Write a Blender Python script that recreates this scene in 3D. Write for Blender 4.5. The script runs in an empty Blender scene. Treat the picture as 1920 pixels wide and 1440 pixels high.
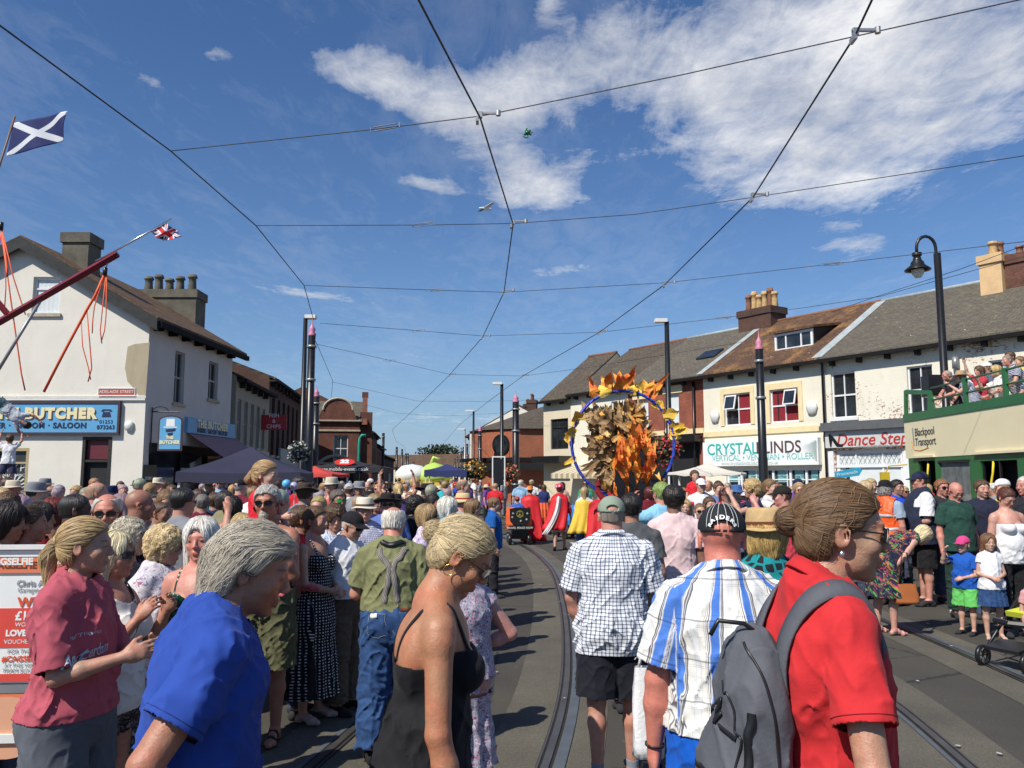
import bpy,math,random
import numpy as np
from mathutils import Vector,Matrix
from mathutils.bvhtree import BVHTree
R=math.radians
PI=math.pi
scene=bpy.context.scene
col=scene.collection
# camera
CH=1.80
PITCH=R(6.56)
FPX=1540.0
cam_d=bpy.data.cameras.new("camera")
cam=bpy.data.objects.new("camera",cam_d)
col.objects.link(cam)
cam.location=(0,0,CH)
cam.rotation_euler=(PI/2+PITCH,0,0)
cam_d.sensor_width=36.0
cam_d.lens=36.0*FPX/1920.0
cam_d.clip_start=0.05
cam_d.clip_end=3000
scene.camera=cam
scene.render.resolution_x=1024
scene.render.resolution_y=768
def ray(px,py):
 u=(px-960)/FPX;w=(720-py)/FPX
 c,s=math.cos(PITCH),math.sin(PITCH)
 y=c-s*w;z=s+c*w
 return u/y,z/y
def at(px,py,Y):
 a,b=ray(px,py)
 return Vector((a*Y,Y,CH+b*Y))
def at_h(px,py,h):
 a,b=ray(px,py)
 Y=(h-CH)/b
 return Vector((a*Y,Y,h))
 # sky and sun
SUN_DIR=Vector((0.68,0.73,0)).normalized()
SUN_EL=R(47)
sun_d=bpy.data.lights.new("sun",'SUN')
sun=bpy.data.objects.new("sun",sun_d)
col.objects.link(sun)
travel=Vector((SUN_DIR.x*math.cos(SUN_EL),SUN_DIR.y*math.cos(SUN_EL),-math.sin(SUN_EL)))
sun.rotation_euler=travel.to_track_quat('-Z','Y').to_euler()
sun_d.energy=5.0
sun_d.angle=R(0.5)
sun_d.color=(1.0,0.945,0.85)
world=bpy.data.worlds.new("World")
scene.world=world
world.use_nodes=True
wn,wl=world.node_tree.nodes,world.node_tree.links
wn.clear()
w_out=wn.new('ShaderNodeOutputWorld');w_bg=wn.new('ShaderNodeBackground')
w_bg.inputs[1].default_value=0.074
sky=wn.new('ShaderNodeTexSky');sky.sky_type='NISHITA';sky.sun_disc=False
sky.sun_elevation=SUN_EL
sky.sun_rotation=math.atan2(-SUN_DIR.x,-SUN_DIR.y)
sky.altitude=0;sky.air_density=1.1;sky.dust_density=0.12;sky.ozone_density=4.0
tc=wn.new('ShaderNodeTexCoord')
sep=wn.new('ShaderNodeSeparateXYZ');wl.new(tc.outputs['Generated'],sep.inputs[0])
def wmath(op,a,b=None,c=None,clamp=False):
 n=wn.new('ShaderNodeMath');n.operation=op;n.use_clamp=clamp
 for i,v in enumerate((a,b,c)):
  if v is None:continue
  if isinstance(v,(int,float)):n.inputs[i].default_value=v
  else:wl.new(v,n.inputs[i])
 return n.outputs[0]
zc=wmath('MAXIMUM',sep.outputs[2],0.015)
cx=wmath('DIVIDE',sep.outputs[0],zc);cy=wmath('DIVIDE',sep.outputs[1],zc)
comb=wn.new('ShaderNodeCombineXYZ');wl.new(cx,comb.inputs[0]);wl.new(cy,comb.inputs[1])
def wnoise(scale,detail,rough,dist=0.0,sc=(1,1,1),rot=0.0,off=(0,0,0)):
 m=wn.new('ShaderNodeMapping');m.inputs['Scale'].default_value=sc
 m.inputs['Rotation'].default_value=(0,0,rot);m.inputs['Location'].default_value=off
 wl.new(comb.outputs[0],m.inputs[0])
 n=wn.new('ShaderNodeTexNoise');n.inputs['Scale'].default_value=scale
 n.inputs['Detail'].default_value=detail;n.inputs['Roughness'].default_value=rough
 n.inputs['Distortion'].default_value=dist
 wl.new(m.outputs[0],n.inputs['Vector']);return n.outputs[0]
def sky_xy(px,py):
 a,b=ray(px,py);return a/b,1.0/b
def blob(px,py,rx,ry,rot=0.0,amp=1.0):
 """soft elliptical region of the cloud plane"""
 X,Y=sky_xy(px,py)
 dx=wmath('SUBTRACT',cx,X);dy=wmath('SUBTRACT',cy,Y)
 c,s=math.cos(rot),math.sin(rot)
 a=wmath('ADD',wmath('MULTIPLY',dx,c/rx),wmath('MULTIPLY',dy,s/rx))
 b=wmath('ADD',wmath('MULTIPLY',dx,-s/ry),wmath('MULTIPLY',dy,c/ry))
 r2=wmath('ADD',wmath('MULTIPLY',a,a),wmath('MULTIPLY',b,b))
 e=wmath('POWER',2.718,wmath('MULTIPLY',r2,-1.0))
 return wmath('MULTIPLY',e,amp)
blobs=None
def seg_blob(p0,p1,wid,amp=1.0):
 a=Vector(sky_xy(*p0));b=Vector(sky_xy(*p1));c=(a+b)/2;d=b-a
 X,Y=c
 rot=math.atan2(d.y,d.x);rx=d.length/2;ry=wid
 dx=wmath('SUBTRACT',cx,X);dy=wmath('SUBTRACT',cy,Y)
 cc,s=math.cos(rot),math.sin(rot)
 aa=wmath('ADD',wmath('MULTIPLY',dx,cc/rx),wmath('MULTIPLY',dy,s/rx))
 bb=wmath('ADD',wmath('MULTIPLY',dx,-s/ry),wmath('MULTIPLY',dy,cc/ry))
 r2=wmath('ADD',wmath('MULTIPLY',aa,aa),wmath('MULTIPLY',bb,bb))
 return wmath('MULTIPLY',wmath('POWER',2.718,wmath('MULTIPLY',r2,-1.0)),amp)
masks=[seg_blob((1150,120),(2050,60),0.42,1.2),seg_blob((1180,300),(2050,190),0.50,1.0),seg_blob((1300,400),(1800,340),0.35,0.75),seg_blob((1500,470),(1700,450),0.30,0.85),seg_blob((500,20),(930,290),0.14,1.0),seg_blob((340,70),(470,125),0.09,0.85),seg_blob((860,110),(990,250),0.16,0.85),seg_blob((930,310),(1080,400),0.22,1.0),seg_blob((1000,0),(1100,200),0.2,0.7),seg_blob((740,330),(860,365),0.08,0.9),seg_blob((200,60),(320,190),0.06,0.7),seg_blob((380,520),(760,580),0.16,0.75),seg_blob((950,520),(1200,480),0.18,0.7),seg_blob((500,780),(1150,790),3.0,0.62),seg_blob((640,700),(900,660),0.6,0.5),seg_blob((1000,10),(1050,20),0.06,0.5),]
msum=masks[0]
for m_ in masks[1:]:msum=wmath('ADD',msum,m_)
n1=wnoise(1.9,12,0.62,0.4,(1,1.0,1),0.5,(3.1,1.7,0))
n2=wnoise(9.0,10,0.70,0.5,(1.0,0.40,1),-0.5,(7.3,0.2,0))
n3=wnoise(8.5,12,0.70,0.8,(1,0.8,1),0.2,(1.3,5.2,0))
nn=wmath('ADD',wmath('ADD',wmath('MULTIPLY',n1,0.52),wmath('MULTIPLY',n2,0.26)),wmath('MULTIPLY',n3,0.22))
nz=wmath('MULTIPLY',wmath('SUBTRACT',nn,0.5),3.7)
mm=wmath('MINIMUM',msum,1.12)
dens=wmath('SUBTRACT',wmath('ADD',nz,wmath('MULTIPLY',mm,1.10)),0.66)
veil=wmath('MULTIPLY',wmath('SUBTRACT',wmath('ADD',wmath('MULTIPLY',n2,0.5),wmath('MULTIPLY',wnoise(0.9,6,0.6,0.6,(1,0.5,1),0.3,(5.5,2.2,0)),0.5)),0.47),2.6,clamp=True)
dens=wmath('ADD',wmath('MULTIPLY',dens,1.1,clamp=True),wmath('MULTIPLY',veil,0.15),clamp=True)
dens=wmath('POWER',dens,0.85)
cl_mix=wn.new('ShaderNodeMix');cl_mix.data_type='RGBA'
sky_gain=wn.new('ShaderNodeMix');sky_gain.data_type='RGBA';sky_gain.blend_type='MULTIPLY'
sky_gain.inputs[0].default_value=1.0
wl.new(sky.outputs[0],sky_gain.inputs[6]);sky_gain.inputs[7].default_value=(0.74,0.99,1.30,1)
shade=wnoise(1.5,5,0.6,0.2,(1,1,1),0.0,(1.3,4.4,0))
cl_col=wn.new('ShaderNodeMix');cl_col.data_type='RGBA'
wl.new(wmath('MULTIPLY',wmath('SUBTRACT',shade,0.35),3.0,clamp=True),cl_col.inputs[0])
cl_col.inputs[6].default_value=(7.6,7.9,8.6,1);cl_col.inputs[7].default_value=(12.6,12.6,12.7,1)
hz_=wn.new('ShaderNodeMix');hz_.data_type='RGBA';wl.new(wmath('POWER',2.718,wmath('MULTIPLY',wmath('MAXIMUM',sep.outputs[2],0.0),-8.5)),hz_.inputs[0])
wl.new(sky_gain.outputs[2],hz_.inputs[6]);hz_.inputs[7].default_value=(4.1,5.8,8.0,1)
wl.new(dens,cl_mix.inputs[0]);wl.new(hz_.outputs[2],cl_mix.inputs[6]);wl.new(cl_col.outputs[2],cl_mix.inputs[7])
wl.new(cl_mix.outputs[2],w_bg.inputs[0]);wl.new(w_bg.outputs[0],w_out.inputs[0])
vs=scene.view_settings
vs.view_transform='Standard';vs.look='None';vs.exposure=0.12;vs.gamma=1.0;vs.use_curve_mapping=False
scene.cycles.max_bounces=5
scene.cycles.diffuse_bounces=3
scene.cycles.use_denoising=True
scene.cycles.use_adaptive_sampling=True
scene.cycles.adaptive_threshold=0.02
# helpers: objects
def meta(o,label=None,cat=None,group=None,kind=None):
 if label:o['label']=label
 if cat:o['category']=cat
 if group:o['group']=group
 if kind:o['kind']=kind
 return o
def empty(name,loc=(0,0,0),rz=0.0,label=None,cat=None,group=None):
 o=bpy.data.objects.new(name,None);col.objects.link(o)
 o.location=loc;o.rotation_euler=(0,0,rz);o.empty_display_size=0.1
 return meta(o,label,cat,group)
def link_mesh(name,me,mat=None,parent=None,smooth=False):
 o=bpy.data.objects.new(name,me);col.objects.link(o)
 if mat is not None:
  for m in(mat if isinstance(mat,(list,tuple))else[mat]):me.materials.append(m)
 if parent is not None:o.parent=parent
 if smooth:me.polygons.foreach_set('use_smooth',[True]*len(me.polygons))
 return o
def copy_tree(o,parent=None):
 c=o.copy();col.objects.link(c)
 if parent is not None:c.parent=parent
 for ch in list(o.children):copy_tree(ch,c)
 return c
class MB:
 """collects polygons, then builds one mesh object"""
 def __init__(s):s.v=[];s.f=[];s.m=[];s.mi=0
 def add(s,vs,fs):
  b=len(s.v);s.v+=[tuple(v)for v in vs]
  for f in fs:s.f.append(tuple(i+b for i in f));s.m.append(s.mi)
  return s
 def box(s,c,d,rz=0.0,rx=0.0,ry=0.0,bev=0.0):
  """centre, full dims"""
  hx,hy,hz=d[0]/2,d[1]/2,d[2]/2
  M=Matrix.Rotation(rz,3,'Z')@Matrix.Rotation(ry,3,'Y')@Matrix.Rotation(rx,3,'X')
  vs=[M@Vector((x,y,z))+Vector(c)for x in(-hx,hx)for y in(-hy,hy)for z in(-hz,hz)]
  return s.add(vs,[(0,1,3,2),(4,6,7,5),(0,4,5,1),(2,3,7,6),(0,2,6,4),(1,5,7,3)])
 def bx(s,x0,x1,y0,y1,z0,z1):
  return s.box(((x0+x1)/2,(y0+y1)/2,(z0+z1)/2),(abs(x1-x0),abs(y1-y0),abs(z1-z0)))
 def quad(s,a,b,c,d):return s.add([a,b,c,d],[(0,1,2,3)])
 def poly(s,pts):return s.add(pts,[tuple(range(len(pts)))])
 def prism(s,pts,off):
  """extrude polygon pts by vector off"""
  n=len(pts);off=Vector(off)
  vs=[Vector(p)for p in pts]+[Vector(p)+off for p in pts]
  fs=[tuple(range(n))[::-1],tuple(range(n,2*n))]+[(i,(i+1)%n,n+(i+1)%n,n+i)for i in range(n)]
  return s.add(vs,fs)
 def tube(s,pts,r,n=8,caps=True):
  """tube along points; r a number or list"""
  pts=[Vector(p)for p in pts];N=len(pts)
  rs=r if isinstance(r,(list,tuple))else[r]*N
  up=Vector((0,0,1));ring=[]
  d0=(pts[1]-pts[0]).normalized()
  if abs(d0.z)>0.95:up=Vector((1,0,0))
  a=d0.cross(up).normalized()
  for i,p in enumerate(pts):
   d=(pts[min(i+1,N-1)]-pts[max(i-1,0)])
   if d.length<1e-9:d=d0
   d.normalize()
   a=(a-d*a.dot(d))
   if a.length<1e-6:a=d.orthogonal()
   a.normalize();b=d.cross(a)
   ring.append([p+(a*math.cos(2*PI*k/n)+b*math.sin(2*PI*k/n))*rs[i]for k in range(n)])
  vs=[v for rr in ring for v in rr]
  fs=[(i*n+k,i*n+(k+1)%n,(i+1)*n+(k+1)%n,(i+1)*n+k)for i in range(N-1)for k in range(n)]
  if caps:fs+=[tuple(range(n))[::-1],tuple(range((N-1)*n,N*n))]
  return s.add(vs,fs)
 def lathe(s,prof,c=(0,0,0),n=20,M=None):
  """prof: list of (r, z)"""
  c=Vector(c);vs=[]
  for(r,z)in prof:
   for k in range(n):
    p=Vector((r*math.cos(2*PI*k/n),r*math.sin(2*PI*k/n),z))
    if M is not None:p=M@p
    vs.append(p+c)
  L=len(prof)
  fs=[(i*n+k,i*n+(k+1)%n,(i+1)*n+(k+1)%n,(i+1)*n+k)for i in range(L-1)for k in range(n)]
  return s.add(vs,fs)
 def build(s,name,mat=None,parent=None,smooth=False,uv=None):
  me=bpy.data.meshes.new(name);me.from_pydata(s.v,[],s.f)
  if any(s.m):me.polygons.foreach_set('material_index',s.m)
  me.update()
  o=link_mesh(name,me,mat,parent,smooth)
  return o
def rot_z(v,a):
 c,s=math.cos(a),math.sin(a);return Vector((v[0]*c-v[1]*s,v[0]*s+v[1]*c,v[2]))
 # materials
def _mat(name):
 m=bpy.data.materials.new(name);m.use_nodes=True
 nt=m.node_tree;b=nt.nodes['Principled BSDF']
 return m,nt,b
def nd(nt,t,**kw):
 n=nt.nodes.new(t)
 for k,v in kw.items():
  if k.startswith('i_'):n.inputs[k[2:].replace('_',' ')].default_value=v
  else:setattr(n,k,v)
 return n
def ramp(nt,src,stops):
 r=nt.nodes.new('ShaderNodeValToRGB');e=r.color_ramp.elements
 while len(e)<len(stops):e.new(0.5)
 for k,(p,c)in enumerate(stops):
  e[k].position=p;e[k].color=(*c,1)if len(c)==3 else c
 nt.links.new(src,r.inputs[0]);return r.outputs[0]
def mixc(nt,fac,a,b,mode='MIX'):
 n=nt.nodes.new('ShaderNodeMix');n.data_type='RGBA';n.blend_type=mode
 for i,v in((0,fac),(6,a),(7,b)):
  if isinstance(v,(int,float)):n.inputs[i].default_value=v
  elif isinstance(v,tuple):n.inputs[i].default_value=(*v,1)if len(v)==3 else v
  else:nt.links.new(v,n.inputs[i])
 return n.outputs[2]
def nmath(nt,op,a,b=None,c=None,clamp=False):
 n=nt.nodes.new('ShaderNodeMath');n.operation=op;n.use_clamp=clamp
 for i,v in enumerate((a,b,c)):
  if v is None:continue
  if isinstance(v,(int,float)):n.inputs[i].default_value=v
  else:nt.links.new(v,n.inputs[i])
 return n.outputs[0]
def coords(nt,kind='Object',scale=(1,1,1),rot=(0,0,0),loc=(0,0,0)):
 t=nt.nodes.new('ShaderNodeTexCoord');m=nt.nodes.new('ShaderNodeMapping')
 m.inputs['Scale'].default_value=scale;m.inputs['Rotation'].default_value=rot;m.inputs['Location'].default_value=loc
 nt.links.new(t.outputs[kind],m.inputs[0]);return m.outputs[0]
def noise(nt,vec,scale,detail=4,rough=0.55,dist=0.0):
 n=nd(nt,'ShaderNodeTexNoise');n.inputs['Scale'].default_value=scale;n.inputs['Detail'].default_value=detail
 n.inputs['Roughness'].default_value=rough;n.inputs['Distortion'].default_value=dist
 if vec is not None:nt.links.new(vec,n.inputs['Vector'])
 return n.outputs[0]
def bump(nt,b,h,strength=0.3,dist=0.01):
 n=nd(nt,'ShaderNodeBump');n.inputs['Strength'].default_value=strength;n.inputs['Distance'].default_value=dist
 nt.links.new(h,n.inputs['Height']);nt.links.new(n.outputs[0],b.inputs['Normal'])
_cache={}
def plain(name,c,rough=0.6,metal=0.0,var=0.12,scale=6.0,bmp=0.0,spec=0.5):
 """a colour with slow dirt variation"""
 key=(name,c,rough)
 if key in _cache:return _cache[key]
 m,nt,b=_mat(name)
 v=coords(nt)
 n=noise(nt,v,scale,6,0.6)
 lo=tuple(x*(1-var)for x in c);hi=tuple(min(1,x*(1+var))for x in c)
 nt.links.new(ramp(nt,n,[(0.3,lo),(0.7,hi)]),b.inputs['Base Color'])
 b.inputs['Roughness'].default_value=rough;b.inputs['Metallic'].default_value=metal
 b.inputs['Specular IOR Level'].default_value=spec
 if bmp:bump(nt,b,noise(nt,v,scale*8,5),bmp,0.01)
 _cache[key]=m;return m
 # implicit surfaces
rng=np.random.RandomState(7)
_T=rng.rand(32,32,32).astype(np.float32)*2-1
def vnoise(p):
 """smooth value noise, p (n,3) -> (n,) in -1..1"""
 q=np.floor(p).astype(np.int32);f=(p-q).astype(np.float32);f=f*f*(3-2*f);q&=31
 x0,y0,z0=q[:,0],q[:,1],q[:,2];x1=(x0+1)&31;y1=(y0+1)&31;z1=(z0+1)&31
 fx,fy,fz=f[:,0],f[:,1],f[:,2]
 a=_T[x0,y0,z0]*(1-fx)+_T[x1,y0,z0]*fx;b=_T[x0,y1,z0]*(1-fx)+_T[x1,y1,z0]*fx
 c=_T[x0,y0,z1]*(1-fx)+_T[x1,y0,z1]*fx;d=_T[x0,y1,z1]*(1-fx)+_T[x1,y1,z1]*fx
 return(a*(1-fy)+b*fy)*(1-fz)+(c*(1-fy)+d*fy)*fz
def smin(a,b,k):
 h=np.clip(0.5+0.5*(b-a)/k,0,1);return b+(a-b)*h-k*h*(1-h)
def smax(a,b,k):return-smin(-a,-b,k)
A=lambda*v:np.array(v,dtype=np.float32)
def cone(p,a,b,ra,rb):
 """capsule with two radii"""
 ba=b-a;L=float(ba@ba)+1e-9
 pa=p-a;h=np.clip((pa@ba)/L,0,1)
 return np.sqrt(np.maximum(((pa-h[:,None]*ba)**2).sum(1),1e-12))-(ra+(rb-ra)*h)
def ell(p,c,r,Rm=None):
 q=p-c
 if Rm is not None:q=q@Rm
 r=np.asarray(r,dtype=np.float32)
 k0=np.sqrt(((q/r)**2).sum(1))+1e-9;k1=np.sqrt(((q/(r*r))**2).sum(1))+1e-9
 return k0*(k0-1)/k1
def rotm(rx=0,ry=0,rz=0):
 return np.array(Matrix.Rotation(rz,3,'Z')@Matrix.Rotation(ry,3,'Y')@Matrix.Rotation(rx,3,'X'),dtype=np.float32)
def surface_nets(f,lo,hi,vox):
 lo=np.asarray(lo,np.float32);hi=np.asarray(hi,np.float32)
 C=4
 nc=np.ceil((hi-lo)/(vox*C)).astype(int)+1
 ax=[lo[i]+np.arange(nc[i])*vox*C for i in range(3)]
 G=np.stack(np.meshgrid(*ax,indexing='ij'),-1).reshape(-1,3).astype(np.float32)
 Dc=f(G+vox*C*0.5-vox*0.5).reshape(nc)
 near=np.abs(Dc)<vox*C*1.25+0.012
 n=nc*C
 D=np.repeat(np.repeat(np.repeat(np.where(Dc<0,-1.0,1.0).astype(np.float32),C,0),C,1),C,2)
 blk=np.argwhere(near)
 if len(blk)==0:return np.zeros((0,3)),np.zeros((0,4),int)
 o=np.stack(np.meshgrid(*[np.arange(C)]*3,indexing='ij'),-1).reshape(-1,3)
 idx=(blk[:,None,:]*C+o[None]).reshape(-1,3)
 P=lo+idx.astype(np.float32)*vox
 out=np.empty(len(P),np.float32)
 for s in range(0,len(P),400000):out[s:s+400000]=f(P[s:s+400000])
 D[idx[:,0],idx[:,1],idx[:,2]]=out
 D[0]=1;D[-1]=1;D[:,0]=1;D[:,-1]=1;D[:,:,0]=1;D[:,:,-1]=1
 s=(D<0).astype(np.int8)
 cnt=np.zeros(np.array(s.shape)-1,np.int8)
 for a in(0,1):
  for b in(0,1):
   for c in(0,1):
    cnt+=s[a:s.shape[0]-1+a,b:s.shape[1]-1+b,c:s.shape[2]-1+c]
 cells=np.argwhere((cnt>0)&(cnt<8))
 if len(cells)==0:return np.zeros((0,3)),np.zeros((0,4),int)
 corners=np.array([(a,b,c)for a in(0,1)for b in(0,1)for c in(0,1)])
 cv=np.stack([D[tuple((cells+k).T)]for k in corners],1)
 acc=np.zeros((len(cells),3),np.float32);num=np.zeros(len(cells),np.float32)
 for i in range(8):
  for j in range(i+1,8):
   dd=corners[j]-corners[i]
   if np.abs(dd).sum()!=1:continue
   a,b=cv[:,i],cv[:,j];m=(a<0)!=(b<0)
   t=np.where(m,a/np.where(m,a-b,1),0)
   acc+=np.where(m[:,None],corners[i]+t[:,None]*dd,0);num+=m
 V=lo+(cells+acc/num[:,None])*vox
 ids=-np.ones(cnt.shape,np.int64);ids[tuple(cells.T)]=np.arange(len(cells))
 F=[]
 for axis in range(3):
  sl0=[slice(None)]*3;sl1=[slice(None)]*3
  sl0[axis]=slice(0,-1);sl1[axis]=slice(1,None)
  a,b=s[tuple(sl0)],s[tuple(sl1)]
  e=np.argwhere(a!=b)
  u,v=(axis+1)%3,(axis+2)%3
  e=e[(e[:,u]>0)&(e[:,v]>0)&(e[:,u]<cnt.shape[u])&(e[:,v]<cnt.shape[v])]
  du=np.zeros(3,int);du[u]=1;dv=np.zeros(3,int);dv[v]=1
  q=np.stack([ids[tuple((e-du-dv).T)],ids[tuple((e-dv).T)],ids[tuple(e.T)],ids[tuple((e-du).T)]],1)
  inside=s[tuple(e.T)]==1
  q[~inside]=q[~inside][:,::-1]
  F.append(q)
 F=np.concatenate(F);F=F[(F>=0).all(1)]
 return V,F
def np_mesh(name,V,F,colors=None,puv=None):
 me=bpy.data.meshes.new(name)
 me.vertices.add(len(V));me.vertices.foreach_set('co',np.asarray(V,np.float32).ravel())
 nf=len(F);k=F.shape[1]if nf else 4
 me.loops.add(nf*k);me.loops.foreach_set('vertex_index',F.ravel().astype(np.int32))
 me.polygons.add(nf);me.polygons.foreach_set('loop_start',np.arange(0,nf*k,k,dtype=np.int32))
 me.polygons.foreach_set('use_smooth',np.ones(nf,bool))
 if colors is not None:
  a=me.color_attributes.new('Col','FLOAT_COLOR','POINT')
  cc=np.ones((len(V),4),np.float32);cc[:,:3]=colors;a.data.foreach_set('color',cc.ravel())
 if puv is not None:
  a=me.attributes.new('puv','FLOAT_VECTOR','POINT');a.data.foreach_set('vector',np.asarray(puv,np.float32).ravel())
 me.update(calc_edges=True);return me
def drop_verts(V,F,kill,extra=None):
 keep=~kill;new=np.cumsum(keep)-1
 F2=F[keep[F].all(1)];F2=new[F2]
 return V[keep],F2,keep
def components(n,F):
 a=np.concatenate([F[:,0],F[:,1],F[:,2]]);b=np.concatenate([F[:,1],F[:,2],F[:,3]]);lab=np.arange(n)
 for _ in range(60):
  m=np.minimum(lab[a],lab[b]);new=lab.copy()
  np.minimum.at(new,lab[a],m);np.minimum.at(new,lab[b],m);np.minimum.at(new,a,m);np.minimum.at(new,b,m)
  new=new[new];new=new[new]
  if(new==lab).all():break
  lab=new
 return lab
def main_pieces(V,F,share=0.06):
 if len(F)==0:return V,F
 lab=components(len(V),F);u,c=np.unique(lab,return_counts=True)
 bad=u[c<share*len(V)]
 if len(bad)==0:return V,F
 V,F,_=drop_verts(V,F,np.isin(lab,bad));return V,F
def smooth_verts(V,F,it=1,lam=0.5):
 n=len(V)
 for _ in range(it):
  acc=np.zeros((n,3),np.float64);c=np.zeros(n)
  for i in range(4):
   a,b=F[:,i],F[:,(i+1)%4]
   for k in range(3):acc[:,k]+=np.bincount(a,V[b,k],n)+np.bincount(b,V[a,k],n)
   c+=np.bincount(a,minlength=n)+np.bincount(b,minlength=n)
  V=V+lam*(acc/np.maximum(c,1)[:,None]-V)
 return V
def grad(f,p,e=0.002):
 g=np.stack([f(p+A(e,0,0))-f(p-A(e,0,0)),f(p+A(0,e,0))-f(p-A(0,e,0)),f(p+A(0,0,e))-f(p-A(0,0,e))],1)
 return g/np.maximum(np.linalg.norm(g,axis=1),1e-6)[:,None]
def onto(f,p,off=0.0,it=4):
 p=np.asarray(p,np.float32).reshape(-1,3)
 for _ in range(it):
  p=p-(f(p)-off)[:,None]*grad(f,p)
 return p
 # people
def ev(x):return tuple(float(v)for v in x)
_,_snt,_sb=None,None,None
def make_skin():
 m,nt,b=_mat('skin')
 oi=nd(nt,'ShaderNodeObjectInfo');at_=nd(nt,'ShaderNodeAttribute',attribute_name='Col')
 v=coords(nt)
 n=noise(nt,v,34,7,0.7);n2=noise(nt,v,9,5,0.65)
 c=mixc(nt,1.0,oi.outputs['Color'],at_.outputs['Color'],'MULTIPLY')
 c=mixc(nt,1.0,c,ramp(nt,n,[(0.3,(0.84,0.77,0.74)),(0.7,(1.10,1.08,1.06))]),'MULTIPLY')
 c=mixc(nt,1.0,c,ramp(nt,n2,[(0.35,(1.08,0.84,0.80)),(0.65,(0.94,1.0,1.0))]),'MULTIPLY')
 nt.links.new(c,b.inputs['Base Color'])
 b.inputs['Roughness'].default_value=0.48
 b.inputs['Subsurface Weight'].default_value=0.10
 b.inputs['Subsurface Radius'].default_value=(1.0,0.35,0.18);b.inputs['Subsurface Scale'].default_value=0.012
 bump(nt,b,nmath(nt,'ADD',noise(nt,v,160,4,0.6),nmath(nt,'MULTIPLY',noise(nt,v,45,4,0.7),1.5)),0.35,0.004)
 return m
SKIN=make_skin()
def make_hair():
 m,nt,b=_mat('hair')
 oi=nd(nt,'ShaderNodeObjectInfo');at_=nd(nt,'ShaderNodeAttribute',attribute_name='puv')
 mp=nd(nt,'ShaderNodeMapping');mp.inputs['Scale'].default_value=(210,9,9);nt.links.new(at_.outputs['Vector'],mp.inputs[0])
 n=noise(nt,mp.outputs[0],1.0,5,0.7,0.4)
 mp2=nd(nt,'ShaderNodeMapping');mp2.inputs['Scale'].default_value=(55,5,5);nt.links.new(at_.outputs['Vector'],mp2.inputs[0])
 n2=noise(nt,mp2.outputs[0],1.0,3,0.6)
 c=mixc(nt,1.0,oi.outputs['Color'],ramp(nt,n,[(0.25,(0.45,0.42,0.40)),(0.75,(1.45,1.42,1.35))]),'MULTIPLY')
 c=mixc(nt,1.0,c,ramp(nt,n2,[(0.3,(0.62,0.60,0.58)),(0.7,(1.25,1.22,1.15))]),'MULTIPLY')
 nt.links.new(c,b.inputs['Base Color']);b.inputs['Roughness'].default_value=0.42
 b.inputs['Specular IOR Level'].default_value=0.55
 bump(nt,b,nmath(nt,'ADD',n,nmath(nt,'MULTIPLY',n2,1.5)),0.9,0.006)
 return m
HAIR=make_hair()
def make_strand():
 m,nt,b=_mat('hair_strand')
 oi=nd(nt,'ShaderNodeObjectInfo');at_=nd(nt,'ShaderNodeAttribute',attribute_name='Col')
 c=mixc(nt,1.0,oi.outputs['Color'],at_.outputs['Color'],'MULTIPLY')
 nt.links.new(c,b.inputs['Base Color']);b.inputs['Roughness'].default_value=0.5
 b.inputs['Specular IOR Level'].default_value=0.35
 return m
STRAND=make_strand()
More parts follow.
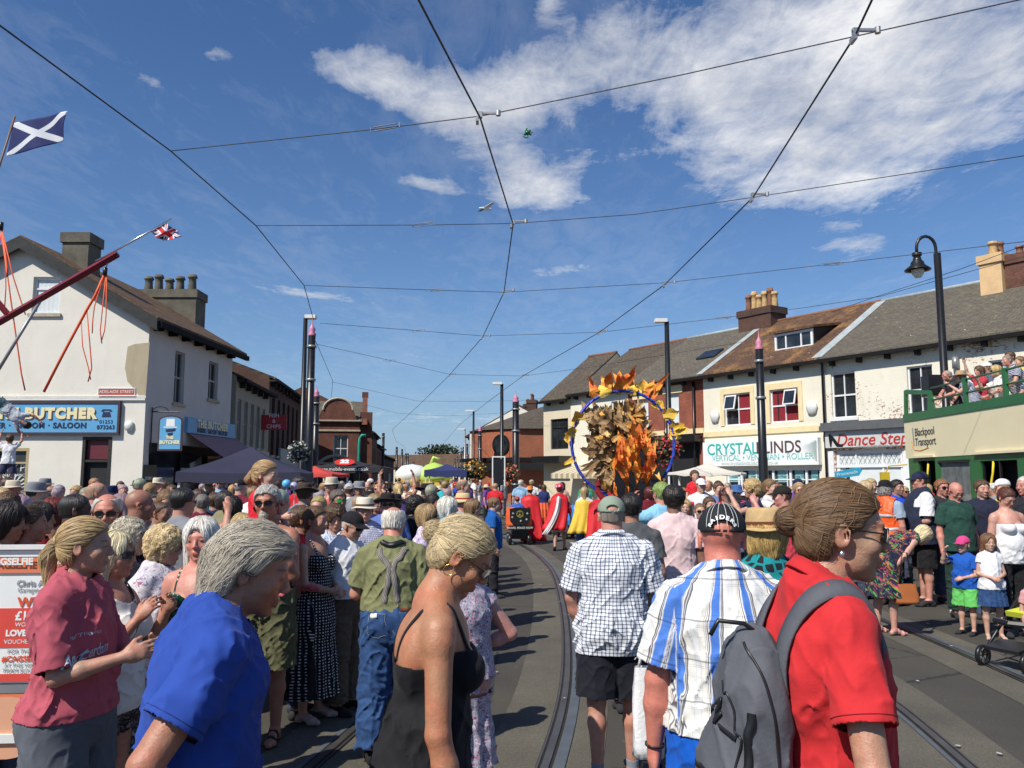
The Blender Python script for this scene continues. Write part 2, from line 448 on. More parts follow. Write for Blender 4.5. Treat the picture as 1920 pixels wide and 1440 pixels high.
def cloth_mat(kind='plain',c1=None,c2=None,c3=None,c4=None,rough=0.85,weave=1.0,scale=1.0,fold=0.5):
 """woven cloth; c1 None takes the object's own colour"""
 key=('cloth',kind,c1,c2,c3,c4,rough,weave,scale,fold)
 if key in _cache:return _cache[key]
 m,nt,b=_mat('cloth_'+kind)
 at_=nd(nt,'ShaderNodeAttribute',attribute_name='puv');uvw=at_.outputs['Vector']
 if c1 is None:
  oi=nd(nt,'ShaderNodeObjectInfo');base=oi.outputs['Color']
 else:base=c1
 sp=nd(nt,'ShaderNodeSeparateXYZ');nt.links.new(uvw,sp.inputs[0]);U,Vv=sp.outputs[0],sp.outputs[1]
 def stripe(x,period,width,off=0.0,soft=0.12):
  f=nmath(nt,'FRACT',nmath(nt,'ADD',nmath(nt,'DIVIDE',x,period),off+10))
  d=nmath(nt,'ABSOLUTE',nmath(nt,'SUBTRACT',f,0.5))
  return nmath(nt,'MULTIPLY',nmath(nt,'SUBTRACT',width/2,d),1.0/(width*soft+0.004),clamp=True)
 wob=noise(nt,uvw,9,3)
 Uw=nmath(nt,'ADD',U,nmath(nt,'MULTIPLY',nmath(nt,'SUBTRACT',wob,0.5),0.016))
 Vw=nmath(nt,'ADD',Vv,nmath(nt,'MULTIPLY',nmath(nt,'SUBTRACT',wob,0.5),0.012))
 c=base
 if kind=='check':
  l1=stripe(Uw,0.020*scale,0.30);l2=stripe(Vw,0.020*scale,0.30)
  c=mixc(nt,nmath(nt,'MULTIPLY',l1,0.72),c,c2);c=mixc(nt,nmath(nt,'MULTIPLY',l2,0.72),c,c2)
  c=mixc(nt,nmath(nt,'MULTIPLY',l1,l2),c,tuple(x*0.4 for x in c2))
 elif kind=='plaid':
  s1=stripe(Uw,0.115,0.27);c=mixc(nt,nmath(nt,'MULTIPLY',stripe(Uw,0.115,0.30,0.5),0.5),c,(0.62,0.66,0.70));c=mixc(nt,s1,c,c2)
  for off,w in((0.16,0.035),(0.205,0.02),(-0.16,0.035),(-0.205,0.05),(0.245,0.012)):
   c=mixc(nt,nmath(nt,'MULTIPLY',stripe(Uw,0.115,w,off),0.85),c,c3)
  c=mixc(nt,nmath(nt,'MULTIPLY',stripe(Uw,0.115,0.010,0.40),0.5),c,c3)
  c=mixc(nt,nmath(nt,'MULTIPLY',stripe(Uw,0.115,0.010,0.55),0.5),c,c3)
  for off,w,a in((0.0,0.05,.55),(0.12,0.012,.6),(0.16,0.012,.6),(-0.12,0.012,.6),(0.4,0.01,.4)):
   c=mixc(nt,nmath(nt,'MULTIPLY',stripe(Vw,0.135,w,off),a),c,c3)
 elif kind=='hstripe':
  c=mixc(nt,stripe(Vw,0.030*scale,0.5),c,c2)
 elif kind=='vstripe':
  c=mixc(nt,stripe(Uw,0.022*scale,0.4),c,c2)
 elif kind=='dots':
  mp=nd(nt,'ShaderNodeMapping');mp.inputs['Scale'].default_value=(1,1,0);nt.links.new(uvw,mp.inputs[0])
  vo=nd(nt,'ShaderNodeTexVoronoi');vo.inputs['Scale'].default_value=46/scale;vo.inputs['Randomness'].default_value=0.15
  nt.links.new(mp.outputs[0],vo.inputs['Vector'])
  c=mixc(nt,nmath(nt,'LESS_THAN',vo.outputs['Distance'],0.24),c,c2)
 elif kind=='floral':
  cols=[c2,c3 or c2,c4 or c2]
  for k,cc in enumerate(cols):
   mp=nd(nt,'ShaderNodeMapping');mp.inputs['Scale'].default_value=(1,1,0);mp.inputs['Location'].default_value=(k*3.1,k*1.7,k)
   nt.links.new(uvw,mp.inputs[0])
   n=noise(nt,mp.outputs[0],22/scale,3,0.6,1.2)
   c=mixc(nt,nmath(nt,'MULTIPLY',nmath(nt,'SUBTRACT',n,0.56),16,clamp=True),c,cc)
 elif kind=='patch':
  mp=nd(nt,'ShaderNodeMapping');mp.inputs['Scale'].default_value=(1,1.6,0);nt.links.new(uvw,mp.inputs[0])
  vo=nd(nt,'ShaderNodeTexVoronoi',feature='DISTANCE_TO_EDGE');vo.inputs['Scale'].default_value=17/scale;vo.inputs['Randomness'].default_value=0.6
  nt.links.new(mp.outputs[0],vo.inputs['Vector'])
  c=mixc(nt,nmath(nt,'GREATER_THAN',vo.outputs['Distance'],0.13),c,c2)
 elif kind=='denim':
  n=noise(nt,uvw,5,4);n_=noise(nt,uvw,300,2)
  c=mixc(nt,nmath(nt,'MULTIPLY',nmath(nt,'SUBTRACT',n,0.42),2.6,clamp=True),c,c2)
  c=mixc(nt,nmath(nt,'MULTIPLY',n_,0.35),c,tuple(x*1.6 for x in c2))
 v=coords(nt)
 slow=noise(nt,v,4,4)
 c=mixc(nt,1.0,c,ramp(nt,slow,[(0.3,(0.90,0.90,0.91)),(0.7,(1.05,1.05,1.04))]),'MULTIPLY')
 nt.links.new(c,b.inputs['Base Color']);b.inputs['Roughness'].default_value=rough
 b.inputs['Specular IOR Level'].default_value=0.25
 b.inputs['Sheen Weight'].default_value=0.04
 wv=noise(nt,v,420,2,0.5)
 big=noise(nt,v,9,4,0.5,0.8)
 h=nmath(nt,'ADD',nmath(nt,'MULTIPLY',wv,0.05*weave),nmath(nt,'MULTIPLY',big,fold))
 bump(nt,b,h,0.55,0.02)
 _cache[key]=m;return m
CLOTH=cloth_mat()
BLACKPLASTIC=plain('dark_plastic',(0.012,0.012,0.014),0.35)
LENS=plain('dark_lens',(0.008,0.008,0.01),0.06,var=0.02)
GOLD=plain('gold',(0.75,0.52,0.16),0.25,1.0)
SILVER=plain('silver',(0.75,0.75,0.75),0.25,1.0)
LEATHER=plain('leather_dark',(0.03,0.022,0.018),0.5)
ARMS={'down':((0.20,-0.06,-1),(0.05,0.22,-1)),'out':((0.42,-0.05,-1),(0.15,0.25,-1)),'clasp':((0.22,0.10,-1),(-0.62,0.75,-0.22)),'clap':((0.22,0.28,-1),(-0.50,1.0,0.30)),'clap_high':((0.25,0.45,-1),(-0.45,0.70,1.0)),'phone':((0.35,0.95,-0.25),(-0.45,0.35,1.0)),'up':((0.55,0.35,0.8),(-0.1,0.3,1.0)),'hip':((0.75,-0.15,-1),(-0.75,0.45,-0.35)),'fold':((0.22,0.25,-1),(-1.0,0.35,0.15)),'front':((0.15,0.75,-0.8),(-0.2,1.0,0.05)),'lean':((0.25,0.8,-0.55),(-0.6,0.6,-0.2)),'back':((0.25,-0.45,-1),(0.02,0.35,-1)),}
class Body:
 def __init__(s,H=1.75,fat=0.25,fem=False,lean=0.0,hunch=0.0,head=(0,0,0),arms=('down','down'),stride=0.0,legs=None,hs=1.0,bust=0.0,fingers=True,shoulders=1.0,tail=None,curl=(0.35,0.35),**kw):
  s.fat,s.fem,s.hs,s.fingers,s.bust=fat,fem,hs,fingers,bust
  for _ in range(2):
   k=s.k=H/1.75
   s.set(lean,hunch,head,arms,stride,legs,hs,shoulders)
   topz=(s.hc+s.Rh@A(0,-0.01,0.118*s.hk))[2]
   if not kw.get('nofit')and legs is None:H*=H_target/topz if(H_target:=kw.get('top',None))else 1.0
  s.curl=curl
  s.torso_cache={}
 def set(s,lean,hunch,head,arms,stride,legs,hs,shw):
  k=s.k;V3=lambda*v:A(*v)*k
  nrm=lambda v:A(*v)/float(np.linalg.norm(v))
  s.hk=k*hs*(1.0 if not s.fem else 0.965)
  legdirs=legs or(((0.05,stride,-1),(0.0,stride-abs(stride)*0.9,-1)),((0.05,-stride*0.8,-1),(0.0,-stride*0.9-abs(stride)*0.9,-1)))
  s.legdirs=legdirs
  chains=[]
  for sd,(t,h)in zip((1,-1),legdirs):
   t=nrm((t[0]*sd,t[1],t[2]));h=nrm((h[0]*sd,h[1],h[2]))
   hip=V3(0.088*sd,0,-0.02);kn=hip+t*0.425*k;an=kn+h*0.405*k
   chains.append([hip,kn,an])
  zmin=min(c[2][2]for c in chains)
  s.P0=A(0,0,-zmin+0.075*k)
  s.leg=[[q+s.P0 for q in c]for c in chains]
  s.Rb=rotm(rx=-lean*0.5);s.Rc=rotm(rx=-lean);s.Rn=rotm(rx=-(lean*0.75+hunch))
  s.belly=s.P0+s.Rb@V3(0,0.0,0.14);s.chest=s.belly+s.Rc@V3(0,0.0,0.195)
  s.neck=s.chest+s.Rc@V3(0,-0.02,0.185)
  s.hc=s.neck+s.Rn@A(0,0.028*k,0.06*k+0.098*s.hk)
  yaw,pitch,roll=head
  s.Rh=rotm(rz=yaw)@rotm(rx=-pitch)@rotm(ry=roll)
  s.sw=(0.143 if s.fem else 0.168)*shw+0.012*s.fat
  s.sh,s.el,s.wr,s.hd,s.hn=[],[],[],[],[]
  for i,sd in enumerate((1,-1)):
   a=arms[i];u,f=(ARMS[a]if isinstance(a,str)else a)[:2]
   kk=(1+0.15*0)
   u=s.Rc@nrm((u[0]*sd,u[1],u[2]));f=s.Rc@nrm((f[0]*sd,f[1],f[2]))
   if isinstance(a,str)and a in('down','out','back'):
    u=nrm((ARMS[a][0][0]*sd,ARMS[a][0][1]+0.3*math.sin(lean),-1));f=nrm((ARMS[a][1][0]*sd,ARMS[a][1][1]+0.2*math.sin(lean),-1))
   sh=s.chest+s.Rc@V3(s.sw*sd,-0.012,0.118)
   el=sh+u*0.285*k;wr=el+f*0.245*k
   s.sh.append(sh);s.el.append(el);s.wr.append(wr);s.hd.append(f)
   n=A(-sd,0.15,0)if abs(f[0])<0.75 else A(0,-1,0)
   if isinstance(a,str)and a in('clasp','fold'):n=A(0,-1,-0.2)
   if not isinstance(a,str)and len(a)>2:n=A(*a[2]);n[0]*=sd
   n=n-f*float(n@f);s.hn.append(n/np.linalg.norm(n))
 def torso(s,p,t=0.0,k_=0.05,hemz=None):
  k=s.k;fa=s.fat;fem=s.fem
  r=lambda*v:[x*k+t for x in v]
  d=ell(p,s.chest+s.Rc@A(0,0.0,0.02)*k,r(0.150+0.022*fa-(0.024 if fem else 0),0.104+0.026*fa,0.185),s.Rc)
  d=smin(d,ell(p,s.belly+s.Rb@A(0,0.012+0.035*max(fa,0),0.02)*k,r((0.112 if fem else 0.138)+0.045*fa,0.098+0.055*fa,0.165),s.Rb),k_*k)
  d=smin(d,ell(p,s.P0+A(0,-0.012,-0.005)*k,r((0.162 if fem else 0.150)+0.035*fa,0.115+0.04*fa,0.135)),k_*k)
  for i,sd in enumerate((1,-1)):
   d=smin(d,cone(p,s.neck+s.Rc@A(0.02*sd,0,0.0)*k,s.sh[i]+s.Rc@A(-0.015*sd,0,0.0)*k,0.052*k+t,0.050*k+t),0.035*k)
   d=smin(d,ell(p,s.chest+s.Rc@A(0.075*sd,-0.065,0.03)*k,r(0.07,0.05,0.10),s.Rc),0.04*k)
   if(s.bust or fem):
    b=max(s.bust,0.35 if(fem and s.k>0.85 and s.bust>=0)else 0)
    if b:d=smin(d,ell(p,s.chest+s.Rc@A(0.068*sd,0.085+0.03*b,-0.005)*k,r(0.062,0.040+0.03*b,0.062),s.Rc),0.022*k)
   elif not fem:
    d=smin(d,ell(p,s.chest+s.Rc@A(0.07*sd,0.07,0.05)*k,r(0.075,0.045+0.01*fa,0.065),s.Rc),0.04*k)
   d=smin(d,ell(p,s.P0+A(0.07*sd,-0.062,-0.035)*k,r(0.082+0.01*fa,0.064,0.085)),0.03*k)
  return d
 def arm_r(s):
  f=s.fat
  return((0.049,0.041,0.036,0.026)if not s.fem else(0.042,0.037,0.032,0.022))if True else None
 def arm(s,p,i,t=0.0):
  k=s.k;f=1+0.22*s.fat;a,b,c,w=[x*k*(f if j<3 else 1)for j,x in enumerate(s.arm_r())]
  fd=s.wr[i]-s.el[i]
  d=cone(p,s.sh[i],s.el[i],a+t,b*0.93+t)
  d=smin(d,ell(p,s.sh[i]+(s.el[i]-s.sh[i])*0.12,[a*1.06+t]*3),0.02*k)
  d=smin(d,cone(p,s.el[i],s.el[i]+fd*0.35,b*0.92+t,c*1.08+t),0.012*k)
  d=smin(d,cone(p,s.el[i]+fd*0.35,s.wr[i],c*1.08+t,w+t),0.015*k)
  return d
 def hand(s,p,i):
  k=s.k;sd=(1,-1)[i];d_=s.hd[i];n=s.hn[i];w=np.cross(d_,n)*sd;W=s.wr[i]
  Rm=np.stack([w,n,d_],1)
  g=0.92 if s.fem else 1.0;g*=k
  d=ell(p,W+d_*0.048*g,(0.041*g,0.017*g,0.052*g),Rm)
  d=smin(d,cone(p,W,W+d_*0.03*g,0.023*g,0.024*g),0.02*g)
  if not s.fingers:
   d=smin(d,ell(p,W+d_*0.115*g+n*0.018*g,(0.036*g,0.014*g,0.052*g),Rm),0.012*g)
   d=smin(d,cone(p,W+d_*0.03*g+w*0.03*g,W+d_*0.085*g+w*0.05*g,0.012*g,0.009*g),0.01*g)
   return d
  cu=s.curl[i]
  for j,(off,ln,ex)in enumerate(((0.030,0.070,0.0),(0.0105,0.079,0.06),(-0.0095,0.073,0.10),(-0.028,0.056,0.16))):
   b=W+d_*(0.088-0.006*abs(j-1))*g+w*off*g
   a1,a2=cu+ex,cu*2.6+ex*1.6
   spread=w*off*1.2
   d1=d_*math.cos(a1)+n*math.sin(a1)+spread;d2=d_*math.cos(a2)+n*math.sin(a2)+spread*0.5
   m=b+d1*ln*0.52*g;e=m+d2*ln*0.52*g
   f=smin(cone(p,b,m,0.0095*g,0.0085*g),cone(p,m,e,0.0085*g,0.0068*g),0.004*g)
   d=smin(d,f,0.005*g)
  tb=W+d_*0.028*g+w*0.026*g;tm=tb+(d_*0.66+w*0.62+n*0.35)*0.040*g;te=tm+(d_*0.86+w*0.28+n*0.42)*0.032*g
  d=smin(d,smin(cone(p,tb,tm,0.0145*g,0.0115*g),cone(p,tm,te,0.0112*g,0.0085*g),0.005*g),0.012*g)
  return d
 def legs_(s,p,t=0.0,flare=0.0):
  k=s.k;f=1+0.16*s.fat;d=None
  for i,sd in enumerate((1,-1)):
   h,kn,an=s.leg[i];sh=an-kn
   e=cone(p,h+A(0,0,0.02)*k,kn,(0.085*f)*k+t,0.054*k*(1+0.1*s.fat)+t+flare*0.5)
   e=smin(e,cone(p,kn,kn+sh*0.3+A(0,-0.012,0)*k,0.052*k+t+flare*0.5,0.052*k+t+flare*0.6),0.02*k)
   e=smin(e,cone(p,kn+sh*0.3+A(0,-0.012,0)*k,an,0.052*k+t+flare*0.6,0.032*k+t+flare),0.03*k)
   d=e if d is None else smin(d,e,0.012*k)
  return d
 def foot(s,p,i,t=0.0):
  k=s.k*(0.9 if s.fem else 1);h,kn,an=s.leg[i];sd=(1,-1)[i]
  th=s.legdirs[i][1];up=-A(th[0]*sd,th[1],th[2]);up/=np.linalg.norm(up)
  fwd=A(0.16*sd,1,0);fwd=fwd-up*float(fwd@up)*(0.85 if abs(th[1])>0.3 else 0.35);fwd/=np.linalg.norm(fwd)
  upo=up-fwd*float(up@fwd);upo/=np.linalg.norm(upo)
  heel=an-upo*0.042*k-fwd*0.035*k;ball=an-upo*0.050*k+fwd*0.115*k;toe=ball+fwd*0.055*k
  d=cone(p,an,heel,0.036*k+t,0.032*k+t)
  d=smin(d,cone(p,an+fwd*0.01,ball,0.036*k+t,0.024*k+t),0.02*k)
  side=np.cross(fwd,upo)
  d=smin(d,cone(p,ball-side*0.02*k,ball+side*0.02*k,0.024*k+t,0.024*k+t),0.02*k)
  d=smin(d,cone(p,ball,toe,0.026*k+t,0.018*k+t),0.02*k)
  sole=(p-(an-upo*0.072*k))@(-upo)
  return smax(d,sole,0.006*k)
 def hq(s,p):return((p-s.hc)@s.Rh)/s.hk
 def head_(s,q):
  kid=s.hs>1.15;fz=0.55 if kid else 1.0
  d=ell(q,A(0,-0.012,0.033),(0.0765,0.097,0.084))
  d=smin(d,ell(q,A(0,0.026,-0.020),(0.063,0.064,0.083)),0.02)
  d=smin(d,ell(q,A(0,0.024,-0.066),(0.054,0.052,0.042)),0.022)
  d=smin(d,ell(q,A(0,0.066,-0.098),(0.020,0.018,0.015)),0.022)
  d=smin(d,cone(q,A(-0.032,0.080,0.026),A(0.032,0.080,0.026),0.011,0.011),0.014)
  for sd in(1,-1):
   d=smin(d,ell(q,A(0.043*sd,0.060,-0.024),(0.020,0.020,0.020)),0.022)
   d=smax(d,-ell(q,A(0.032*sd,0.101,0.006),(0.019,0.015,0.011)),0.012)
  d=smin(d,cone(q,A(0,0.088,0.012),A(0,0.088+0.018*fz,-0.026),0.0075,0.0100),0.010)
  d=smin(d,cone(q,A(-0.011,0.098,-0.031),A(0.011,0.098,-0.031),0.0085,0.0085),0.006)
  d=smin(d,cone(q,A(-0.016,0.089,-0.058),A(0.016,0.089,-0.058),0.006,0.006),0.006)
  d=smin(d,cone(q,A(-0.014,0.0875,-0.0705),A(0.014,0.0875,-0.0705),0.0068,0.0068),0.006)
  d=smax(d,-cone(q,A(-0.021,0.099,-0.0645),A(0.021,0.099,-0.0645),0.0028,0.0028),0.003)
  for sd in(1,-1):
   e=ell(q,A(0.0318*sd,0.0775,0.004),(0.0125,0.0125,0.0125));d=np.minimum(d,e)
   lid=ell(q,A(0.0318*sd,0.0785,0.0085),(0.0155,0.0130,0.0100));d=smin(d,lid,0.003)
   Re=rotm(ry=0.12*sd,rz=-0.35*sd)
   ear=ell(q,A(0.083*sd,-0.014,-0.004),(0.0075,0.021,0.033),Re)
   ear=smax(ear,-ell(q,A(0.0905*sd,-0.008,0.000),(0.006,0.012,0.021),Re),0.004)
   d=smin(d,ear,0.006)
  return d
 def head_neck(s,p):
  q=s.hq(p)
  d=s.head_(q)*s.hk
  rn=(0.048 if s.fem else 0.056)*s.k*(1+0.18*s.fat)
  top=s.hc+s.Rh@(A(0,-0.022,-0.055)*s.hk)
  return smin(d,cone(p,top,s.neck+s.Rc@A(0,0.0,-0.02)*s.k,rn,rn*1.12),0.022*s.k)
 def full(s,p):
  d=s.torso(p)
  L=s.legs_(p);d=smin(d,L,0.03*s.k)
  for i in(0,1):
   d=smin(d,s.arm(p,i),0.018*s.k)
   d=s._local(p,d,s.wr[i]+s.hd[i]*0.09*s.k,0.17*s.k,lambda q,i=i:s.hand(q,i),0.008*s.k)
   d=s._local(p,d,s.leg[i][2]+A(0,0.05,-0.02)*s.k,0.22*s.k,lambda q,i=i:s.foot(q,i),0.01*s.k)
  d=s._local(p,d,s.hc+A(0,0,-0.03),0.24*s.hk+0.03,s.head_neck,0.03*s.k)
  return d
 def _local(s,p,d,c,rad,fn,k_):
  m=((p-c)**2).sum(1)<rad*rad
  if m.any():
   d=d.copy();d[m]=smin(d[m],fn(p[m]),k_)
  return d
 def bounds(s,m=0.09):
  pts=np.array([s.P0,s.belly,s.chest,s.neck,s.hc]+s.sh+s.el+s.wr+[w+h*0.16*s.k for w,h in zip(s.wr,s.hd)]+[q for c in s.leg for q in c]+[c[2]+A(0.04,0.2,-0.08)*s.k for c in s.leg]+[c[2]+A(-0.04,-0.06,-0.08)*s.k for c in s.leg])
  lo=pts.min(0)-m;hi=pts.max(0)+m
  t=(0.17+0.05*s.fat)*s.k
  lo[:2]=np.minimum(lo[:2],[-t-0.03,-t]);hi[:2]=np.maximum(hi[:2],[t+0.03,t+0.06])
  r=0.14*s.hk;lo=np.minimum(lo,s.hc-r);hi=np.maximum(hi,s.hc+r)
  return lo,hi
 def paint(s,V,brow=(0.25,0.18,0.14),stubble=0.0,tan=None,makeup=False):
  q=s.hq(V);n=len(V);c=np.ones((n,3),np.float32)
  def ap(mask,colr,a):
   m=np.clip(mask,0,1)[:,None]*a;c[:]=c*(1-m)+np.array(colr,np.float32)*m
  front=q[:,1]>0.055
  ap((1-np.abs(np.sqrt(((q[:,0])/0.024)**2+((q[:,2]+0.064)/0.0135)**2)))*3*(q[:,1]>0.07),(0.80,0.42,0.42)if s.fem else(0.86,0.66,0.62),0.7)
  ap((1-np.sqrt((q[:,0]/0.018)**2+((q[:,2]+0.0645)/0.0022)**2))*3*(q[:,1]>0.07),(0.22,0.09,0.08),0.8)
  for sd in(1,-1):
   bx_=(q[:,0]*sd-0.032)/0.019;bz=(q[:,2]-0.0285+0.0035*bx_**2)/0.0042
   ap((1.2-np.sqrt(bx_**2+bz**2))*2.5*front,brow,0.75)
   ex=q[:,0]*sd-0.0318;ez=q[:,2]-0.0025
   eye=(np.abs(ex)<0.0125)&(np.abs(ez)<0.0048*(1-(ex/0.0125)**2)+0.0005)&front
   ap(eye.astype(float),(0.95,0.95,1.0),0.9)
   ap((1.25-np.sqrt(ex**2+ez**2)/0.0052)*3*front*(np.abs(ez)<0.006),(0.06,0.07,0.08),0.95)
   lid=(np.abs(ez-0.0055+20*ex**2)<0.0016)&(np.abs(ex)<0.014)&front
   ap(lid.astype(float),(0.30,0.2,0.18),0.8 if makeup else 0.55)
   ap((1-np.sqrt(((q[:,0]*sd-0.045)/0.022)**2+((q[:,2]+0.03)/0.02)**2))*1.5*front,(1.04,0.85,0.82),0.5)
  ap((1-np.sqrt((q[:,0]/0.014)**2+((q[:,2]+0.028)/0.014)**2))*1.5*(q[:,1]>0.095),(1.04,0.85,0.82),0.4)
  ap((np.abs(q[:,0])>0.079)*(np.abs(q[:,2])<0.04)*1.0,(1.04,0.86,0.83),0.4)
  if stubble:ap(((-0.035-q[:,2])/0.01)*(q[:,1]>0.0)*(q[:,2]>-0.125),(0.45,0.42,0.42),stubble)
  return c
  # hair in head units
def hairline(q,style):
 y,z,x=q[:,1],q[:,2],np.abs(q[:,0])
 ys=[-0.12,-0.035,-0.022,0.012,0.030,0.050,0.075,0.10]
 nape=-0.085 if style not in('short','crop','balding')else(-0.050 if style!='crop' else-0.036)
 zs=[nape,nape+0.01,0.012,0.004,0.018,0.050,0.068,0.070]
 if style in('balding','fringe'):zs=[nape,nape+0.01,0.01,0.005,0.02,0.06,0.1,0.12]
 return(np.interp(y,ys,zs)-z).astype(np.float32)*0.8
def hair_sdf(B,style,size=1.0):
 sk=lambda q,t:smin(ell(q,A(0,-0.014,0.034),(0.0775+t,0.098+t,0.085+t)),ell(q,A(0,-0.030,-0.02),(0.066+t,0.070+t,0.06+t)),0.02)
 def f(p):
  q=B.hq(p)
  if style in('short','crop'):
   t=0.013*size if style=='short' else 0.0035
   lo=np.clip((0.035-q[:,2])/0.085,0,1)
   d=sk(q,t)+(0.003*vnoise(q*55)+0.002*vnoise(q*110))*(style=='short')+lo*(0.011 if style=='short' else 0.0035)
   d=smax(d,hairline(q,style)+0.004*vnoise(q*60),0.004)
  elif style=='balding':
   d=smax(sk(q,0.008),hairline(q,style),0.006)
   d=smax(d,-(ell(q,A(0,-0.022,0.112),(0.064,0.095,0.066))),0.008)
  elif style in('tied','pony','bun'):
   d=smax(sk(q,0.0105)+0.0015*vnoise(q*A(70,20,70)),hairline(q,style),0.008)
   if style=='pony':
    d=smin(d,ell(q,A(0,-0.118,0.02),(0.020,0.022,0.022)),0.012)
    d=smin(d,cone(q,A(0,-0.130,0.012),A(0,-0.150,-0.05),0.022,0.030),0.008)
    d=smin(d,cone(q,A(0,-0.150,-0.05),A(0.0,-0.125,-0.20*size),0.030,0.008),0.02)
   if style=='bun':
    d=smin(d,ell(q,A(0,-0.125,0.015),(0.036,0.034,0.036))+0.003*vnoise(q*60),0.006)
  elif style=='bob':
   w=0.003*vnoise(q*A(60,60,12))
   d=sk(q,0.022)
   for sd in(1,-1):d=smin(d,cone(q,A(0.060*sd,-0.018,0.03),A(0.066*sd,-0.015,-0.075),0.036,0.028),0.02)
   d=smin(d,cone(q,A(0,-0.06,0.0),A(0,-0.062,-0.085),0.060,0.042),0.03)+w
   d=smax(d,-(ell(q,A(0,0.10,-0.045),(0.056,0.085,0.115))),0.012)
  elif style=='long':
   w=0.004*vnoise(q*A(55,55,7));L=size
   d=sk(q,0.018)
   for sd in(1,-1):d=smin(d,cone(q,A(0.062*sd,-0.02,0.02),A(0.078*sd,-0.03,-0.10-0.12*L),0.036,0.026),0.02)
   d=smin(d,cone(q,A(0,-0.055,0.0),A(0,-0.075,-0.12-0.13*L),0.066,0.040),0.03)
   e=cone(q,A(-0.06,-0.075,-0.12-0.12*L),A(0.06,-0.075,-0.12-0.12*L),0.028,0.028);d=smin(d,e,0.05)+w
   d=smax(d,-(ell(q,A(0,0.10,-0.05),(0.055,0.085,0.125))),0.012)
  elif style=='curly':
   w=0.007*vnoise(q*48)+0.004*vnoise(q*95)
   d=sk(q,0.026*size);d=smin(d,ell(q,A(0,-0.045,-0.03),(0.082*size,0.06,0.068)),0.03)+w
   d=smax(d,-(ell(q,A(0,0.105,-0.038),(0.054,0.080,0.092))),0.01)
   for sd in(1,-1):d=smax(d,-ell(q,A(0.095*sd,0.005,-0.045),(0.03,0.026,0.05)),0.01)
  elif style=='swept':
   w=0.0035*vnoise(q*A(45,18,30))
   d=sk(q,0.020)
   d=smin(d,cone(q,A(0,-0.075,0.0),A(0,-0.092,-0.125),0.060,0.030),0.04)
   for sd in(1,-1):d=smin(d,cone(q,A(0.055*sd,-0.04,0.03),A(0.045*sd,-0.085,-0.12),0.036,0.020),0.03)
   d=smin(d,ell(q,A(0.0,0.062,0.088),(0.056,0.036,0.022)),0.018)+w
   y,z=q[:,1],q[:,2]
   cutf=np.interp(y,[-0.14,-0.05,-0.032,-0.018,0.02,0.036,0.055,0.10],[-0.17,-0.13,-0.02,0.016,0.006,0.030,0.058,0.066]).astype(np.float32)
   d=smax(d,(cutf-z)*0.75,0.008)
  else:d=sk(q,0.01)
  return d*B.hk
 return f
def beard_sdf(B,long=0.0,goatee=False):
 def f(p):
  q=B.hq(p)
  d=ell(q,A(0,0.034,-0.078),(0.062,0.066,0.050))if not goatee else ell(q,A(0,0.074,-0.082),(0.034,0.030,0.038))
  d=smin(d,ell(q,A(0,0.074,-0.105-0.02*long),(0.030,0.026,0.030+0.02*long)),0.02)+0.0025*vnoise(q*70)
  lim=q[:,2]+(0.040 if goatee else 0.030)-(0.5*np.maximum(0.05-q[:,1],0)if not goatee else 0)
  d=smax(d,lim,0.006)
  d=smax(d,-cone(q,A(-0.016,0.105,-0.066),A(0.016,0.105,-0.066),0.009,0.009),0.004)
  return d*B.hk
 return f
def head_pt(B,x,y,z):return B.hc+B.Rh@(A(x,y,z)*B.hk)
def strands(name,B,f,start,flow,n,length,seg,r,parent,colr,seed=0,off=0.0015,wave=0.0):
 """fine locks laid over the hair, grown along its flow"""
 rs=np.random.RandomState(seed)
 P=start[rs.randint(0,len(start),n)].astype(np.float32)+rs.randn(n,3).astype(np.float32)*0.003
 L=length*(0.45+0.8*rs.rand(n)).astype(np.float32)/seg
 offs=(off+0.0035*rs.rand(n)**2).astype(np.float32)
 path=[];nr=[];ph=rs.rand(n)*6
 for i in range(seg+1):
  g=grad(f,P,0.003)
  P=P-(f(P)-offs)[:,None]*g
  path.append(P);nr.append(g)
  d=flow(P);d=d-g*(d*g).sum(1)[:,None]*0.85
  d/=np.maximum(np.linalg.norm(d,axis=1),1e-5)[:,None]
  side=np.cross(d,g)
  d=d+side*(wave*np.sin(ph+i*1.1))[:,None]
  P=P+d*L[:,None]
 path=np.stack(path,1);nr=np.stack(nr,1)
 tang=np.gradient(path,axis=1);tang/=np.maximum(np.linalg.norm(tang,axis=2),1e-6)[...,None]
 side=np.cross(tang,nr)
 tt=np.linspace(0,1,seg+1)
 w=(r*(0.6+0.9*rs.rand(n)))[:,None]*(np.sin(PI*np.clip(tt*0.9+0.12,0,1))**0.7)[None]
 V=np.stack([path+side*w[...,None],path+nr*w[...,None]*0.8,path-side*w[...,None]],2)
 idx=np.arange(n*(seg+1)*3).reshape(n,seg+1,3)
 F=[]
 for a,b in((0,1),(1,2)):
  F.append(np.stack([idx[:,:-1,a],idx[:,:-1,b],idx[:,1:,b],idx[:,1:,a]],-1).reshape(-1,4))
 F=np.concatenate(F)
 tone=np.repeat((0.62+0.85*rs.rand(n)**1.3)[:,None],(seg+1)*3,1).reshape(-1,1)*np.ones((1,3))
 me=np_mesh(name,V.reshape(-1,3),F,colors=tone)
 o=link_mesh(name,me,STRAND,parent);o.color=(*colr,1);return o
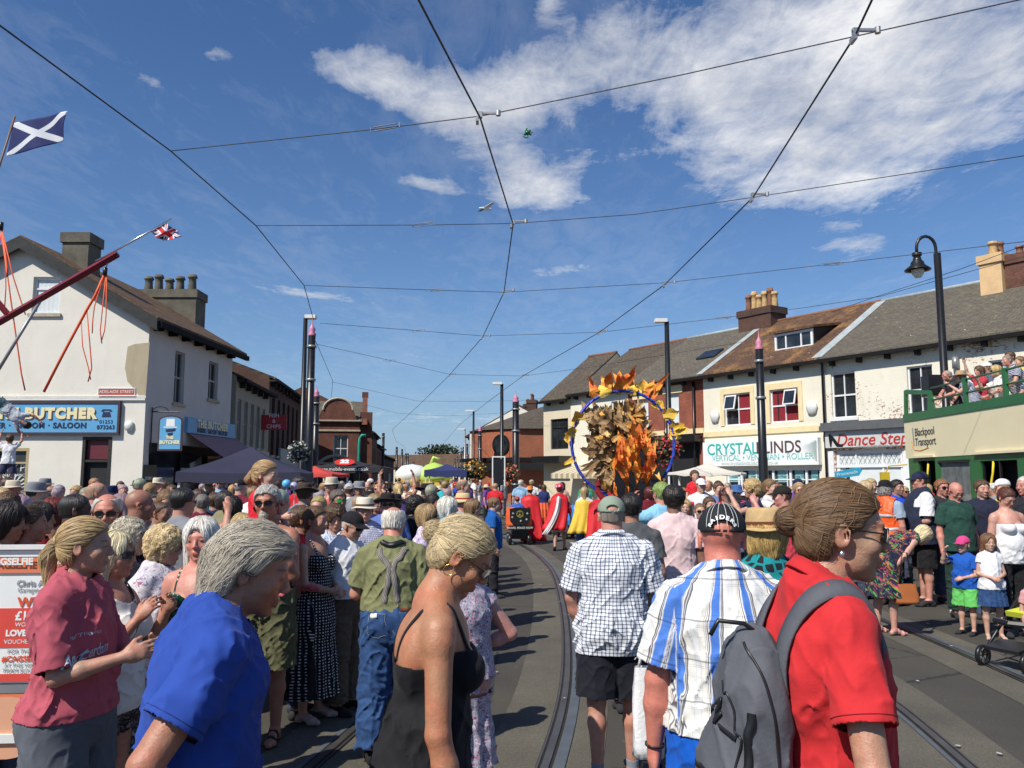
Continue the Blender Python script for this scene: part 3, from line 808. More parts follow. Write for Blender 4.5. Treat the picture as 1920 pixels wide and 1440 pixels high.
 # building garments
def _mesh_part(name,f,lo,hi,vox,mat,parent,colr=None,uncut=None,solid=0.0,puv=None,sm=1,smin_cap=0.6):
 V,F=surface_nets(f,lo,hi,vox)
 if len(V)==0:return None
 if uncut is not None:
  kill=uncut(V.astype(np.float32),vox)
  V,F,_=drop_verts(V,F,kill);V,F=main_pieces(V,F)
 if len(F)==0:return None
 if sm:V=smooth_verts(V,F,sm,0.4)
 me=np_mesh(name,V,F,puv=puv(V)if puv is not None else None)
 o=link_mesh(name,me,mat,parent)
 if colr is not None:o.color=(*colr,1)
 if solid:
  m=o.modifiers.new('thickness','SOLIDIFY');m.thickness=solid;m.offset=-1
 return o
def folds(p,amp,sc=1.0,dirz=0.5):
 q=p*A(sc,sc,sc*dirz)
 w=p+0.03*np.stack([vnoise(p*5+3),vnoise(p*5+11),vnoise(p*5+23)],1)
 a=(1-np.abs(vnoise(w*A(13,13,3.5)*sc+5)))**4*2-0.7
 b=(1-np.abs(vnoise((w@_FR)*A(19,19,4)*sc+17)))**4*2-0.7
 c=(1-np.abs(vnoise((w@_FR2)*A(26,26,5)*sc+29)))**4*2-0.7
 return(-amp*(0.9*a+0.9*b+0.6*c)).astype(np.float32)
_FR=rotm(0.7,0.5,0.3);_FR2=rotm(-0.5,-0.6,0.9)
def torso_uv(B):
 def f(V):
  q=(V-B.chest)@B.Rc
  u=np.arctan2(q[:,0],-q[:,1])*0.155*B.k;v=q[:,2]
  out=np.stack([u,v,np.zeros(len(V))],1)
  for i in(0,1):
   ax=B.el[i]-B.sh[i];L=np.linalg.norm(ax);ax=ax/L
   r=V-B.sh[i];t=r@ax;rad=np.linalg.norm(r-t[:,None]*ax,axis=1)
   dT=np.abs(q[:,0])>(B.sw+0.012)*B.k
   m=dT&(t>-0.05)
   e1=np.array([0,1.0,0])-ax*ax[1];e1/=np.linalg.norm(e1);e2=np.cross(ax,e1)
   m&=(np.sign(q[:,0])==(1,-1)[i])
   out[m,0]=(np.arctan2(r[m]@e2,r[m]@e1)*0.062*B.k);out[m,1]=t[m]
  return out
 return f
def leg_uv(B):
 def f(V):
  out=np.zeros((len(V),3));sdx=(V[:,0]<0).astype(int)
  for i in(0,1):
   m=sdx==i;c=B.leg[i][1]
   out[m,0]=np.arctan2(V[m,0]-c[0],-(V[m,1]-c[1]))*0.085;out[m,1]=V[m,2]
  return out
 return f
def auto_locks(B,st,colr,root):
 n={'short':500,'crop':0,'balding':300}.get(st,650)
 if not n:return
 me=B.hair.data;nv=len(me.vertices);co=np.empty(nv*3,np.float32);me.vertices.foreach_get('co',co);co=co.reshape(-1,3)
 if st in('tied','bun','pony'):
  c=head_pt(B,0,-0.105,0.02)
  g=lambda P:((c-P)/np.maximum(np.linalg.norm(c-P,axis=1),1e-5)[:,None]).astype(np.float32);L,w,r=0.09,0.06,0.0019
 elif st in('short','balding'):
  c=head_pt(B,0,-0.045,0.10);dn=B.Rh@A(0,0,-0.6)
  g=lambda P:((P-c)/np.maximum(np.linalg.norm(P-c,axis=1),1e-5)[:,None]+dn).astype(np.float32);L,w,r=0.035,0.2,0.0017
 else:
  dn=B.Rh@A(0,-0.2,-1);g=lambda P:np.tile(dn,(len(P),1)).astype(np.float32);L,w,r=(0.045,1.3,0.0024)if st=='curly' else(0.12,0.2,0.0024)
 strands('hair_lock',B,B.fh,co,g,n,L,6,r,root,tuple(min(1,v*1.25)for v in colr),int(B.hc[2]*1e4)%999,0.0008,w)
def make_top(B,kind='tee',vox=0.008,loose=0.018,sleeve=0.62,hem=-0.08,amp=0.0045,neck=0.062,vneck=0.0,name='shirt',bustz=0.07,under=None):
 k=B.k;up=B.Rc@A(0,0,1);down_end=B.P0+A(0,0,hem*k)
 def core(p):
  d=B.torso(p,loose*k,0.07)
  if kind in('tee','polo','shirt','vest','tunic'):
   ra=(0.118+0.04*B.fat)*k+loose
   c1=B.chest+B.Rc@A(0,0.01+0.01*B.fat,-0.02)*k;c2=B.P0+A(0,0.012+0.02*B.fat,hem+0.02)*k
   q1=cone((p-c1)*A(0.80,1,1)+c1,c1,c2,ra*0.90,ra*(1.0+0.04*B.fat))
   d=smin(d,q1,0.05*k)
  if under is not None:d=smin(d,under(p)-0.007,0.012)
  return d
 def sleeves(p,d,cut):
  if sleeve<=0:return d
  for i in(0,1):
   ax=B.el[i]-B.sh[i];L=float(np.linalg.norm(ax));ax=ax/L
   a=B.arm_r()[0]*k*(1+0.2*B.fat)
   if sleeve<=1.0:
    e=cone(p,B.sh[i],B.sh[i]+ax*L*(sleeve+0.12),a+loose*k*0.75,a+(loose*1.15+0.004)*k)
    if cut:e=np.maximum(e,(p-B.sh[i])@ax-L*sleeve)
   else:
    e=B.arm(p,i,loose*k*0.8)
    if cut:
     fx=B.wr[i]-B.el[i];fl=np.linalg.norm(fx);fx=fx/fl
     e=np.maximum(e,(p-B.el[i])@fx-fl*(sleeve-1.0))
   d=smin(d,e,0.014*k)
  return d
 def disp(p,d):
  m=np.abs(d)<0.05
  if m.any():
   q=p[m];fo=np.minimum(folds(q,amp*0.85),0.5*loose);fd=np.clip(np.abs(q[:,2]-down_end[2])/(0.05*k),0.15,1)
   if 0<sleeve<=1.0:
    for i in(0,1):
     ax=B.el[i]-B.sh[i];L=float(np.linalg.norm(ax));ax=ax/L;r=q-B.sh[i];h=r@ax;rad=np.linalg.norm(r-h[:,None]*ax,axis=1)
     fd=np.minimum(fd,np.where(rad<0.095*k,np.clip(np.abs(h-L*sleeve)/(0.045*k),0.12,1),1))
   d=d.copy();d[m]+=(fo*fd).astype(np.float32)
  if under is not None:d=np.minimum(d,under(p)-0.005)
  return d
 def cuts(p,d):
  d=np.maximum(d,-(p[:,2]-down_end[2]))
  q=(p-B.neck)@B.Rn/k
  nk=np.sqrt(q[:,0]**2+(q[:,1]-0.018)**2)-neck-np.maximum(q[:,1],0)*vneck
  nk=np.maximum(nk,-(q[:,2]-0.0+q[:,1]*(0.55+vneck*1.5)))
  d=np.maximum(d,-nk*k)
  if kind in('tank','strappy','tube','vest'):
   c=(p-B.chest)@B.Rc/k
   if kind in('tank','vest'):
    w=(0.118 if kind=='tank' else 0.145)+0.02*B.fat
    armh=np.maximum(w-np.abs(c[:,0]),0.02-c[:,2]+(np.abs(c[:,0])-w)*0.0)
    d=np.maximum(d,-np.where(c[:,2]>0.0,np.minimum((np.abs(c[:,0])-w)*-1,0),-9)*k*-1)if False else d
    cut=np.minimum(np.abs(c[:,0])-w,c[:,2]-0.015)
    d=np.maximum(d,cut*k)
    if kind=='tank':
     c2=np.minimum((0.075+vneck*0.1)-np.sqrt(c[:,0]**2+np.minimum(c[:,2]-0.16,0)**2*(0.5 if vneck else 2.5)),1)
     d=np.maximum(d,c2*k)
   else:
    ztop=bustz-0.05*(c[:,1]<0)*(kind=='strappy')
    slope=np.clip((c[:,1]+0.05)/0.1,0,1)*(0.055 if kind=='strappy' else 0.0)
    dip=0.5*np.maximum(0.05-np.abs(c[:,0]),0)*(c[:,1]>0)if kind=='strappy' else 0
    d=np.maximum(d,(c[:,2]-(bustz-0.055+slope-dip))*k)
  return d
 f=lambda p:cuts(p,disp(p,sleeves(p,core(p),True)))
 def kill(p,vx):
  u=disp(p,sleeves(p,core(p),False));ins=u<-0.5*vx-0.001
  c=cuts(p,np.full(len(p),-9.0,np.float32));m=np.abs(c)<0.9*vx
  if 0<sleeve:
   for i in(0,1):
    if sleeve<=1.0:a,b,t=B.sh[i],B.el[i],sleeve
    else:a,b,t=B.el[i],B.wr[i],sleeve-1.0
    ax=b-a;L=float(np.linalg.norm(ax));ax=ax/L;r=p-a;h=r@ax
    rad=np.linalg.norm(r-h[:,None]*ax,axis=1)
    m|=(np.abs(h-L*t)<0.8*vx)&(rad<(0.075+0.03*B.fat)*k)
  return m&ins
 f.kill=kill
 return f
def make_bottom(B,kind='trousers',vox=0.008,loose=0.014,length=1.86,waist=0.10,amp=0.004,flare=0.018):
 k=B.k
 def core(p,cut):
  d=ell(p,B.P0+A(0,-0.008,0.0)*k,[(0.155+0.034*B.fat)*k+loose,(0.113+0.042*B.fat)*k+loose,0.15*k+loose])
  d=smin(d,cone((p-B.P0)*A(0.8,1,1)+B.P0,B.P0+A(0,0.006*B.fat,0.0),B.P0+A(0,0.012+0.02*B.fat,0.14)*k,(0.112+0.03*B.fat)*k+loose,(0.105+0.04*B.fat)*k+loose),0.04)
  for i,sd in enumerate((1,-1)):
   d=smin(d,ell(p,B.P0+A(0.07*sd,-0.062,-0.035)*k,[0.083*k+loose,0.066*k+loose,0.09*k+loose]),0.03*k)
   h,kn,an=B.leg[i];ff=1+0.16*B.fat
   th=kn-h;sh=an-kn
   if length<=1.0:
    tl=float(np.linalg.norm(th));ax=th/tl
    e=cone(p,h+A(0,0,0.02)*k,h+th*(length+0.1),0.088*k*ff+loose,0.075*k*ff+loose+flare)
    if cut:e=np.maximum(e,(p-h)@ax-tl*length)
   else:
    e=cone(p,h+A(0,0,0.02)*k,kn,0.086*k*ff+loose,0.062*k*(1+.1*B.fat)+loose+flare*0.5)
    e2=cone(p,kn,an+sh*0.1,0.062*k+loose+flare*0.5,0.047*k+loose+flare)
    if cut:
     sl=float(np.linalg.norm(sh));ax=sh/sl;e2=np.maximum(e2,(p-kn)@ax-sl*(length-1.0))
    e=smin(e,e2,0.02)
   d=smin(d,e,0.012*k)
  m=np.abs(d)<0.05
  if m.any():
   d=d.copy();zz=folds(p[m],amp,1.0,1.6)
   if length>1.2:
    z=p[m][:,2]/k
    w=p[m]+0.05*np.stack([vnoise(p[m]*6+2),vnoise(p[m]*6+9),vnoise(p[m]*6+31)],1)
    cr=1-2*np.abs(vnoise(w*A(7,7,24)+40))
    zz=zz+(0.009*cr*(np.clip(1-np.abs(z-0.47)/0.2,0,1)+np.clip(1-np.abs(z-0.14)/0.14,0,1)+0.25)).astype(np.float32)
   d[m]+=zz
  return d
 def f(p):
  d=core(p,True);return np.maximum(d,p[:,2]-(B.P0[2]+waist*k))
 def kill(p,vx):
  ins=core(p,False)<-0.5*vx-0.001;m=np.abs(p[:,2]-(B.P0[2]+waist*k))<0.8*vx
  for i in(0,1):
   h,kn,an=B.leg[i];a,b,t=(h,kn,length)if length<=1 else(kn,an,length-1.0)
   ax=b-a;L=float(np.linalg.norm(ax));ax=ax/L;hh=(p-a)@ax
   m|=(np.abs(hh-L*t)<0.8*vx)
  return m&ins
 f.kill=kill;f.core=lambda p:core(p,True)
 return f
def make_skirt(B,z0=0.12,z1=-0.45,w0=0.135,w1=0.24,dep=0.8,pleat=0.012,amp=0.004,nple=14,loose=0.0):
 k=B.k;w0+=0.03*B.fat;w1+=0.03*B.fat
 def core(p):
  q=(p-B.P0)/k;t=np.clip((z0-q[:,2])/(z0-z1+1e-6),0,1.2)
  hip=0.025*np.sin(np.clip(t*2.0,0,1)*PI)
  ww=w0+(w1-w0)*t**0.8+hip
  ang=np.arctan2(q[:,0],q[:,1])
  rad=np.sqrt((q[:,0])**2+((q[:,1]-0.005-0.02*B.fat)/dep)**2)
  ww=ww+pleat*t*np.sin(ang*nple+2.0*vnoise(p*4))
  return((rad-ww)*k*0.85+folds(p,amp,1.0,0.4)).astype(np.float32)
 def f(p):
  d=core(p);return np.maximum(np.maximum(d,p[:,2]-(B.P0[2]+z0*k)),-(p[:,2]-(B.P0[2]+z1*k)))
 f.core=lambda p:np.maximum(core(p),p[:,2]-(B.P0[2]+z0*k))
 f.kill=lambda p,vx:(core(p)<-0.5*vx-0.001)&((np.abs(p[:,2]-(B.P0[2]+z0*k))<0.8*vx)|(np.abs(p[:,2]-(B.P0[2]+z1*k))<0.8*vx))
 return f
def head_matrix(B):
 M=Matrix([[float(B.Rh[i][j])*B.hk for j in range(3)]for i in range(3)]).to_4x4()
 M.translation=Vector(ev(B.hc));return M
def headgear(B,kind,colr,parent,vox=0.006,band=None,back=False,mat=None,brim=None,seed=0):
 M=head_matrix(B)
 mat=mat or CLOTH
 if kind in('cap','visor'):
  rz=PI if back else 0.0
  Rz=rotm(rz=rz)
  def f(p):
   q=B.hq(p);q=q@Rz
   y=q[:,1]
   dome=ell(q,A(0,-0.012 if not back else 0.012,0.040),(0.088,0.110,0.094))+0.0012*vnoise(q*30)
   dome=smax(dome,0.036+(0.05*(y))*(0.35)-q[:,2],0.004)
   if back is False:
    g=ell(q,A(0,-0.115,0.050),(0.038,0.04,0.022));dome=np.maximum(dome,-g)
    dome=np.minimum(dome,np.maximum(np.abs(ell(q,A(0,-0.012,0.040),(0.087,0.109,0.1)))-0.002,np.abs(q[:,2]-0.034)-0.007)+(q[:,1]>-0.06)*0.1)
   zb=q[:,2]-0.048+4.5*q[:,0]**2+0.30*(y-0.09)
   br=np.maximum(np.sqrt((q[:,0]/0.078)**2+((y-0.085)/0.085)**2)*0.08-0.08,np.abs(zb)-0.0035)
   br=np.maximum(br,0.06-y)
   return smin(dome,br,0.006)*B.hk
  r=0.2*B.hk
  return _mesh_part('cap',f,B.hc-r,B.hc+r,vox,mat,parent,colr,puv=lambda V:np.concatenate([B.hq(V)[:,[0,2]],B.hq(V)[:,1:2]],1))
 mb=MB()
 prof={'fedora':[(0.132,0.028),(0.136,0.024),(0.128,0.028),(0.094,0.038),(0.0935,0.045),(0.092,0.075),(0.086,0.112),(0.078,0.128),(0.055,0.132),(0.028,0.122),(0.001,0.120)],'bowler':[(0.118,0.052),(0.122,0.050),(0.112,0.044),(0.094,0.038),(0.093,0.070),(0.086,0.105),(0.066,0.130),(0.036,0.141),(0.001,0.144)],'cowboy':[(0.185,0.066),(0.190,0.062),(0.165,0.050),(0.125,0.040),(0.094,0.038),(0.093,0.075),(0.088,0.115),(0.078,0.138),(0.050,0.136),(0.02,0.122),(0.001,0.120)],'sunhat':[(0.185,0.018),(0.188,0.014),(0.155,0.024),(0.110,0.036),(0.095,0.040),(0.092,0.075),(0.085,0.110),(0.070,0.126),(0.035,0.132),(0.001,0.133)],'bucket':[(0.128,0.012),(0.130,0.008),(0.110,0.026),(0.095,0.042),(0.090,0.080),(0.080,0.118),(0.060,0.124),(0.001,0.126)],'toadstool':[(0.10,0.03),(0.125,0.055),(0.135,0.090),(0.118,0.135),(0.080,0.165),(0.03,0.182),(0.001,0.184)],'tall':[(0.140,0.045),(0.143,0.041),(0.12,0.040),(0.094,0.038),(0.093,0.085),(0.095,0.150),(0.092,0.158),(0.001,0.160)]}[kind]
 n=32;vs=[];rs=random.Random(seed)
 a1=rs.random()*6
 for(r,z)in prof:
  for k in range(n):
   a=2*PI*k/n
   wob=1+0.0*a
   zz=z+(0.016*math.cos(2*a)*-1 if(r>0.12 and kind in('cowboy',))else 0)+(0.006*math.sin(3*a+a1)if r>0.11 else 0)
   if kind in('fedora','cowboy')and r<0.075 and z>0.11:zz-=0.010*(1-abs(math.cos(a)))
   vs.append((r*math.cos(a)*0.93,r*math.sin(a)*1.12-0.012,zz))
 L=len(prof)
 fs=[(i*n+k,i*n+(k+1)%n,(i+1)*n+(k+1)%n,(i+1)*n+k)for i in range(L-1)for k in range(n)]
 mb.add([M@Vector(v)for v in vs],fs)
 o=mb.build('hat',mat,parent,True);o.color=(*colr,1)
 sol=o.modifiers.new('thickness','SOLIDIFY');sol.thickness=0.003
 if band:
  m2=MB();vs=[]
  for(r,z)in((0.0965,0.043),(0.0955,0.062)):
   for k in range(n):
    a=2*PI*k/n;vs.append(M@Vector((r*math.cos(a)*0.93,r*math.sin(a)*1.12-0.012,z)))
  m2.add(vs,[(k,(k+1)%n,n+(k+1)%n,n+k)for k in range(n)])
  b=m2.build('hat_band',CLOTH,o,True);b.color=(*band,1)
 return o
def glasses(B,parent,mat=None,frame=None,clear=False,wide=1.0):
 M=head_matrix(B);mb=MB();fr=MB()
 for sd in(1,-1):
  pts=[]
  for k in range(14):
   a=2*PI*k/14;x=0.0325*sd+0.0265*wide*math.copysign(abs(math.cos(a))**0.75,math.cos(a));z=0.004+0.0175*math.copysign(abs(math.sin(a))**0.8,math.sin(a))
   pts.append(Vector((x,0.1035-6.5*x*x,z)))
  mb.prism([M@p for p in pts],(M.to_3x3()@Vector((0,0.0025,0))))
  fr.tube([M@(p+Vector((0,0.001,0)))for p in pts+[pts[0]]],0.0016*B.hk,5)
  fr.tube([M@Vector(q)for q in((0.058*sd*wide,0.082,0.009),(0.074*sd,0.060,0.010),(0.080*sd,0.0,0.012),(0.081*sd,-0.022,0.004))],0.0022*B.hk,6)
 fr.tube([M@Vector(q)for q in((-0.008,0.104,0.008),(0,0.107,0.010),(0.008,0.104,0.008))],0.0018*B.hk,5)
 o=fr.build('sunglasses' if not clear else 'glasses',frame or BLACKPLASTIC,parent,True)
 if not clear:mb.build('lens',mat or LENS,o,False)
 return o
def ribbon(name,f,pts,width,off,mat,parent,n=28,thick=0.003,colr=None,closed=False,nr_=None):
 """a strap laid along a surface"""
 pts=np.array([ev(p)for p in pts],np.float32)
 m=len(pts);out=[]
 for i in range(m-1):
  p0,p1,p2,p3=pts[max(i-1,0)],pts[i],pts[i+1],pts[min(i+2,m-1)]
  for t in np.linspace(0,1,max(2,n//(m-1)),endpoint=False):
   out.append(0.5*((2*p1)+(-p0+p2)*t+(2*p0-5*p1+4*p2-p3)*t*t+(-p0+3*p1-3*p2+p3)*t**3))
 out.append(pts[-1]);P=np.array(out,np.float32)
 if f is not None:P=onto(f,P,off,5);P[1:-1]=(P[:-2]+2*P[1:-1]+P[2:])/4;P[1:-1]=(P[:-2]+2*P[1:-1]+P[2:])/4
 g=grad(f,P,0.03)if f is not None else np.tile(A(*nr_),(len(P),1))
 tg=np.gradient(P,axis=0);tg/=np.maximum(np.linalg.norm(tg,axis=1),1e-6)[:,None]
 sd=np.cross(tg,g);sd/=np.maximum(np.linalg.norm(sd,axis=1),1e-6)[:,None]
 a=P+sd*width/2;b=P-sd*width/2
 V=np.stack([a,(a+b)/2+g*thick*0.4,b,b-g*thick,a-g*thick],1);V[:,1]=np.stack([(a+b)/2],1)[:,0]+g*thick*0.3
 N=len(P);idx=np.arange(N*5).reshape(N,5);F=[]
 for k in range(5):
  F.append(np.stack([idx[:-1,k],idx[:-1,(k+1)%5],idx[1:,(k+1)%5],idx[1:,k]],1))
 s=np.concatenate([[0],np.cumsum(np.linalg.norm(np.diff(P,axis=0),axis=1))])
 uv=np.zeros((N,5,3));uv[:,:,1]=s[:,None];uv[:,0,0]=width/2;uv[:,2,0]=-width/2
 me=np_mesh(name,V.reshape(-1,3),np.concatenate(F),puv=uv.reshape(-1,3))
 o=link_mesh(name,me,mat,parent)
 if colr:o.color=(*colr,1)
 return o
def text_mesh(txt,size,align='CENTER',bold=0.0,ext=0.0,shear=0.0,space=1.0):
 cu=bpy.data.curves.new('t','FONT');cu.body=txt;cu.size=size;cu.align_x=align;cu.align_y='CENTER'
 cu.offset=bold;cu.extrude=ext;cu.shear=shear;cu.space_character=space;cu.resolution_u=4
 ob=bpy.data.objects.new('t',cu);col.objects.link(ob)
 dg=bpy.context.evaluated_depsgraph_get();me=bpy.data.meshes.new_from_object(ob.evaluated_get(dg))
 bpy.data.objects.remove(ob);bpy.data.curves.remove(cu);return me
def wrap_text(name,txt,size,f,origin,right,up,off,mat,parent,bend=0.0,**kw):
 me=text_mesh(txt,size,**kw);right,up=np.array(right),np.array(up)
 n=len(me.vertices);co=np.empty(n*3,np.float32);me.vertices.foreach_get('co',co);co=co.reshape(-1,3)
 x,y=co[:,0].copy(),co[:,1].copy()
 if bend:
  Rr=1/bend;a=x/Rr;x2=(Rr+y)*np.sin(a);y2=(Rr+y)*np.cos(a)-Rr;x,y=x2,y2
 P=np.array(ev(origin))+x[:,None]*right+y[:,None]*up
 P=onto(f,P,off,6);me.vertices.foreach_set('co',P.astype(np.float32).ravel());me.update()
 o=link_mesh(name,me,mat,parent);return o
def shoe_sdf(B,i,t=0.008,hi=0.0):
 def f(p):
  d=B.foot(p,i,t*B.k)
  an=B.leg[i][2];th=B.legdirs[i][1];sd=(1,-1)[i]
  up=-A(th[0]*sd,th[1],th[2]);up/=np.linalg.norm(up)
  return np.maximum(d,(p-an)@up-(0.006+hi)*B.k)
 return f
def soft_skin(c):
 l=0.35*c[0]+0.5*c[1]+0.15*c[2];return tuple((v*0.84+l*0.16)*0.93 for v in c)
def person(name='person',top_at=None,yaw=0.0,vox=0.009,label=None,group=None,root=None,spec=None,feet=True,**sp):
 """builds one person. top_at: world point of the crown. yaw: facing direction, 0 = +Y, positive turns towards -X"""
 s=dict(H=1.72,fat=0.25,fem=False,lean=0,hunch=0,head=(0,0,0),arms=('down','down'),stride=0.0,hs=1.0,skin=(0.50,0.29,0.20),hair='short',hairc=(0.06,0.04,0.03),top='tee',topc=(0.5,0.5,0.5),topm=None,bottom='trousers',botc=(0.05,0.06,0.1),botm=None)
 s.update(sp);s['skin']=soft_skin(s['skin'])
 if top_at is not None and 'H' not in sp:s['H']=max(top_at[2]-s.get('lift',0),0.9)
 B=Body(top=(top_at[2]-s.get('lift',0))if(top_at is not None and s.get('legs')is None)else None,**{k:v for k,v in s.items()if k not in('top',)})
 B.spec=s
 if root is None:
  root=empty(name,(0,0,0),yaw,label,'person',group)
 lo,hi=B.bounds()
 f=B.full
 V,F=surface_nets(f,lo,hi,vox)
 V=smooth_verts(V,F,1,0.3)
 me=np_mesh('body',V,F,colors=B.paint(V,brow=s.get('brow',(0.3,0.22,0.18)),stubble=s.get('stubble',0),makeup=s['fem']))
 body=link_mesh('body',me,SKIN,root);body.color=(*s['skin'],1)
 k=B.k;B.root=root;B.bodyobj=body
 cv=max(vox,0.0055)
 tl,th_=lo-0.04,hi+0.04
 bt=s['bottom'];botm=s['botm']or CLOTH;B.fb=None
 if bt in('trousers','shorts','jeans','cropped','hotpants'):
  ln=s.get('botlen',{'trousers':1.93,'jeans':1.95,'shorts':0.9,'cropped':1.55,'hotpants':0.38}[bt])
  fb=make_bottom(B,bt,loose=s.get('botloose',0.014),length=ln,flare=s.get('botflare',0.018),amp=s.get('botamp',0.004),waist=s.get('waist',0.10));B.fb=fb
  h2=th_.copy();h2[2]=B.P0[2]+0.2*k
  B.bot=_mesh_part({'hotpants':'shorts'}.get(bt,bt),fb,tl,h2,cv,botm,root,s['botc'],uncut=fb.kill,puv=leg_uv(B))
 elif bt in('skirt',):
  fb=make_skirt(B,z1=s.get('skz',-0.45),w1=s.get('skw',0.22),pleat=s.get('pleat',0.012));B.fb=fb
  e=A(0.2,0.2,0);B.bot=_mesh_part('skirt',fb,tl-e,th_+e,cv,botm,root,s['botc'],uncut=fb.kill,puv=torso_uv(B))
 tp=s['top'];topm=s['topm']or CLOTH;B.ft=None
 if tp and tp!='none':
  kw=dict(tee=dict(),polo=dict(neck=0.058),shirt=dict(loose=0.022,sleeve=0.72),tank=dict(sleeve=0,loose=0.010),vest=dict(sleeve=0,loose=0.014),strappy=dict(sleeve=0,loose=0.008),tube=dict(sleeve=0,loose=0.012,amp=0.001),long=dict(sleeve=1.93),tunic=dict(loose=0.03,hem=-0.3))[tp]
  kind='tee' if tp=='long' else tp
  for a in('loose','sleeve','hem','amp','neck','vneck','bustz'):
   if a in s:kw[a]=s[a]
  ft=make_top(B,kind,under=(B.fb.core if(B.fb is not None and not s.get('tuck')and not s.get('dress'))else None),**kw);B.ft=ft
  if s.get('dress'):
   g=make_skirt(B,z0=0.16,z1=s.get('skz',-0.45),w1=s.get('skw',0.22),pleat=s.get('pleat',0.012),w0=0.13)
   f0=ft
   def ft2(p):return smin(np.maximum(f0(p),-(p[:,2]-B.P0[2])),g(p),0.02)
   ft2.kill=lambda p,vx:f0.kill(p,vx)|(g.kill(p,vx)&(p[:,2]<B.P0[2]))
   ft=B.ft=ft2
  l2=tl.copy()-A(0.05,0.05,0);h2=th_+A(0.05,0.05,0)
  if not s.get('dress'):l2[2]=B.P0[2]-0.38*k
  B.top=_mesh_part({'tee':'t_shirt','long':'jumper','polo':'polo_shirt','strappy':'strap_top','tank':'vest_top','tube':'strapless_top','tunic':'robe'}.get(tp,tp)if not s.get('dress')else 'dress',ft,l2,h2,cv,topm,root,s['topc'],uncut=ft.kill,puv=torso_uv(B),solid=s.get('solid',0.0))
  if tp in('polo','shirt')and vox<0.0125:collar(B,s,topm,root)
  if tp in('tube',)and B.top:pass
  if tp=='strappy' and vox<0.0125:
   for sd in(1,-1):
    pts=[B.chest+B.Rc@(A(*q)*k)for q in((0.085*sd,0.10,0.03),(0.095*sd,0.085,0.10),(0.088*sd,0.0,0.175),(0.085*sd,-0.08,0.10),(0.07*sd,-0.10,0.01))]
    ribbon('strap',B.torso_arms,pts,0.016*k,0.003,topm,B.top,colr=s['topc'],thick=0.002)
 if feet:
  shc=s.get('shoec',(0.03,0.03,0.035));sk=s.get('shoe','trainer')
  for i in(0,1):
   an=B.leg[i][2]
   if sk=='sandal':
    fs=shoe_sdf(B,i,0.004);fo=lambda p,i=i:B.foot(p,i,0.001)
    def f2(p,i=i):
     th=B.legdirs[i][1];sd=(1,-1)[i];up=-A(th[0]*sd,th[1],th[2]);up/=np.linalg.norm(up)
     h=(p-an_[i])@up/B.k;d=B.foot(p,i,0.005*B.k);u=p[:,1]/B.k
     sole=np.maximum(d,h+0.058)
     bands=np.maximum(d,np.minimum(np.abs(((p-an_[i])[:,1])/B.k-0.10)-0.014,np.abs(((p-an_[i])[:,1])/B.k-0.045)-0.011))
     return np.minimum(sole,np.maximum(bands,h-0.02))
    an_=[B.leg[0][2],B.leg[1][2]]
    fs=f2
   else:fs=shoe_sdf(B,i,0.009,s.get('shoehi',0.0))
   r=0.24*k
   o=_mesh_part('sandal' if sk=='sandal' else 'shoe',fs,an-A(0.14*k,0.12*k,0.14*k),an+A(0.14*k,0.28*k,0.10*k),cv,CLOTH,root,shc,puv=lambda V:V)
   if s.get('socks')and o:
    def sf(p,i=i):
     h,kn,an=B.leg[i];return np.maximum(np.maximum(cone(p,kn+(an-kn)*0.5,an,0.05*k,0.036*k),p[:,2]-(an[2]+s.get('sockz',0.06))),-(p[:,2]-an[2]+0.03))
    _mesh_part('sock',sf,an-0.13,an+0.16,cv,CLOTH,root,s['socks'],puv=lambda V:V)
 hv=max(vox*0.8,0.0042)
 st=s['hair'];B.fh=None
 if st and st not in('none','bald'):
  fh0=hair_sdf(B,st,s.get('hairsize',1.0));fh=fh0
  if s.get('hat'):fh=lambda p:np.maximum(fh0(p),(B.hq(p)[:,2]-0.044)*B.hk)
  B.fh=fh
  r=0.19*B.hk;a=B.hc-A(r,r*1.2,0.42*B.hk if st in('long','pony','swept')else r);b=B.hc+A(r,r,r)
  if st in('pony',):a=B.hc-0.42*B.hk;b=B.hc+0.3*B.hk
  def huv(V):
   q=B.hq(V)
   if st in('tied','pony','bun'):
    c=np.array([0,-0.118,0.02]);ang=np.arctan2(q[:,0],q[:,2]-c[2])*0.10
    back=q[:,1]<-0.12
    return np.stack([np.where(back,q[:,0],ang),q[:,1]+q[:,2]*0.3,q[:,2]*0],1)
   return np.stack([np.arctan2(q[:,0],q[:,1])*0.10,q[:,2]+q[:,1]*0.2,q[:,2]*0],1)
  B.hair=_mesh_part('hair',fh,a,b,hv,HAIR,root,s['hairc'],puv=huv)
  if vox<0.0092 and s.get('autolocks',True):auto_locks(B,st,s['hairc'],root)
 if s.get('beard')is not None:
  fb_=beard_sdf(B,s.get('beardlong',0),s.get('goatee',False));r=0.17*B.hk
  B.beard=_mesh_part('beard',fb_,B.hc-r,B.hc+r,hv,HAIR,root,s['beard'],puv=lambda V:V);B.fbeard=fb_
 if s.get('hat'):
  hk_,hc_=s['hat'][:2];B.hat=headgear(B,hk_,hc_,root,vox=hv,band=s.get('band'),back=s.get('capback',False),mat=s.get('hatm'))
 if s.get('shades'):glasses(B,root,mat=s.get('lensm'),frame=s.get('framem'))
 if s.get('specs'):glasses(B,root,clear=True)
 if top_at is not None:
  t=B.hc+B.Rh@A(0,-0.01,0.118*B.hk)
  w=rot_z(ev(t),yaw);root.location=(top_at[0]-w.x,top_at[1]-w.y,s.get('lift',0)+(top_at[2]-t[2]-s.get('lift',0)if s.get('legs')is not None or s.get('nofit')else 0))
  root.rotation_euler=(0,0,yaw)
 return B
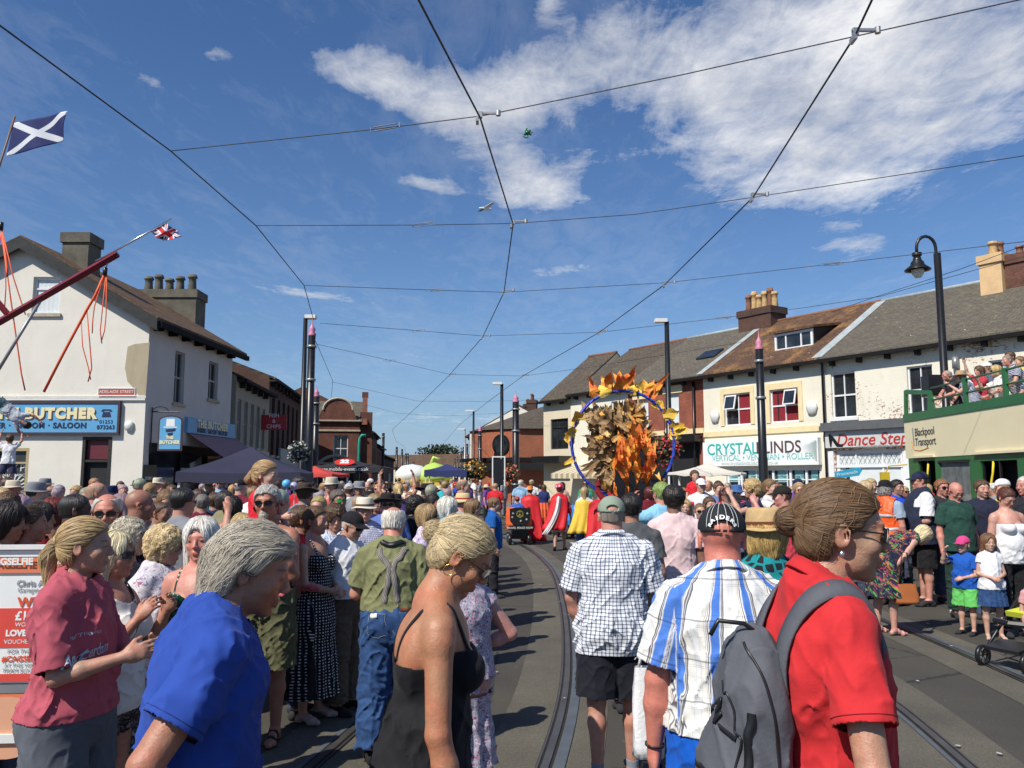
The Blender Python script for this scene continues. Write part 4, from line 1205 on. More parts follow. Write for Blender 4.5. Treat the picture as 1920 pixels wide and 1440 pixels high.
def _ta(s,p):
 d=s.torso(p)
 for i in(0,1):d=smin(d,s.arm(p,i),0.018*s.k)
 return smin(d,s.head_neck(p),0.03*s.k)
Body.torso_arms=_ta
def collar(B,s,mat,root):
 """a turned-down collar round the neck"""
 k=B.k;n=28;V=[];
 R0=(0.069+0.012*max(B.fat,0))*k
 prof=[(1.00,0.012),(0.99,0.040),(1.05,0.042),(1.30,0.008),(1.28,0.004),(1.06,0.034)]
 M=[]
 gap=0.5 if s['top']=='polo' else 0.35
 c0=B.neck+B.Rn@(A(0,0.012,0.004)*k)
 for j in range(n):
  a=gap/2+(2*PI-gap)*j/(n-1)
  for(r,z)in prof:
   fr=math.cos(a)
   tip=1.0+(0.14*max(0,fr)**3 if r>1.2 else 0)
   x,y=math.sin(a)*R0*r*tip,math.cos(a)*R0*r*tip*1.04
   zz=z*k-0.40*y-(0.012*k if(r>1.2 and fr>0.8)else 0)
   M.append(c0+B.Rn@A(x,y,zz))
 m=len(prof)
 F=[[j*m+i,(j+1)*m+i,(j+1)*m+(i+1)%m,j*m+(i+1)%m]for j in range(n-1)for i in range(m)]
 V=np.array(M);me=np_mesh('collar',V,np.array(F),puv=torso_uv(B)(V))
 o=link_mesh('collar',me,mat,B.top);o.color=(*s['topc'],1);return o
 # setting materials
def mat_asphalt():
 m,nt,b=_mat('asphalt');v=coords(nt)
 n=noise(nt,v,60,6,0.75);s=noise(nt,v,0.55,5,0.6);g=noise(nt,v,210,2,0.5)
 c=ramp(nt,n,[(0.25,(0.036,0.033,0.028)),(0.6,(0.072,0.066,0.055)),(0.85,(0.16,0.145,0.12))])
 c=mixc(nt,1.0,c,ramp(nt,s,[(0.3,(0.75,0.75,0.76)),(0.7,(1.25,1.22,1.15))]),'MULTIPLY')
 spots=nmath(nt,'GREATER_THAN',noise(nt,v,16,2,0.4),0.735)
 c=mixc(nt,nmath(nt,'MULTIPLY',spots,0.35),c,(0.22,0.21,0.19))
 vo=nd(nt,'ShaderNodeTexVoronoi',feature='DISTANCE_TO_EDGE');vo.inputs['Scale'].default_value=0.33
 mp=nmath(nt,'MULTIPLY',noise(nt,v,3,4),0.5)
 nt.links.new(v,vo.inputs['Vector'])
 crack=nmath(nt,'LESS_THAN',nmath(nt,'ADD',vo.outputs['Distance'],nmath(nt,'MULTIPLY',noise(nt,v,9,4),0.02)),0.0135)
 c=mixc(nt,nmath(nt,'MULTIPLY',crack,0.7),c,(0.012,0.012,0.012))
 nt.links.new(c,b.inputs['Base Color']);b.inputs['Roughness'].default_value=0.88
 bump(nt,b,nmath(nt,'ADD',n,g),0.5,0.012);return m
def mat_band():
 m,nt,b=_mat('track_bed');v=coords(nt)
 n=noise(nt,v,85,5,0.8);s=noise(nt,v,1.3,4)
 c=ramp(nt,n,[(0.3,(0.06,0.055,0.042)),(0.55,(0.115,0.103,0.08)),(0.8,(0.26,0.24,0.20))])
 c=mixc(nt,1.0,c,ramp(nt,s,[(0.3,(0.75,0.75,0.75)),(0.7,(1.15,1.15,1.1))]),'MULTIPLY')
 nt.links.new(c,b.inputs['Base Color']);b.inputs['Roughness'].default_value=0.9
 bump(nt,b,n,0.5,0.01);return m
def mat_render_wall(name,c1,stain=0.35,peel=None,peel_amt=0.6,stainc=(0.35,0.30,0.22)):
 m,nt,b=_mat(name);v=coords(nt);vz=coords(nt,scale=(1.0,1.0,0.22))
 n=noise(nt,v,1.1,6,0.6);st=noise(nt,vz,3.5,6,0.65);fine=noise(nt,v,22,6,0.7)
 c=ramp(nt,n,[(0.3,tuple(x*0.90 for x in c1)),(0.7,c1)])
 c=mixc(nt,nmath(nt,'MULTIPLY',nmath(nt,'SUBTRACT',st,0.50),stain*3.2,clamp=True),c,tuple(a*s for a,s in zip(c1,stainc))if stainc else c)
 c=mixc(nt,nmath(nt,'MULTIPLY',nmath(nt,'GREATER_THAN',noise(nt,v,4.6,7,0.72),0.685),0.5),c,tuple(x*0.55 for x in c1))
 if peel:
  bt=nd(nt,'ShaderNodeTexBrick');bv=coords(nt,rot=(PI/2,0,0));nt.links.new(bv,bt.inputs['Vector'])
  bt.inputs['Scale'].default_value=4.4;bt.inputs['Color1'].default_value=(*peel,1);bt.inputs['Color2'].default_value=(*[x*0.7 for x in peel],1)
  bt.inputs['Mortar'].default_value=(0.4,0.34,0.26,1);bt.inputs['Mortar Size'].default_value=0.02
  cell=nd(nt,'ShaderNodeTexWhiteNoise');
  big=noise(nt,coords(nt,loc=(3.3,0,1.9)),0.6,3,0.5);sm=noise(nt,coords(nt,scale=(1,1,2.2)),7.0,4,0.7)
  msk=nmath(nt,'GREATER_THAN',nmath(nt,'ADD',nmath(nt,'MULTIPLY',big,0.8),sm),1.0-0.10*(peel_amt-0.6))
  c=mixc(nt,msk,c,bt.outputs['Color'])
  mort=nmath(nt,'MULTIPLY',nmath(nt,'SUBTRACT',1.0,bt.outputs['Fac']),0.12)
  fine=nmath(nt,'SUBTRACT',nmath(nt,'ADD',fine,nmath(nt,'MULTIPLY',mort,6)),nmath(nt,'MULTIPLY',msk,0.5))
 nt.links.new(c,b.inputs['Base Color']);b.inputs['Roughness'].default_value=0.85
 bump(nt,b,fine,0.35,0.02);return m
def mat_brick(name,c1,c2,mortar=(0.30,0.26,0.21),scale=4.4,dirt=0.4,horiz=False):
 m,nt,b=_mat(name);bt=nd(nt,'ShaderNodeTexBrick')
 t=nt.nodes.new('ShaderNodeTexCoord');sp=nd(nt,'ShaderNodeSeparateXYZ');nt.links.new(t.outputs['Object'],sp.inputs[0])
 cb=nd(nt,'ShaderNodeCombineXYZ');nt.links.new(nmath(nt,'ADD',sp.outputs[0],sp.outputs[1]),cb.inputs[0]);nt.links.new(sp.outputs[2],cb.inputs[1])
 nt.links.new(cb.outputs[0],bt.inputs['Vector'])
 bt.inputs['Scale'].default_value=scale;bt.inputs['Color1'].default_value=(*c1,1);bt.inputs['Color2'].default_value=(*c2,1)
 bt.inputs['Mortar'].default_value=(*mortar,1);bt.inputs['Mortar Size'].default_value=0.018
 n=noise(nt,t.outputs['Object'],1.3,6,0.65)
 c=mixc(nt,1.0,bt.outputs['Color'],ramp(nt,n,[(0.3,(1-dirt,1-dirt,1-dirt)),(0.7,(1.1,1.08,1.05))]),'MULTIPLY')
 nt.links.new(c,b.inputs['Base Color']);b.inputs['Roughness'].default_value=0.88
 bump(nt,b,nmath(nt,'SUBTRACT',noise(nt,t.outputs['Object'],40,4),bt.outputs['Fac']),0.5,0.015);return m
def mat_roof(name,c1,c2,moss=None,mossamt=0.5,scale=3.2,rowh=0.5):
 m,nt,b=_mat(name);t=nt.nodes.new('ShaderNodeTexCoord')
 sp=nd(nt,'ShaderNodeSeparateXYZ');nt.links.new(t.outputs['Object'],sp.inputs[0])
 cb=nd(nt,'ShaderNodeCombineXYZ');nt.links.new(sp.outputs[0],cb.inputs[0]);nt.links.new(nmath(nt,'MULTIPLY',sp.outputs[2],2.0),cb.inputs[1])
 bt=nd(nt,'ShaderNodeTexBrick');nt.links.new(cb.outputs[0],bt.inputs['Vector'])
 bt.inputs['Scale'].default_value=scale;bt.inputs['Brick Width'].default_value=0.9;bt.inputs['Row Height'].default_value=rowh;bt.inputs['Mortar Size'].default_value=0.02
 bt.inputs['Color1'].default_value=(*c1,1);bt.inputs['Color2'].default_value=(*c2,1);bt.inputs['Mortar'].default_value=(*[x*0.35 for x in c1],1)
 n=noise(nt,t.outputs['Object'],0.9,7,0.7);n2=noise(nt,t.outputs['Object'],9,5,0.7)
 c=mixc(nt,1.0,bt.outputs['Color'],ramp(nt,n2,[(0.3,(0.65,0.65,0.65)),(0.7,(1.3,1.28,1.22))]),'MULTIPLY')
 if moss:c=mixc(nt,nmath(nt,'MULTIPLY',nmath(nt,'SUBTRACT',nmath(nt,'ADD',nmath(nt,'MULTIPLY',n,0.7),nmath(nt,'MULTIPLY',n2,0.3)),0.60-0.14*mossamt),7,clamp=True),c,moss)
 c=mixc(nt,nmath(nt,'GREATER_THAN',noise(nt,t.outputs['Object'],7.5,3,0.5),0.72),c,(0.45,0.44,0.40))
 nt.links.new(c,b.inputs['Base Color']);b.inputs['Roughness'].default_value=0.85
 bump(nt,b,nmath(nt,'SUBTRACT',n2,nmath(nt,'MULTIPLY',bt.outputs['Fac'],1.2)),0.7,0.03);return m
def mat_glass(name='window_glass',c=(0.018,0.022,0.026)):
 m,nt,b=_mat(name);v=coords(nt)
 nt.links.new(ramp(nt,noise(nt,v,1.3,3),[(0.35,tuple(x*0.5 for x in c)),(0.65,tuple(x*1.8 for x in c))]),b.inputs['Base Color'])
 b.inputs['Roughness'].default_value=0.06;b.inputs['Specular IOR Level'].default_value=0.7
 bump(nt,b,noise(nt,v,2.2,2),0.06,0.02);return m
ASPH=mat_asphalt();BAND=mat_band();GLASS=mat_glass()
PAVE=mat_brick('paving',(0.24,0.225,0.20),(0.19,0.18,0.165),(0.10,0.10,0.09),1.6,0.3)
STEEL=plain('rail_steel',(0.11,0.105,0.10),0.42,0.55,var=0.3,scale=3)
RAILDK=plain('rail_groove',(0.018,0.014,0.010),0.8,var=0.5,scale=9)
RUBBER=plain('rail_jacket',(0.085,0.10,0.115),0.55,var=0.2,scale=4)
WHITEP=plain('white_paint',(0.72,0.72,0.70),0.4,var=0.06)
UPVC=plain('white_frame',(0.74,0.75,0.76),0.3,var=0.05)
BLACKP=plain('black_paint',(0.012,0.012,0.013),0.35,var=0.25,scale=9)
DKWOOD=plain('dark_timber',(0.022,0.018,0.015),0.7,var=0.4,scale=7)
GUTM=plain('gutter_black',(0.010,0.010,0.011),0.85,var=0.3,spec=0.2)
STONE=plain('stone',(0.42,0.37,0.27),0.85,var=0.18,scale=5,bmp=0.3)
CEMENT=plain('cement',(0.115,0.105,0.080),0.9,var=0.35,scale=2.2,bmp=0.5)
YCLAY=plain('clay_pot',(0.50,0.33,0.15),0.8,var=0.3,scale=8)
RCLAY=plain('red_clay_pot',(0.22,0.10,0.06),0.8,var=0.3,scale=8)
PINK=plain('pink_paint',(0.55,0.20,0.30),0.45)
LEAD=plain('lead_flashing',(0.36,0.40,0.40),0.6,var=0.2,scale=5)
GREYP=plain('grey_metal',(0.28,0.29,0.30),0.4,0.4)
YELP=plain('yellow_marking',(0.55,0.38,0.06),0.7,var=0.3,scale=12)
WHITEM=plain('white_marking',(0.50,0.49,0.46),0.75,var=0.3,scale=14)
# ground
g=MB();g.quad((-700,-150,0),(700,-150,0),(700,1300,0),(-700,1300,0))
meta(g.build('ground',ASPH),kind='structure')
C1=[(-1.55,0.0),(-1.1,2.2),(-0.62,4.8),(-0.22,7.8),(0.02,12.5),(0.02,17.5),(-0.55,23),(-2.2,31),(-5.4,45),(-10.8,70),(-17,100),(-28,150)]
C2=[(2.6,0.0),(3.05,2.2),(3.50,4.8),(3.85,7.5),(4.0,11.4),(3.80,16.7),(3.1,22),(1.1,31),(-2.2,45),(-7.8,70),(-14,100),(-25,150)]
def cr(pts,n=10):
 out=[]
 for i in range(len(pts)-1):
  p=[Vector(pts[max(i-1,0)]),Vector(pts[i]),Vector(pts[i+1]),Vector(pts[min(i+2,len(pts)-1)])]
  for k in range(n):
   t=k/n;out.append(0.5*((2*p[1])+(-p[0]+p[2])*t+(2*p[0]-5*p[1]+4*p[2]-p[3])*t*t+(-p[0]+3*p[1]-3*p[2]+p[3])*t**3))
 out.append(Vector(pts[-1]));return out
def strip(mb,line,off0,off1,z):
 N=len(line);vs=[]
 for i,p in enumerate(line):
  d=(line[min(i+1,N-1)]-line[max(i-1,0)]).normalized();nrm=Vector((d.y,-d.x))
  for o in(off0,off1):q=p+nrm*o;vs.append((q.x,q.y,z))
 mb.add(vs,[(2*i,2*i+1,2*i+3,2*i+2)for i in range(N-1)])
bed,steel,groove,jack=MB(),MB(),MB(),MB()
for C in(C1,C2):
 L=cr(C)
 for sd in(-1,1):
  c=0.7175*sd
  strip(bed,L,c-0.42,c+0.36,0.004)
  inner=-sd
  strip(groove,L,c-0.055,c+0.055,0.0085)
  strip(steel,L,c-0.032,c+0.018,0.016)if sd<0 else strip(steel,L,c-0.018,c+0.032,0.016)
  strip(steel,L,c+0.036,c+0.050,0.013)if sd<0 else strip(steel,L,c-0.050,c-0.036,0.013)
  strip(jack,L,c+0.055,c+0.13,0.012)if(sd>0)else strip(jack,L,c-0.09,c-0.055,0.012)
meta(bed.build('track_bed',BAND),kind='structure');meta(groove.build('rail_groove',RAILDK),kind='structure')
meta(steel.build('tram_rail',STEEL),kind='structure');meta(jack.build('rail_jacket',RUBBER),kind='structure')
ym=MB()
for k in range(7):
 y=3.6+k*0.75
 ym.add([(-3.9,y,0.005),(-2.75,y+0.55,0.005),(-2.75,y+0.67,0.005),(-3.9,y+0.12,0.005)],[(0,1,2,3)])
meta(ym.build('road_marking',YELP),kind='structure')
wm=MB()
for k in range(12):
 y=13+k*4.5;x=2.0-0.012*(y-13)**1.5*0.9
 wm.add([(x,y,0.005),(x+0.1,y,0.005),(x+0.02,y+1.6,0.005),(x-0.08,y+1.6,0.005)],[(0,1,2,3)])
meta(wm.build('lane_marking',WHITEM),kind='structure')
PATCHM=plain('asphalt_patch',(0.030,0.030,0.030),0.9,var=0.3,scale=20,bmp=0.5)
pm_=MB()
for(x,y,w_,l_,a)in((1.6,5.2,.7,1.5,.15),(-2.5,9.5,1.0,2.2,-.2),(2.1,11.5,.9,3.0,.1),(5.2,8.3,1.1,.8,.2),(1.9,17,1.2,2.4,0)):
 c,s=math.cos(a),math.sin(a);pm_.add([(x+u*c-v*s,y+u*s+v*c,0.003)for u,v in((0,0),(w_,0),(w_,l_),(0,l_))],[(0,1,2,3)])
meta(pm_.build('road_patch',PATCHM),kind='structure')
lt=MB();rl=random.Random(5)
for k in range(130):
 x,y=rl.uniform(-3,7),rl.uniform(3.5,20);a=rl.random()*6;r_=rl.uniform(.008,.028);lt.add([(x+r_*math.cos(a+q)*rl.uniform(.6,1.3),y+r_*math.sin(a+q),0.02+.004*rl.random())for q in(0,1.6,3.1,4.7)],[(0,1,2,3)])
meta(lt.build('litter',plain('pale_litter',(0.45,0.44,0.42),0.8,var=.3)),'tiny pale scraps of litter scattered over the road',None,None,'stuff')
mh=MB();mh.lathe([(.001,.009),(.30,.009),(.31,.005)],(1.55,8.8,0),24);meta(mh.build('manhole_cover',STEEL),kind='structure')
pv=MB()
pv.prism([(-11,8,0),(-7.4,8,0),(-7.6,30,0),(-9.2,45,0),(-12.4,70,0),(-17,110,0),(-30,110,0),(-20,40,0),(-11,24,0)],(0,0,0.11))
meta(pv.build('pavement',PAVE),kind='structure')
pv=MB();pv.prism([(24,12,0),(15,12,0),(13.4,23,0),(-0.4,43.6,0),(-4.4,70,0),(-12,110,0),(-6,110,0),(2,60,0),(24,26,0)][::-1],(0,0,0.11))
meta(pv.build('pavement',PAVE),kind='structure')
# buildings
class Fac:
 """a facade line: O ground point, u unit vector rightwards as seen from the street"""
 def __init__(s,O,P):
  s.O=Vector((O[0],O[1]));d=Vector((P[0]-O[0],P[1]-O[1]));s.L=d.length;s.u=d.normalized()
  s.rz=math.atan2(s.u.y,s.u.x)
 def s_(s,px,py=897):
  a,_=ray(px,py);
  t=(a*s.O.y-s.O.x)/(s.u.x-a*s.u.y);return t
 def z_(s,px,py):
  t=s.s_(px,py);Y=s.O.y+s.u.y*t;a,b=ray(px,py);return CH+b*Y
 def root(s,name,px0,**kw):
  t=s.s_(px0);p=s.O+s.u*t
  return t,empty(name,(p.x,p.y,0),s.rz,**kw)
def wall_holes(mb,x0,x1,z0,z1,holes,y=0.0,rev=0.14,y2=None):
 xs=sorted({x0,x1,*[v for h in holes for v in h[:2]]});zs=sorted({z0,z1,*[v for h in holes for v in h[2:4]]})
 xs=[x for x in xs if x0<=x<=x1];zs=[z for z in zs if z0<=z<=z1]
 for i in range(len(xs)-1):
  for j in range(len(zs)-1):
   cx,cz=(xs[i]+xs[i+1])/2,(zs[j]+zs[j+1])/2
   if any(h[0]<cx<h[1]and h[2]<cz<h[3]for h in holes):continue
   mb.quad((xs[i],y,zs[j]),(xs[i+1],y,zs[j]),(xs[i+1],y,zs[j+1]),(xs[i],y,zs[j+1]))
 for h in holes:
  a,b,c,d=h[:4]
  mb.quad((a,y,c),(a,y,d),(a,y+rev,d),(a,y+rev,c));mb.quad((b,y,d),(b,y,c),(b,y+rev,c),(b,y+rev,d))
  mb.quad((a,y,d),(b,y,d),(b,y+rev,d),(a,y+rev,d));mb.quad((b,y,c),(a,y,c),(a,y+rev,c),(b,y+rev,c))
def window(parent,h,y=0.0,rev=0.14,style='sash',frame=None,sill=True,fw=0.055,glass=None,sillm=None,curtain=None):
 a,b,c,d=h[:4];f=MB();y0=y+rev-0.06;y1=y+rev
 f.bx(a,a+fw,y0,y1,c,d);f.bx(b-fw,b,y0,y1,c,d);f.bx(a+fw,b-fw,y0,y1,d-fw,d);f.bx(a+fw,b-fw,y0,y1,c,c+fw)
 if style in('sash','sash2'):f.bx(a+fw,b-fw,y0+0.003,y1,(c+d)/2-0.03,(c+d)/2+0.03)
 if style=='top':f.bx(a+fw,b-fw,y0+0.003,y1,c+(d-c)*0.66,c+(d-c)*0.66+0.05)
 if style in('sash2','cross','pair'):f.bx((a+b)/2-0.02,(a+b)/2+0.02,y0+0.006,y1,c+fw,d-fw)
 if style=='cross':f.bx(a+fw,b-fw,y0+0.003,y1,c+(d-c)*0.5-.03,c+(d-c)*0.5+.03)
 if style=='triple':
  for q in(0.3,0.7):f.bx(a+(b-a)*q-.03,a+(b-a)*q+.03,y0+.006,y1,c+fw,d-fw)
 if style=='grid':
  for q in(0.33,0.66):f.bx(a+(b-a)*q-.02,a+(b-a)*q+.02,y0+.006,y1,c+fw,d-fw)
  f.bx(a+fw,b-fw,y0+0.003,y1,c+(d-c)*0.72-.02,c+(d-c)*0.72+.02)
 o=f.build('window',frame or UPVC,parent)
 p=MB();p.bx(a+fw*0.5,b-fw*0.5,y1-0.012,y1+0.01,c+fw*0.5,d-fw*0.5);p.build('pane',glass or GLASS,o)
 if curtain:
  cu=MB();
  for(q0,q1)in curtain[1]:
   n=10;vs=[]
   for k in range(n+1):
    x=a+(b-a)*(q0+(q1-q0)*k/n);yy=y1-0.018-0.004*(k%2)
    vs+=[(x,yy,c+fw),(x,yy,d-fw)]
   cu.add(vs,[(2*k,2*k+2,2*k+3,2*k+1)for k in range(n)])
  cu.build('curtain',curtain[0],o)
 if sill:
  s=MB();s.bx(a-0.08,b+0.08,y-0.07,y+0.05,c-0.10,c);s.build('sill',sillm or STONE,o)
 return o
def gable_roof(mb,x0,x1,ze,zr,D,over=0.28,th=0.10):
 """ridge along x, eave at y=0 side, ridge at y=D/2"""
 sl=(zr-ze)/(D/2)
 for(ya,yb,za,zb)in((-over,D/2,ze-over*sl,zr),(D+over,D/2,ze-over*sl,zr)):
  mb.add([(x0,ya,za),(x1,ya,za),(x1,yb,zb),(x0,yb,zb),(x0,ya,za+th),(x1,ya,za+th),(x1,yb,zb+th),(x0,yb,zb+th)],[(0,3,2,1),(4,5,6,7),(0,1,5,4),(2,3,7,6),(0,4,7,3),(1,2,6,5)])
def chimney(parent,c,w,d,z0,z1,mat,pots,potm,poth=0.6,potr=0.14,capm=None):
 m=MB();m.bx(c[0]-w/2,c[0]+w/2,c[1]-d/2,c[1]+d/2,z0,z1-0.32)
 m.bx(c[0]-w/2-.06,c[0]+w/2+.06,c[1]-d/2-.06,c[1]+d/2+.06,z1-0.32,z1)
 o=m.build('chimney',mat,parent)
 for i,(x,y)in enumerate(pots):
  q=MB();h=poth*(1+0.15*math.sin(i*2.1));r=potr
  q.lathe([(r,0),(r*1.05,0.02),(r*0.86,h*0.5),(r*0.84,h*0.78),(r*1.12,h*0.82),(r*1.12,h*0.90),(r*0.9,h*0.92),(r*0.95,h),(r*0.7,h),(r*0.7,h-0.15)],(c[0]+x,c[1]+y,z1),12)
  q.build('chimney_pot',potm[i%len(potm)],o,True)
 return o
def sign_text(parent,txt,size,x,y,z,mat,ext=0.006,**kw):
 me=text_mesh(txt,size,ext=ext,**kw);o=link_mesh('lettering',me,mat,parent);o.location=(x,y,z);o.rotation_euler=(PI/2,0,0);return o
BRICKR=mat_brick('red_brick',(0.36,0.10,0.055),(0.27,0.075,0.045),(0.22,0.14,0.10))
BRICKD=mat_brick('dark_brick',(0.12,0.055,0.038),(0.085,0.042,0.03),(0.10,0.08,0.065))
BRICKB=mat_brick('brown_brick',(0.17,0.085,0.055),(0.12,0.06,0.042),(0.16,0.13,0.10),dirt=0.5)
CREAM=mat_render_wall('cream_render',(0.78,0.74,0.60),0.15)
CREAMP=mat_render_wall('peeling_cream_paint',(0.80,0.76,0.63),0.2,peel=(0.38,0.13,0.07),peel_amt=0.6)
CREAM2=mat_render_wall('pale_render',(0.66,0.58,0.42),0.3)
WHITEW=mat_render_wall('white_render',(0.77,0.73,0.64),0.34,stainc=(0.8,0.78,0.72))
SLATE=mat_roof('slate_roof',(0.135,0.118,0.088),(0.10,0.088,0.07),(0.17,0.145,0.075),0.25)
SLATE2=mat_roof('brown_slate_roof',(0.11,0.085,0.06),(0.075,0.06,0.045),(0.14,0.11,0.06),0.4)
TILE=mat_roof('brown_tile_roof',(0.12,0.062,0.035),(0.085,0.045,0.028),(0.33,0.17,0.05),0.75,4.2)
TILEL=mat_roof('old_tile_roof',(0.13,0.078,0.045),(0.085,0.052,0.032),(0.20,0.13,0.055),0.5,4.4)
FR=Fac((-0.9,49.8),(18.2,21.1))
ZE,ZR,DP=6.38,8.95,8.4
def terrace(px0,px1,label,wallm,roofm,holes_px,cat='shop',extra=None,ze=ZE,zr=ZR,roof_over=(0,0),shopz=None,name='terraced_shop'):
 t0,root=FR.root(name,px0,label=label,cat=cat,group='shops of the terrace')
 W=FR.s_(px1)-t0
 H=[]
 for(a,b,c,d)in holes_px:
  m=(a+b)/2
  H.append((FR.s_(a)-t0,FR.s_(b)-t0,FR.z_(m,c),FR.z_(m,d)))
 return root,t0,W,H
def finish_house(root,W,H,wallm,roofm,ze,zr,D=DP,shop=None,gutter=True,roofx=(0,0),brackets=0,wname='wall'):
 w=MB();allh=list(H)+([shop]if shop else[])
 wall_holes(w,0,W,0,ze,allh,0.0)
 w.quad((0,D,0),(0,0,0),(0,0,ze),(0,D,ze));w.quad((W,0,0),(W,D,0),(W,D,ze),(W,0,ze));w.quad((W,D,0),(0,D,0),(0,D,ze),(W,D,ze))
 w.poly([(0,D,ze),(0,0,ze),(0,D/2,zr)]);w.poly([(W,0,ze),(W,D,ze),(W,D/2,zr)])
 w.build(wname,wallm,root)
 r=MB();gable_roof(r,roofx[0],W+roofx[1],ze,zr,D);ro=r.build('roof',roofm,root)
 rt=MB();rt.tube([(roofx[0],D/2,zr+0.10),(W+roofx[1],D/2,zr+0.10)],0.08,8);rt.build('ridge_tiles',RCLAY if roofm is not SLATE else LEAD,ro,True)
 if gutter:
  q=MB();sl=(zr-ze)/(D/2);q.bx(0,W,-0.40,-0.28,ze-0.28*sl-0.10,ze-0.28*sl+0.03);q.build('gutter',GUTM,root)
  s=MB();s.bx(0,W,-0.27,-0.01,ze-0.20,ze-0.12)
  for k in range(int(W/1.1)):s.bx(0.5+k*1.1,0.62+k*1.1,-0.24,-0.01,ze-0.42,ze-0.21)
  s.build('eaves',DKWOOD,root)
 return ro
REDC=plain('red_curtain',(0.22,0.012,0.02),0.9);PALEB=plain('pale_blind',(0.62,0.66,0.66),0.8,var=0.05)
TEAL=plain('teal_letter',(0.02,0.42,0.38),0.5,var=0.02);TEALL=plain('pale_teal_letter',(0.20,0.50,0.50),0.5,var=0.02)
BROWNL=plain('brown_letter',(0.10,0.05,0.055),0.5,var=0.02);REDL=plain('red_letter',(0.40,0.035,0.03),0.5,var=0.02)
SIGNW=plain('sign_white',(0.78,0.80,0.78),0.35,var=0.03);SIGNG=plain('sign_grey',(0.55,0.55,0.53),0.4,var=0.03)
NAVYL=plain('navy_letter',(0.015,0.02,0.07),0.5,var=0.02);GREYL=plain('grey_letter',(0.28,0.29,0.30),0.5,var=0.02)
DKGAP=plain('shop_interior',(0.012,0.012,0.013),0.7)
YSTONE=plain('yellow_painted_stone',(0.76,0.62,0.36),0.7,var=0.08,scale=4)
root,t0,W,H=terrace(1549,2040,'cream shop with flaking paint, grey slate roof and Dance Steps sign',CREAMP,SLATE,[(1566,1612,783,697),(1711,1760,775,684),(1868,1920,770,672)])
z3=FR.z_(1620,838)
def RS(px):return FR.s_(px)-t0
def RD(px,py,yin):
 nn_=Vector((-FR.u.y,FR.u.x));o=FR.O+nn_*yin;a,b=ray(px,py);t=(a*o.y-o.x)/(FR.u.x-a*FR.u.y);return t-t0,CH+b*(o.y+FR.u.y*t)
shop=(RS(1568),RS(1694),0.9,FR.z_(1630,843))
finish_house(root,W,H,CREAMP,SLATE,ZE,ZR,shop=shop)
for h in H:window(root,h,style='sash2',frame=UPVC,sillm=WHITEP)
so=window(root,shop,style='triple',fw=0.12,glass=PALEB,sill=False)
tr=MB();zt=shop[2]+(shop[3]-shop[2])*0.70;tr.bx(shop[0],shop[1],0.05,0.09,zt-.05,zt+.05);tr.build('transom',UPVC,so)
ld=MB()
for k in range(26):
 x=shop[0]+0.15+k*(shop[1]-shop[0]-0.3)/25;zz=(zt+.05+shop[3]-.1)/2
 ld.box((x,0.118,zz),(0.018,0.004,shop[3]-.1-zt-.05),ry=0.5*(1 if k%2 else-1))
ld.build('leaded_light',GREYL,so)
sg=MB();sg.bx(RS(1553),RS(1740),-0.16,-0.003,FR.z_(1620,838),FR.z_(1620,806));sgo=sg.build('fascia_sign',SIGNG,root)
cn=MB();cn.bx(RS(1550),RS(1745),-0.34,-0.004,FR.z_(1620,806)+0.003,FR.z_(1620,806)+0.20);cn.bx(RS(1550),RS(1745),-0.26,-0.005,FR.z_(1620,806)+0.203,FR.z_(1620,806)+0.32);cn.build('cornice',plain('lead_cornice',(0.10,0.105,0.11),0.6),root)
sign_text(sgo,'Dance Steps',0.60,(RS(1590)+RS(1708))/2,-0.165,FR.z_(1650,824),REDL,bold=0.006,shear=0.22)
sign_text(sgo,'www.qualitydance.com',0.17,(RS(1625)+RS(1680))/2,-0.165,FR.z_(1650,833)-0.06,GREYL)
hs=MB();hx=RS(1576);hz=FR.z_(1580,824)
hs.prism([(hx-.28,-0.17,hz+.22),(hx-.10,-0.17,hz+.10),(hx+.10,-0.17,hz-.16),(hx+.30,-0.17,hz-.20),(hx+.26,-0.17,hz-.27),(hx+.02,-0.17,hz-.26),(hx-.16,-0.17,hz-.02),(hx-.20,-0.17,hz-.26),(hx-.25,-0.17,hz-.26),(hx-.30,-0.17,hz+.05)],(0,-0.01,0));hs.build('shoe_emblem',BLACKP,sgo)
sb=MB();sb.bx(RS(1553),RS(1566),-0.05,-0.004,0,FR.z_(1560,845));sb.bx(RS(1696),RS(1712),-0.05,-0.004,0,FR.z_(1700,845));sb.bx(RS(1566),RS(1696),-0.06,-0.004,0.0,0.9);sb.build('shopfront',UPVC,root)
dp=MB();dp.tube([(0.12,-0.12,0),(0.12,-0.12,ZE-0.3),(0.12,-0.34,ZE-0.15)],0.05,8);dp.build('downpipe',BLACKP,root,True)
dg=MB();dg.tube([(RS(1808),-0.1,FR.z_(1808,690)),(RS(1808),-0.1,FR.z_(1808,668))],0.11,8);dg.build('vent_pipe',GREYP,root,True)
cxx,czz=RD(1872,482,DP*.42);pc=plain('peach_render',(0.62,0.42,0.22),0.8,var=.12,scale=3);chimney(root,(cxx,DP*0.42),0.75,1.3,7.4,czz,pc,[(0,-.35),(0,.1)],[YCLAY,RCLAY],0.5,0.16);chimney(root,(cxx+.95,DP*0.42+.15),1.1,1.2,7.4,czz-.12,mat_brick('stack_brick',(0.19,0.07,0.045),(0.12,0.05,0.035),(0.12,0.09,0.07),4.0,0.5),[(-.3,0),(.1,0),(.45,0)],[RCLAY,YCLAY],0.4,0.13)
root,t0,W,H=terrace(1323,1549,'cream shop with brown lichened tile roof, dormer and Crystal Blinds sign',CREAM,TILE,[(1362,1412,797,737),(1449,1503,791,728)])
shop=(RS(1362),RS(1538),0.6,FR.z_(1440,878))
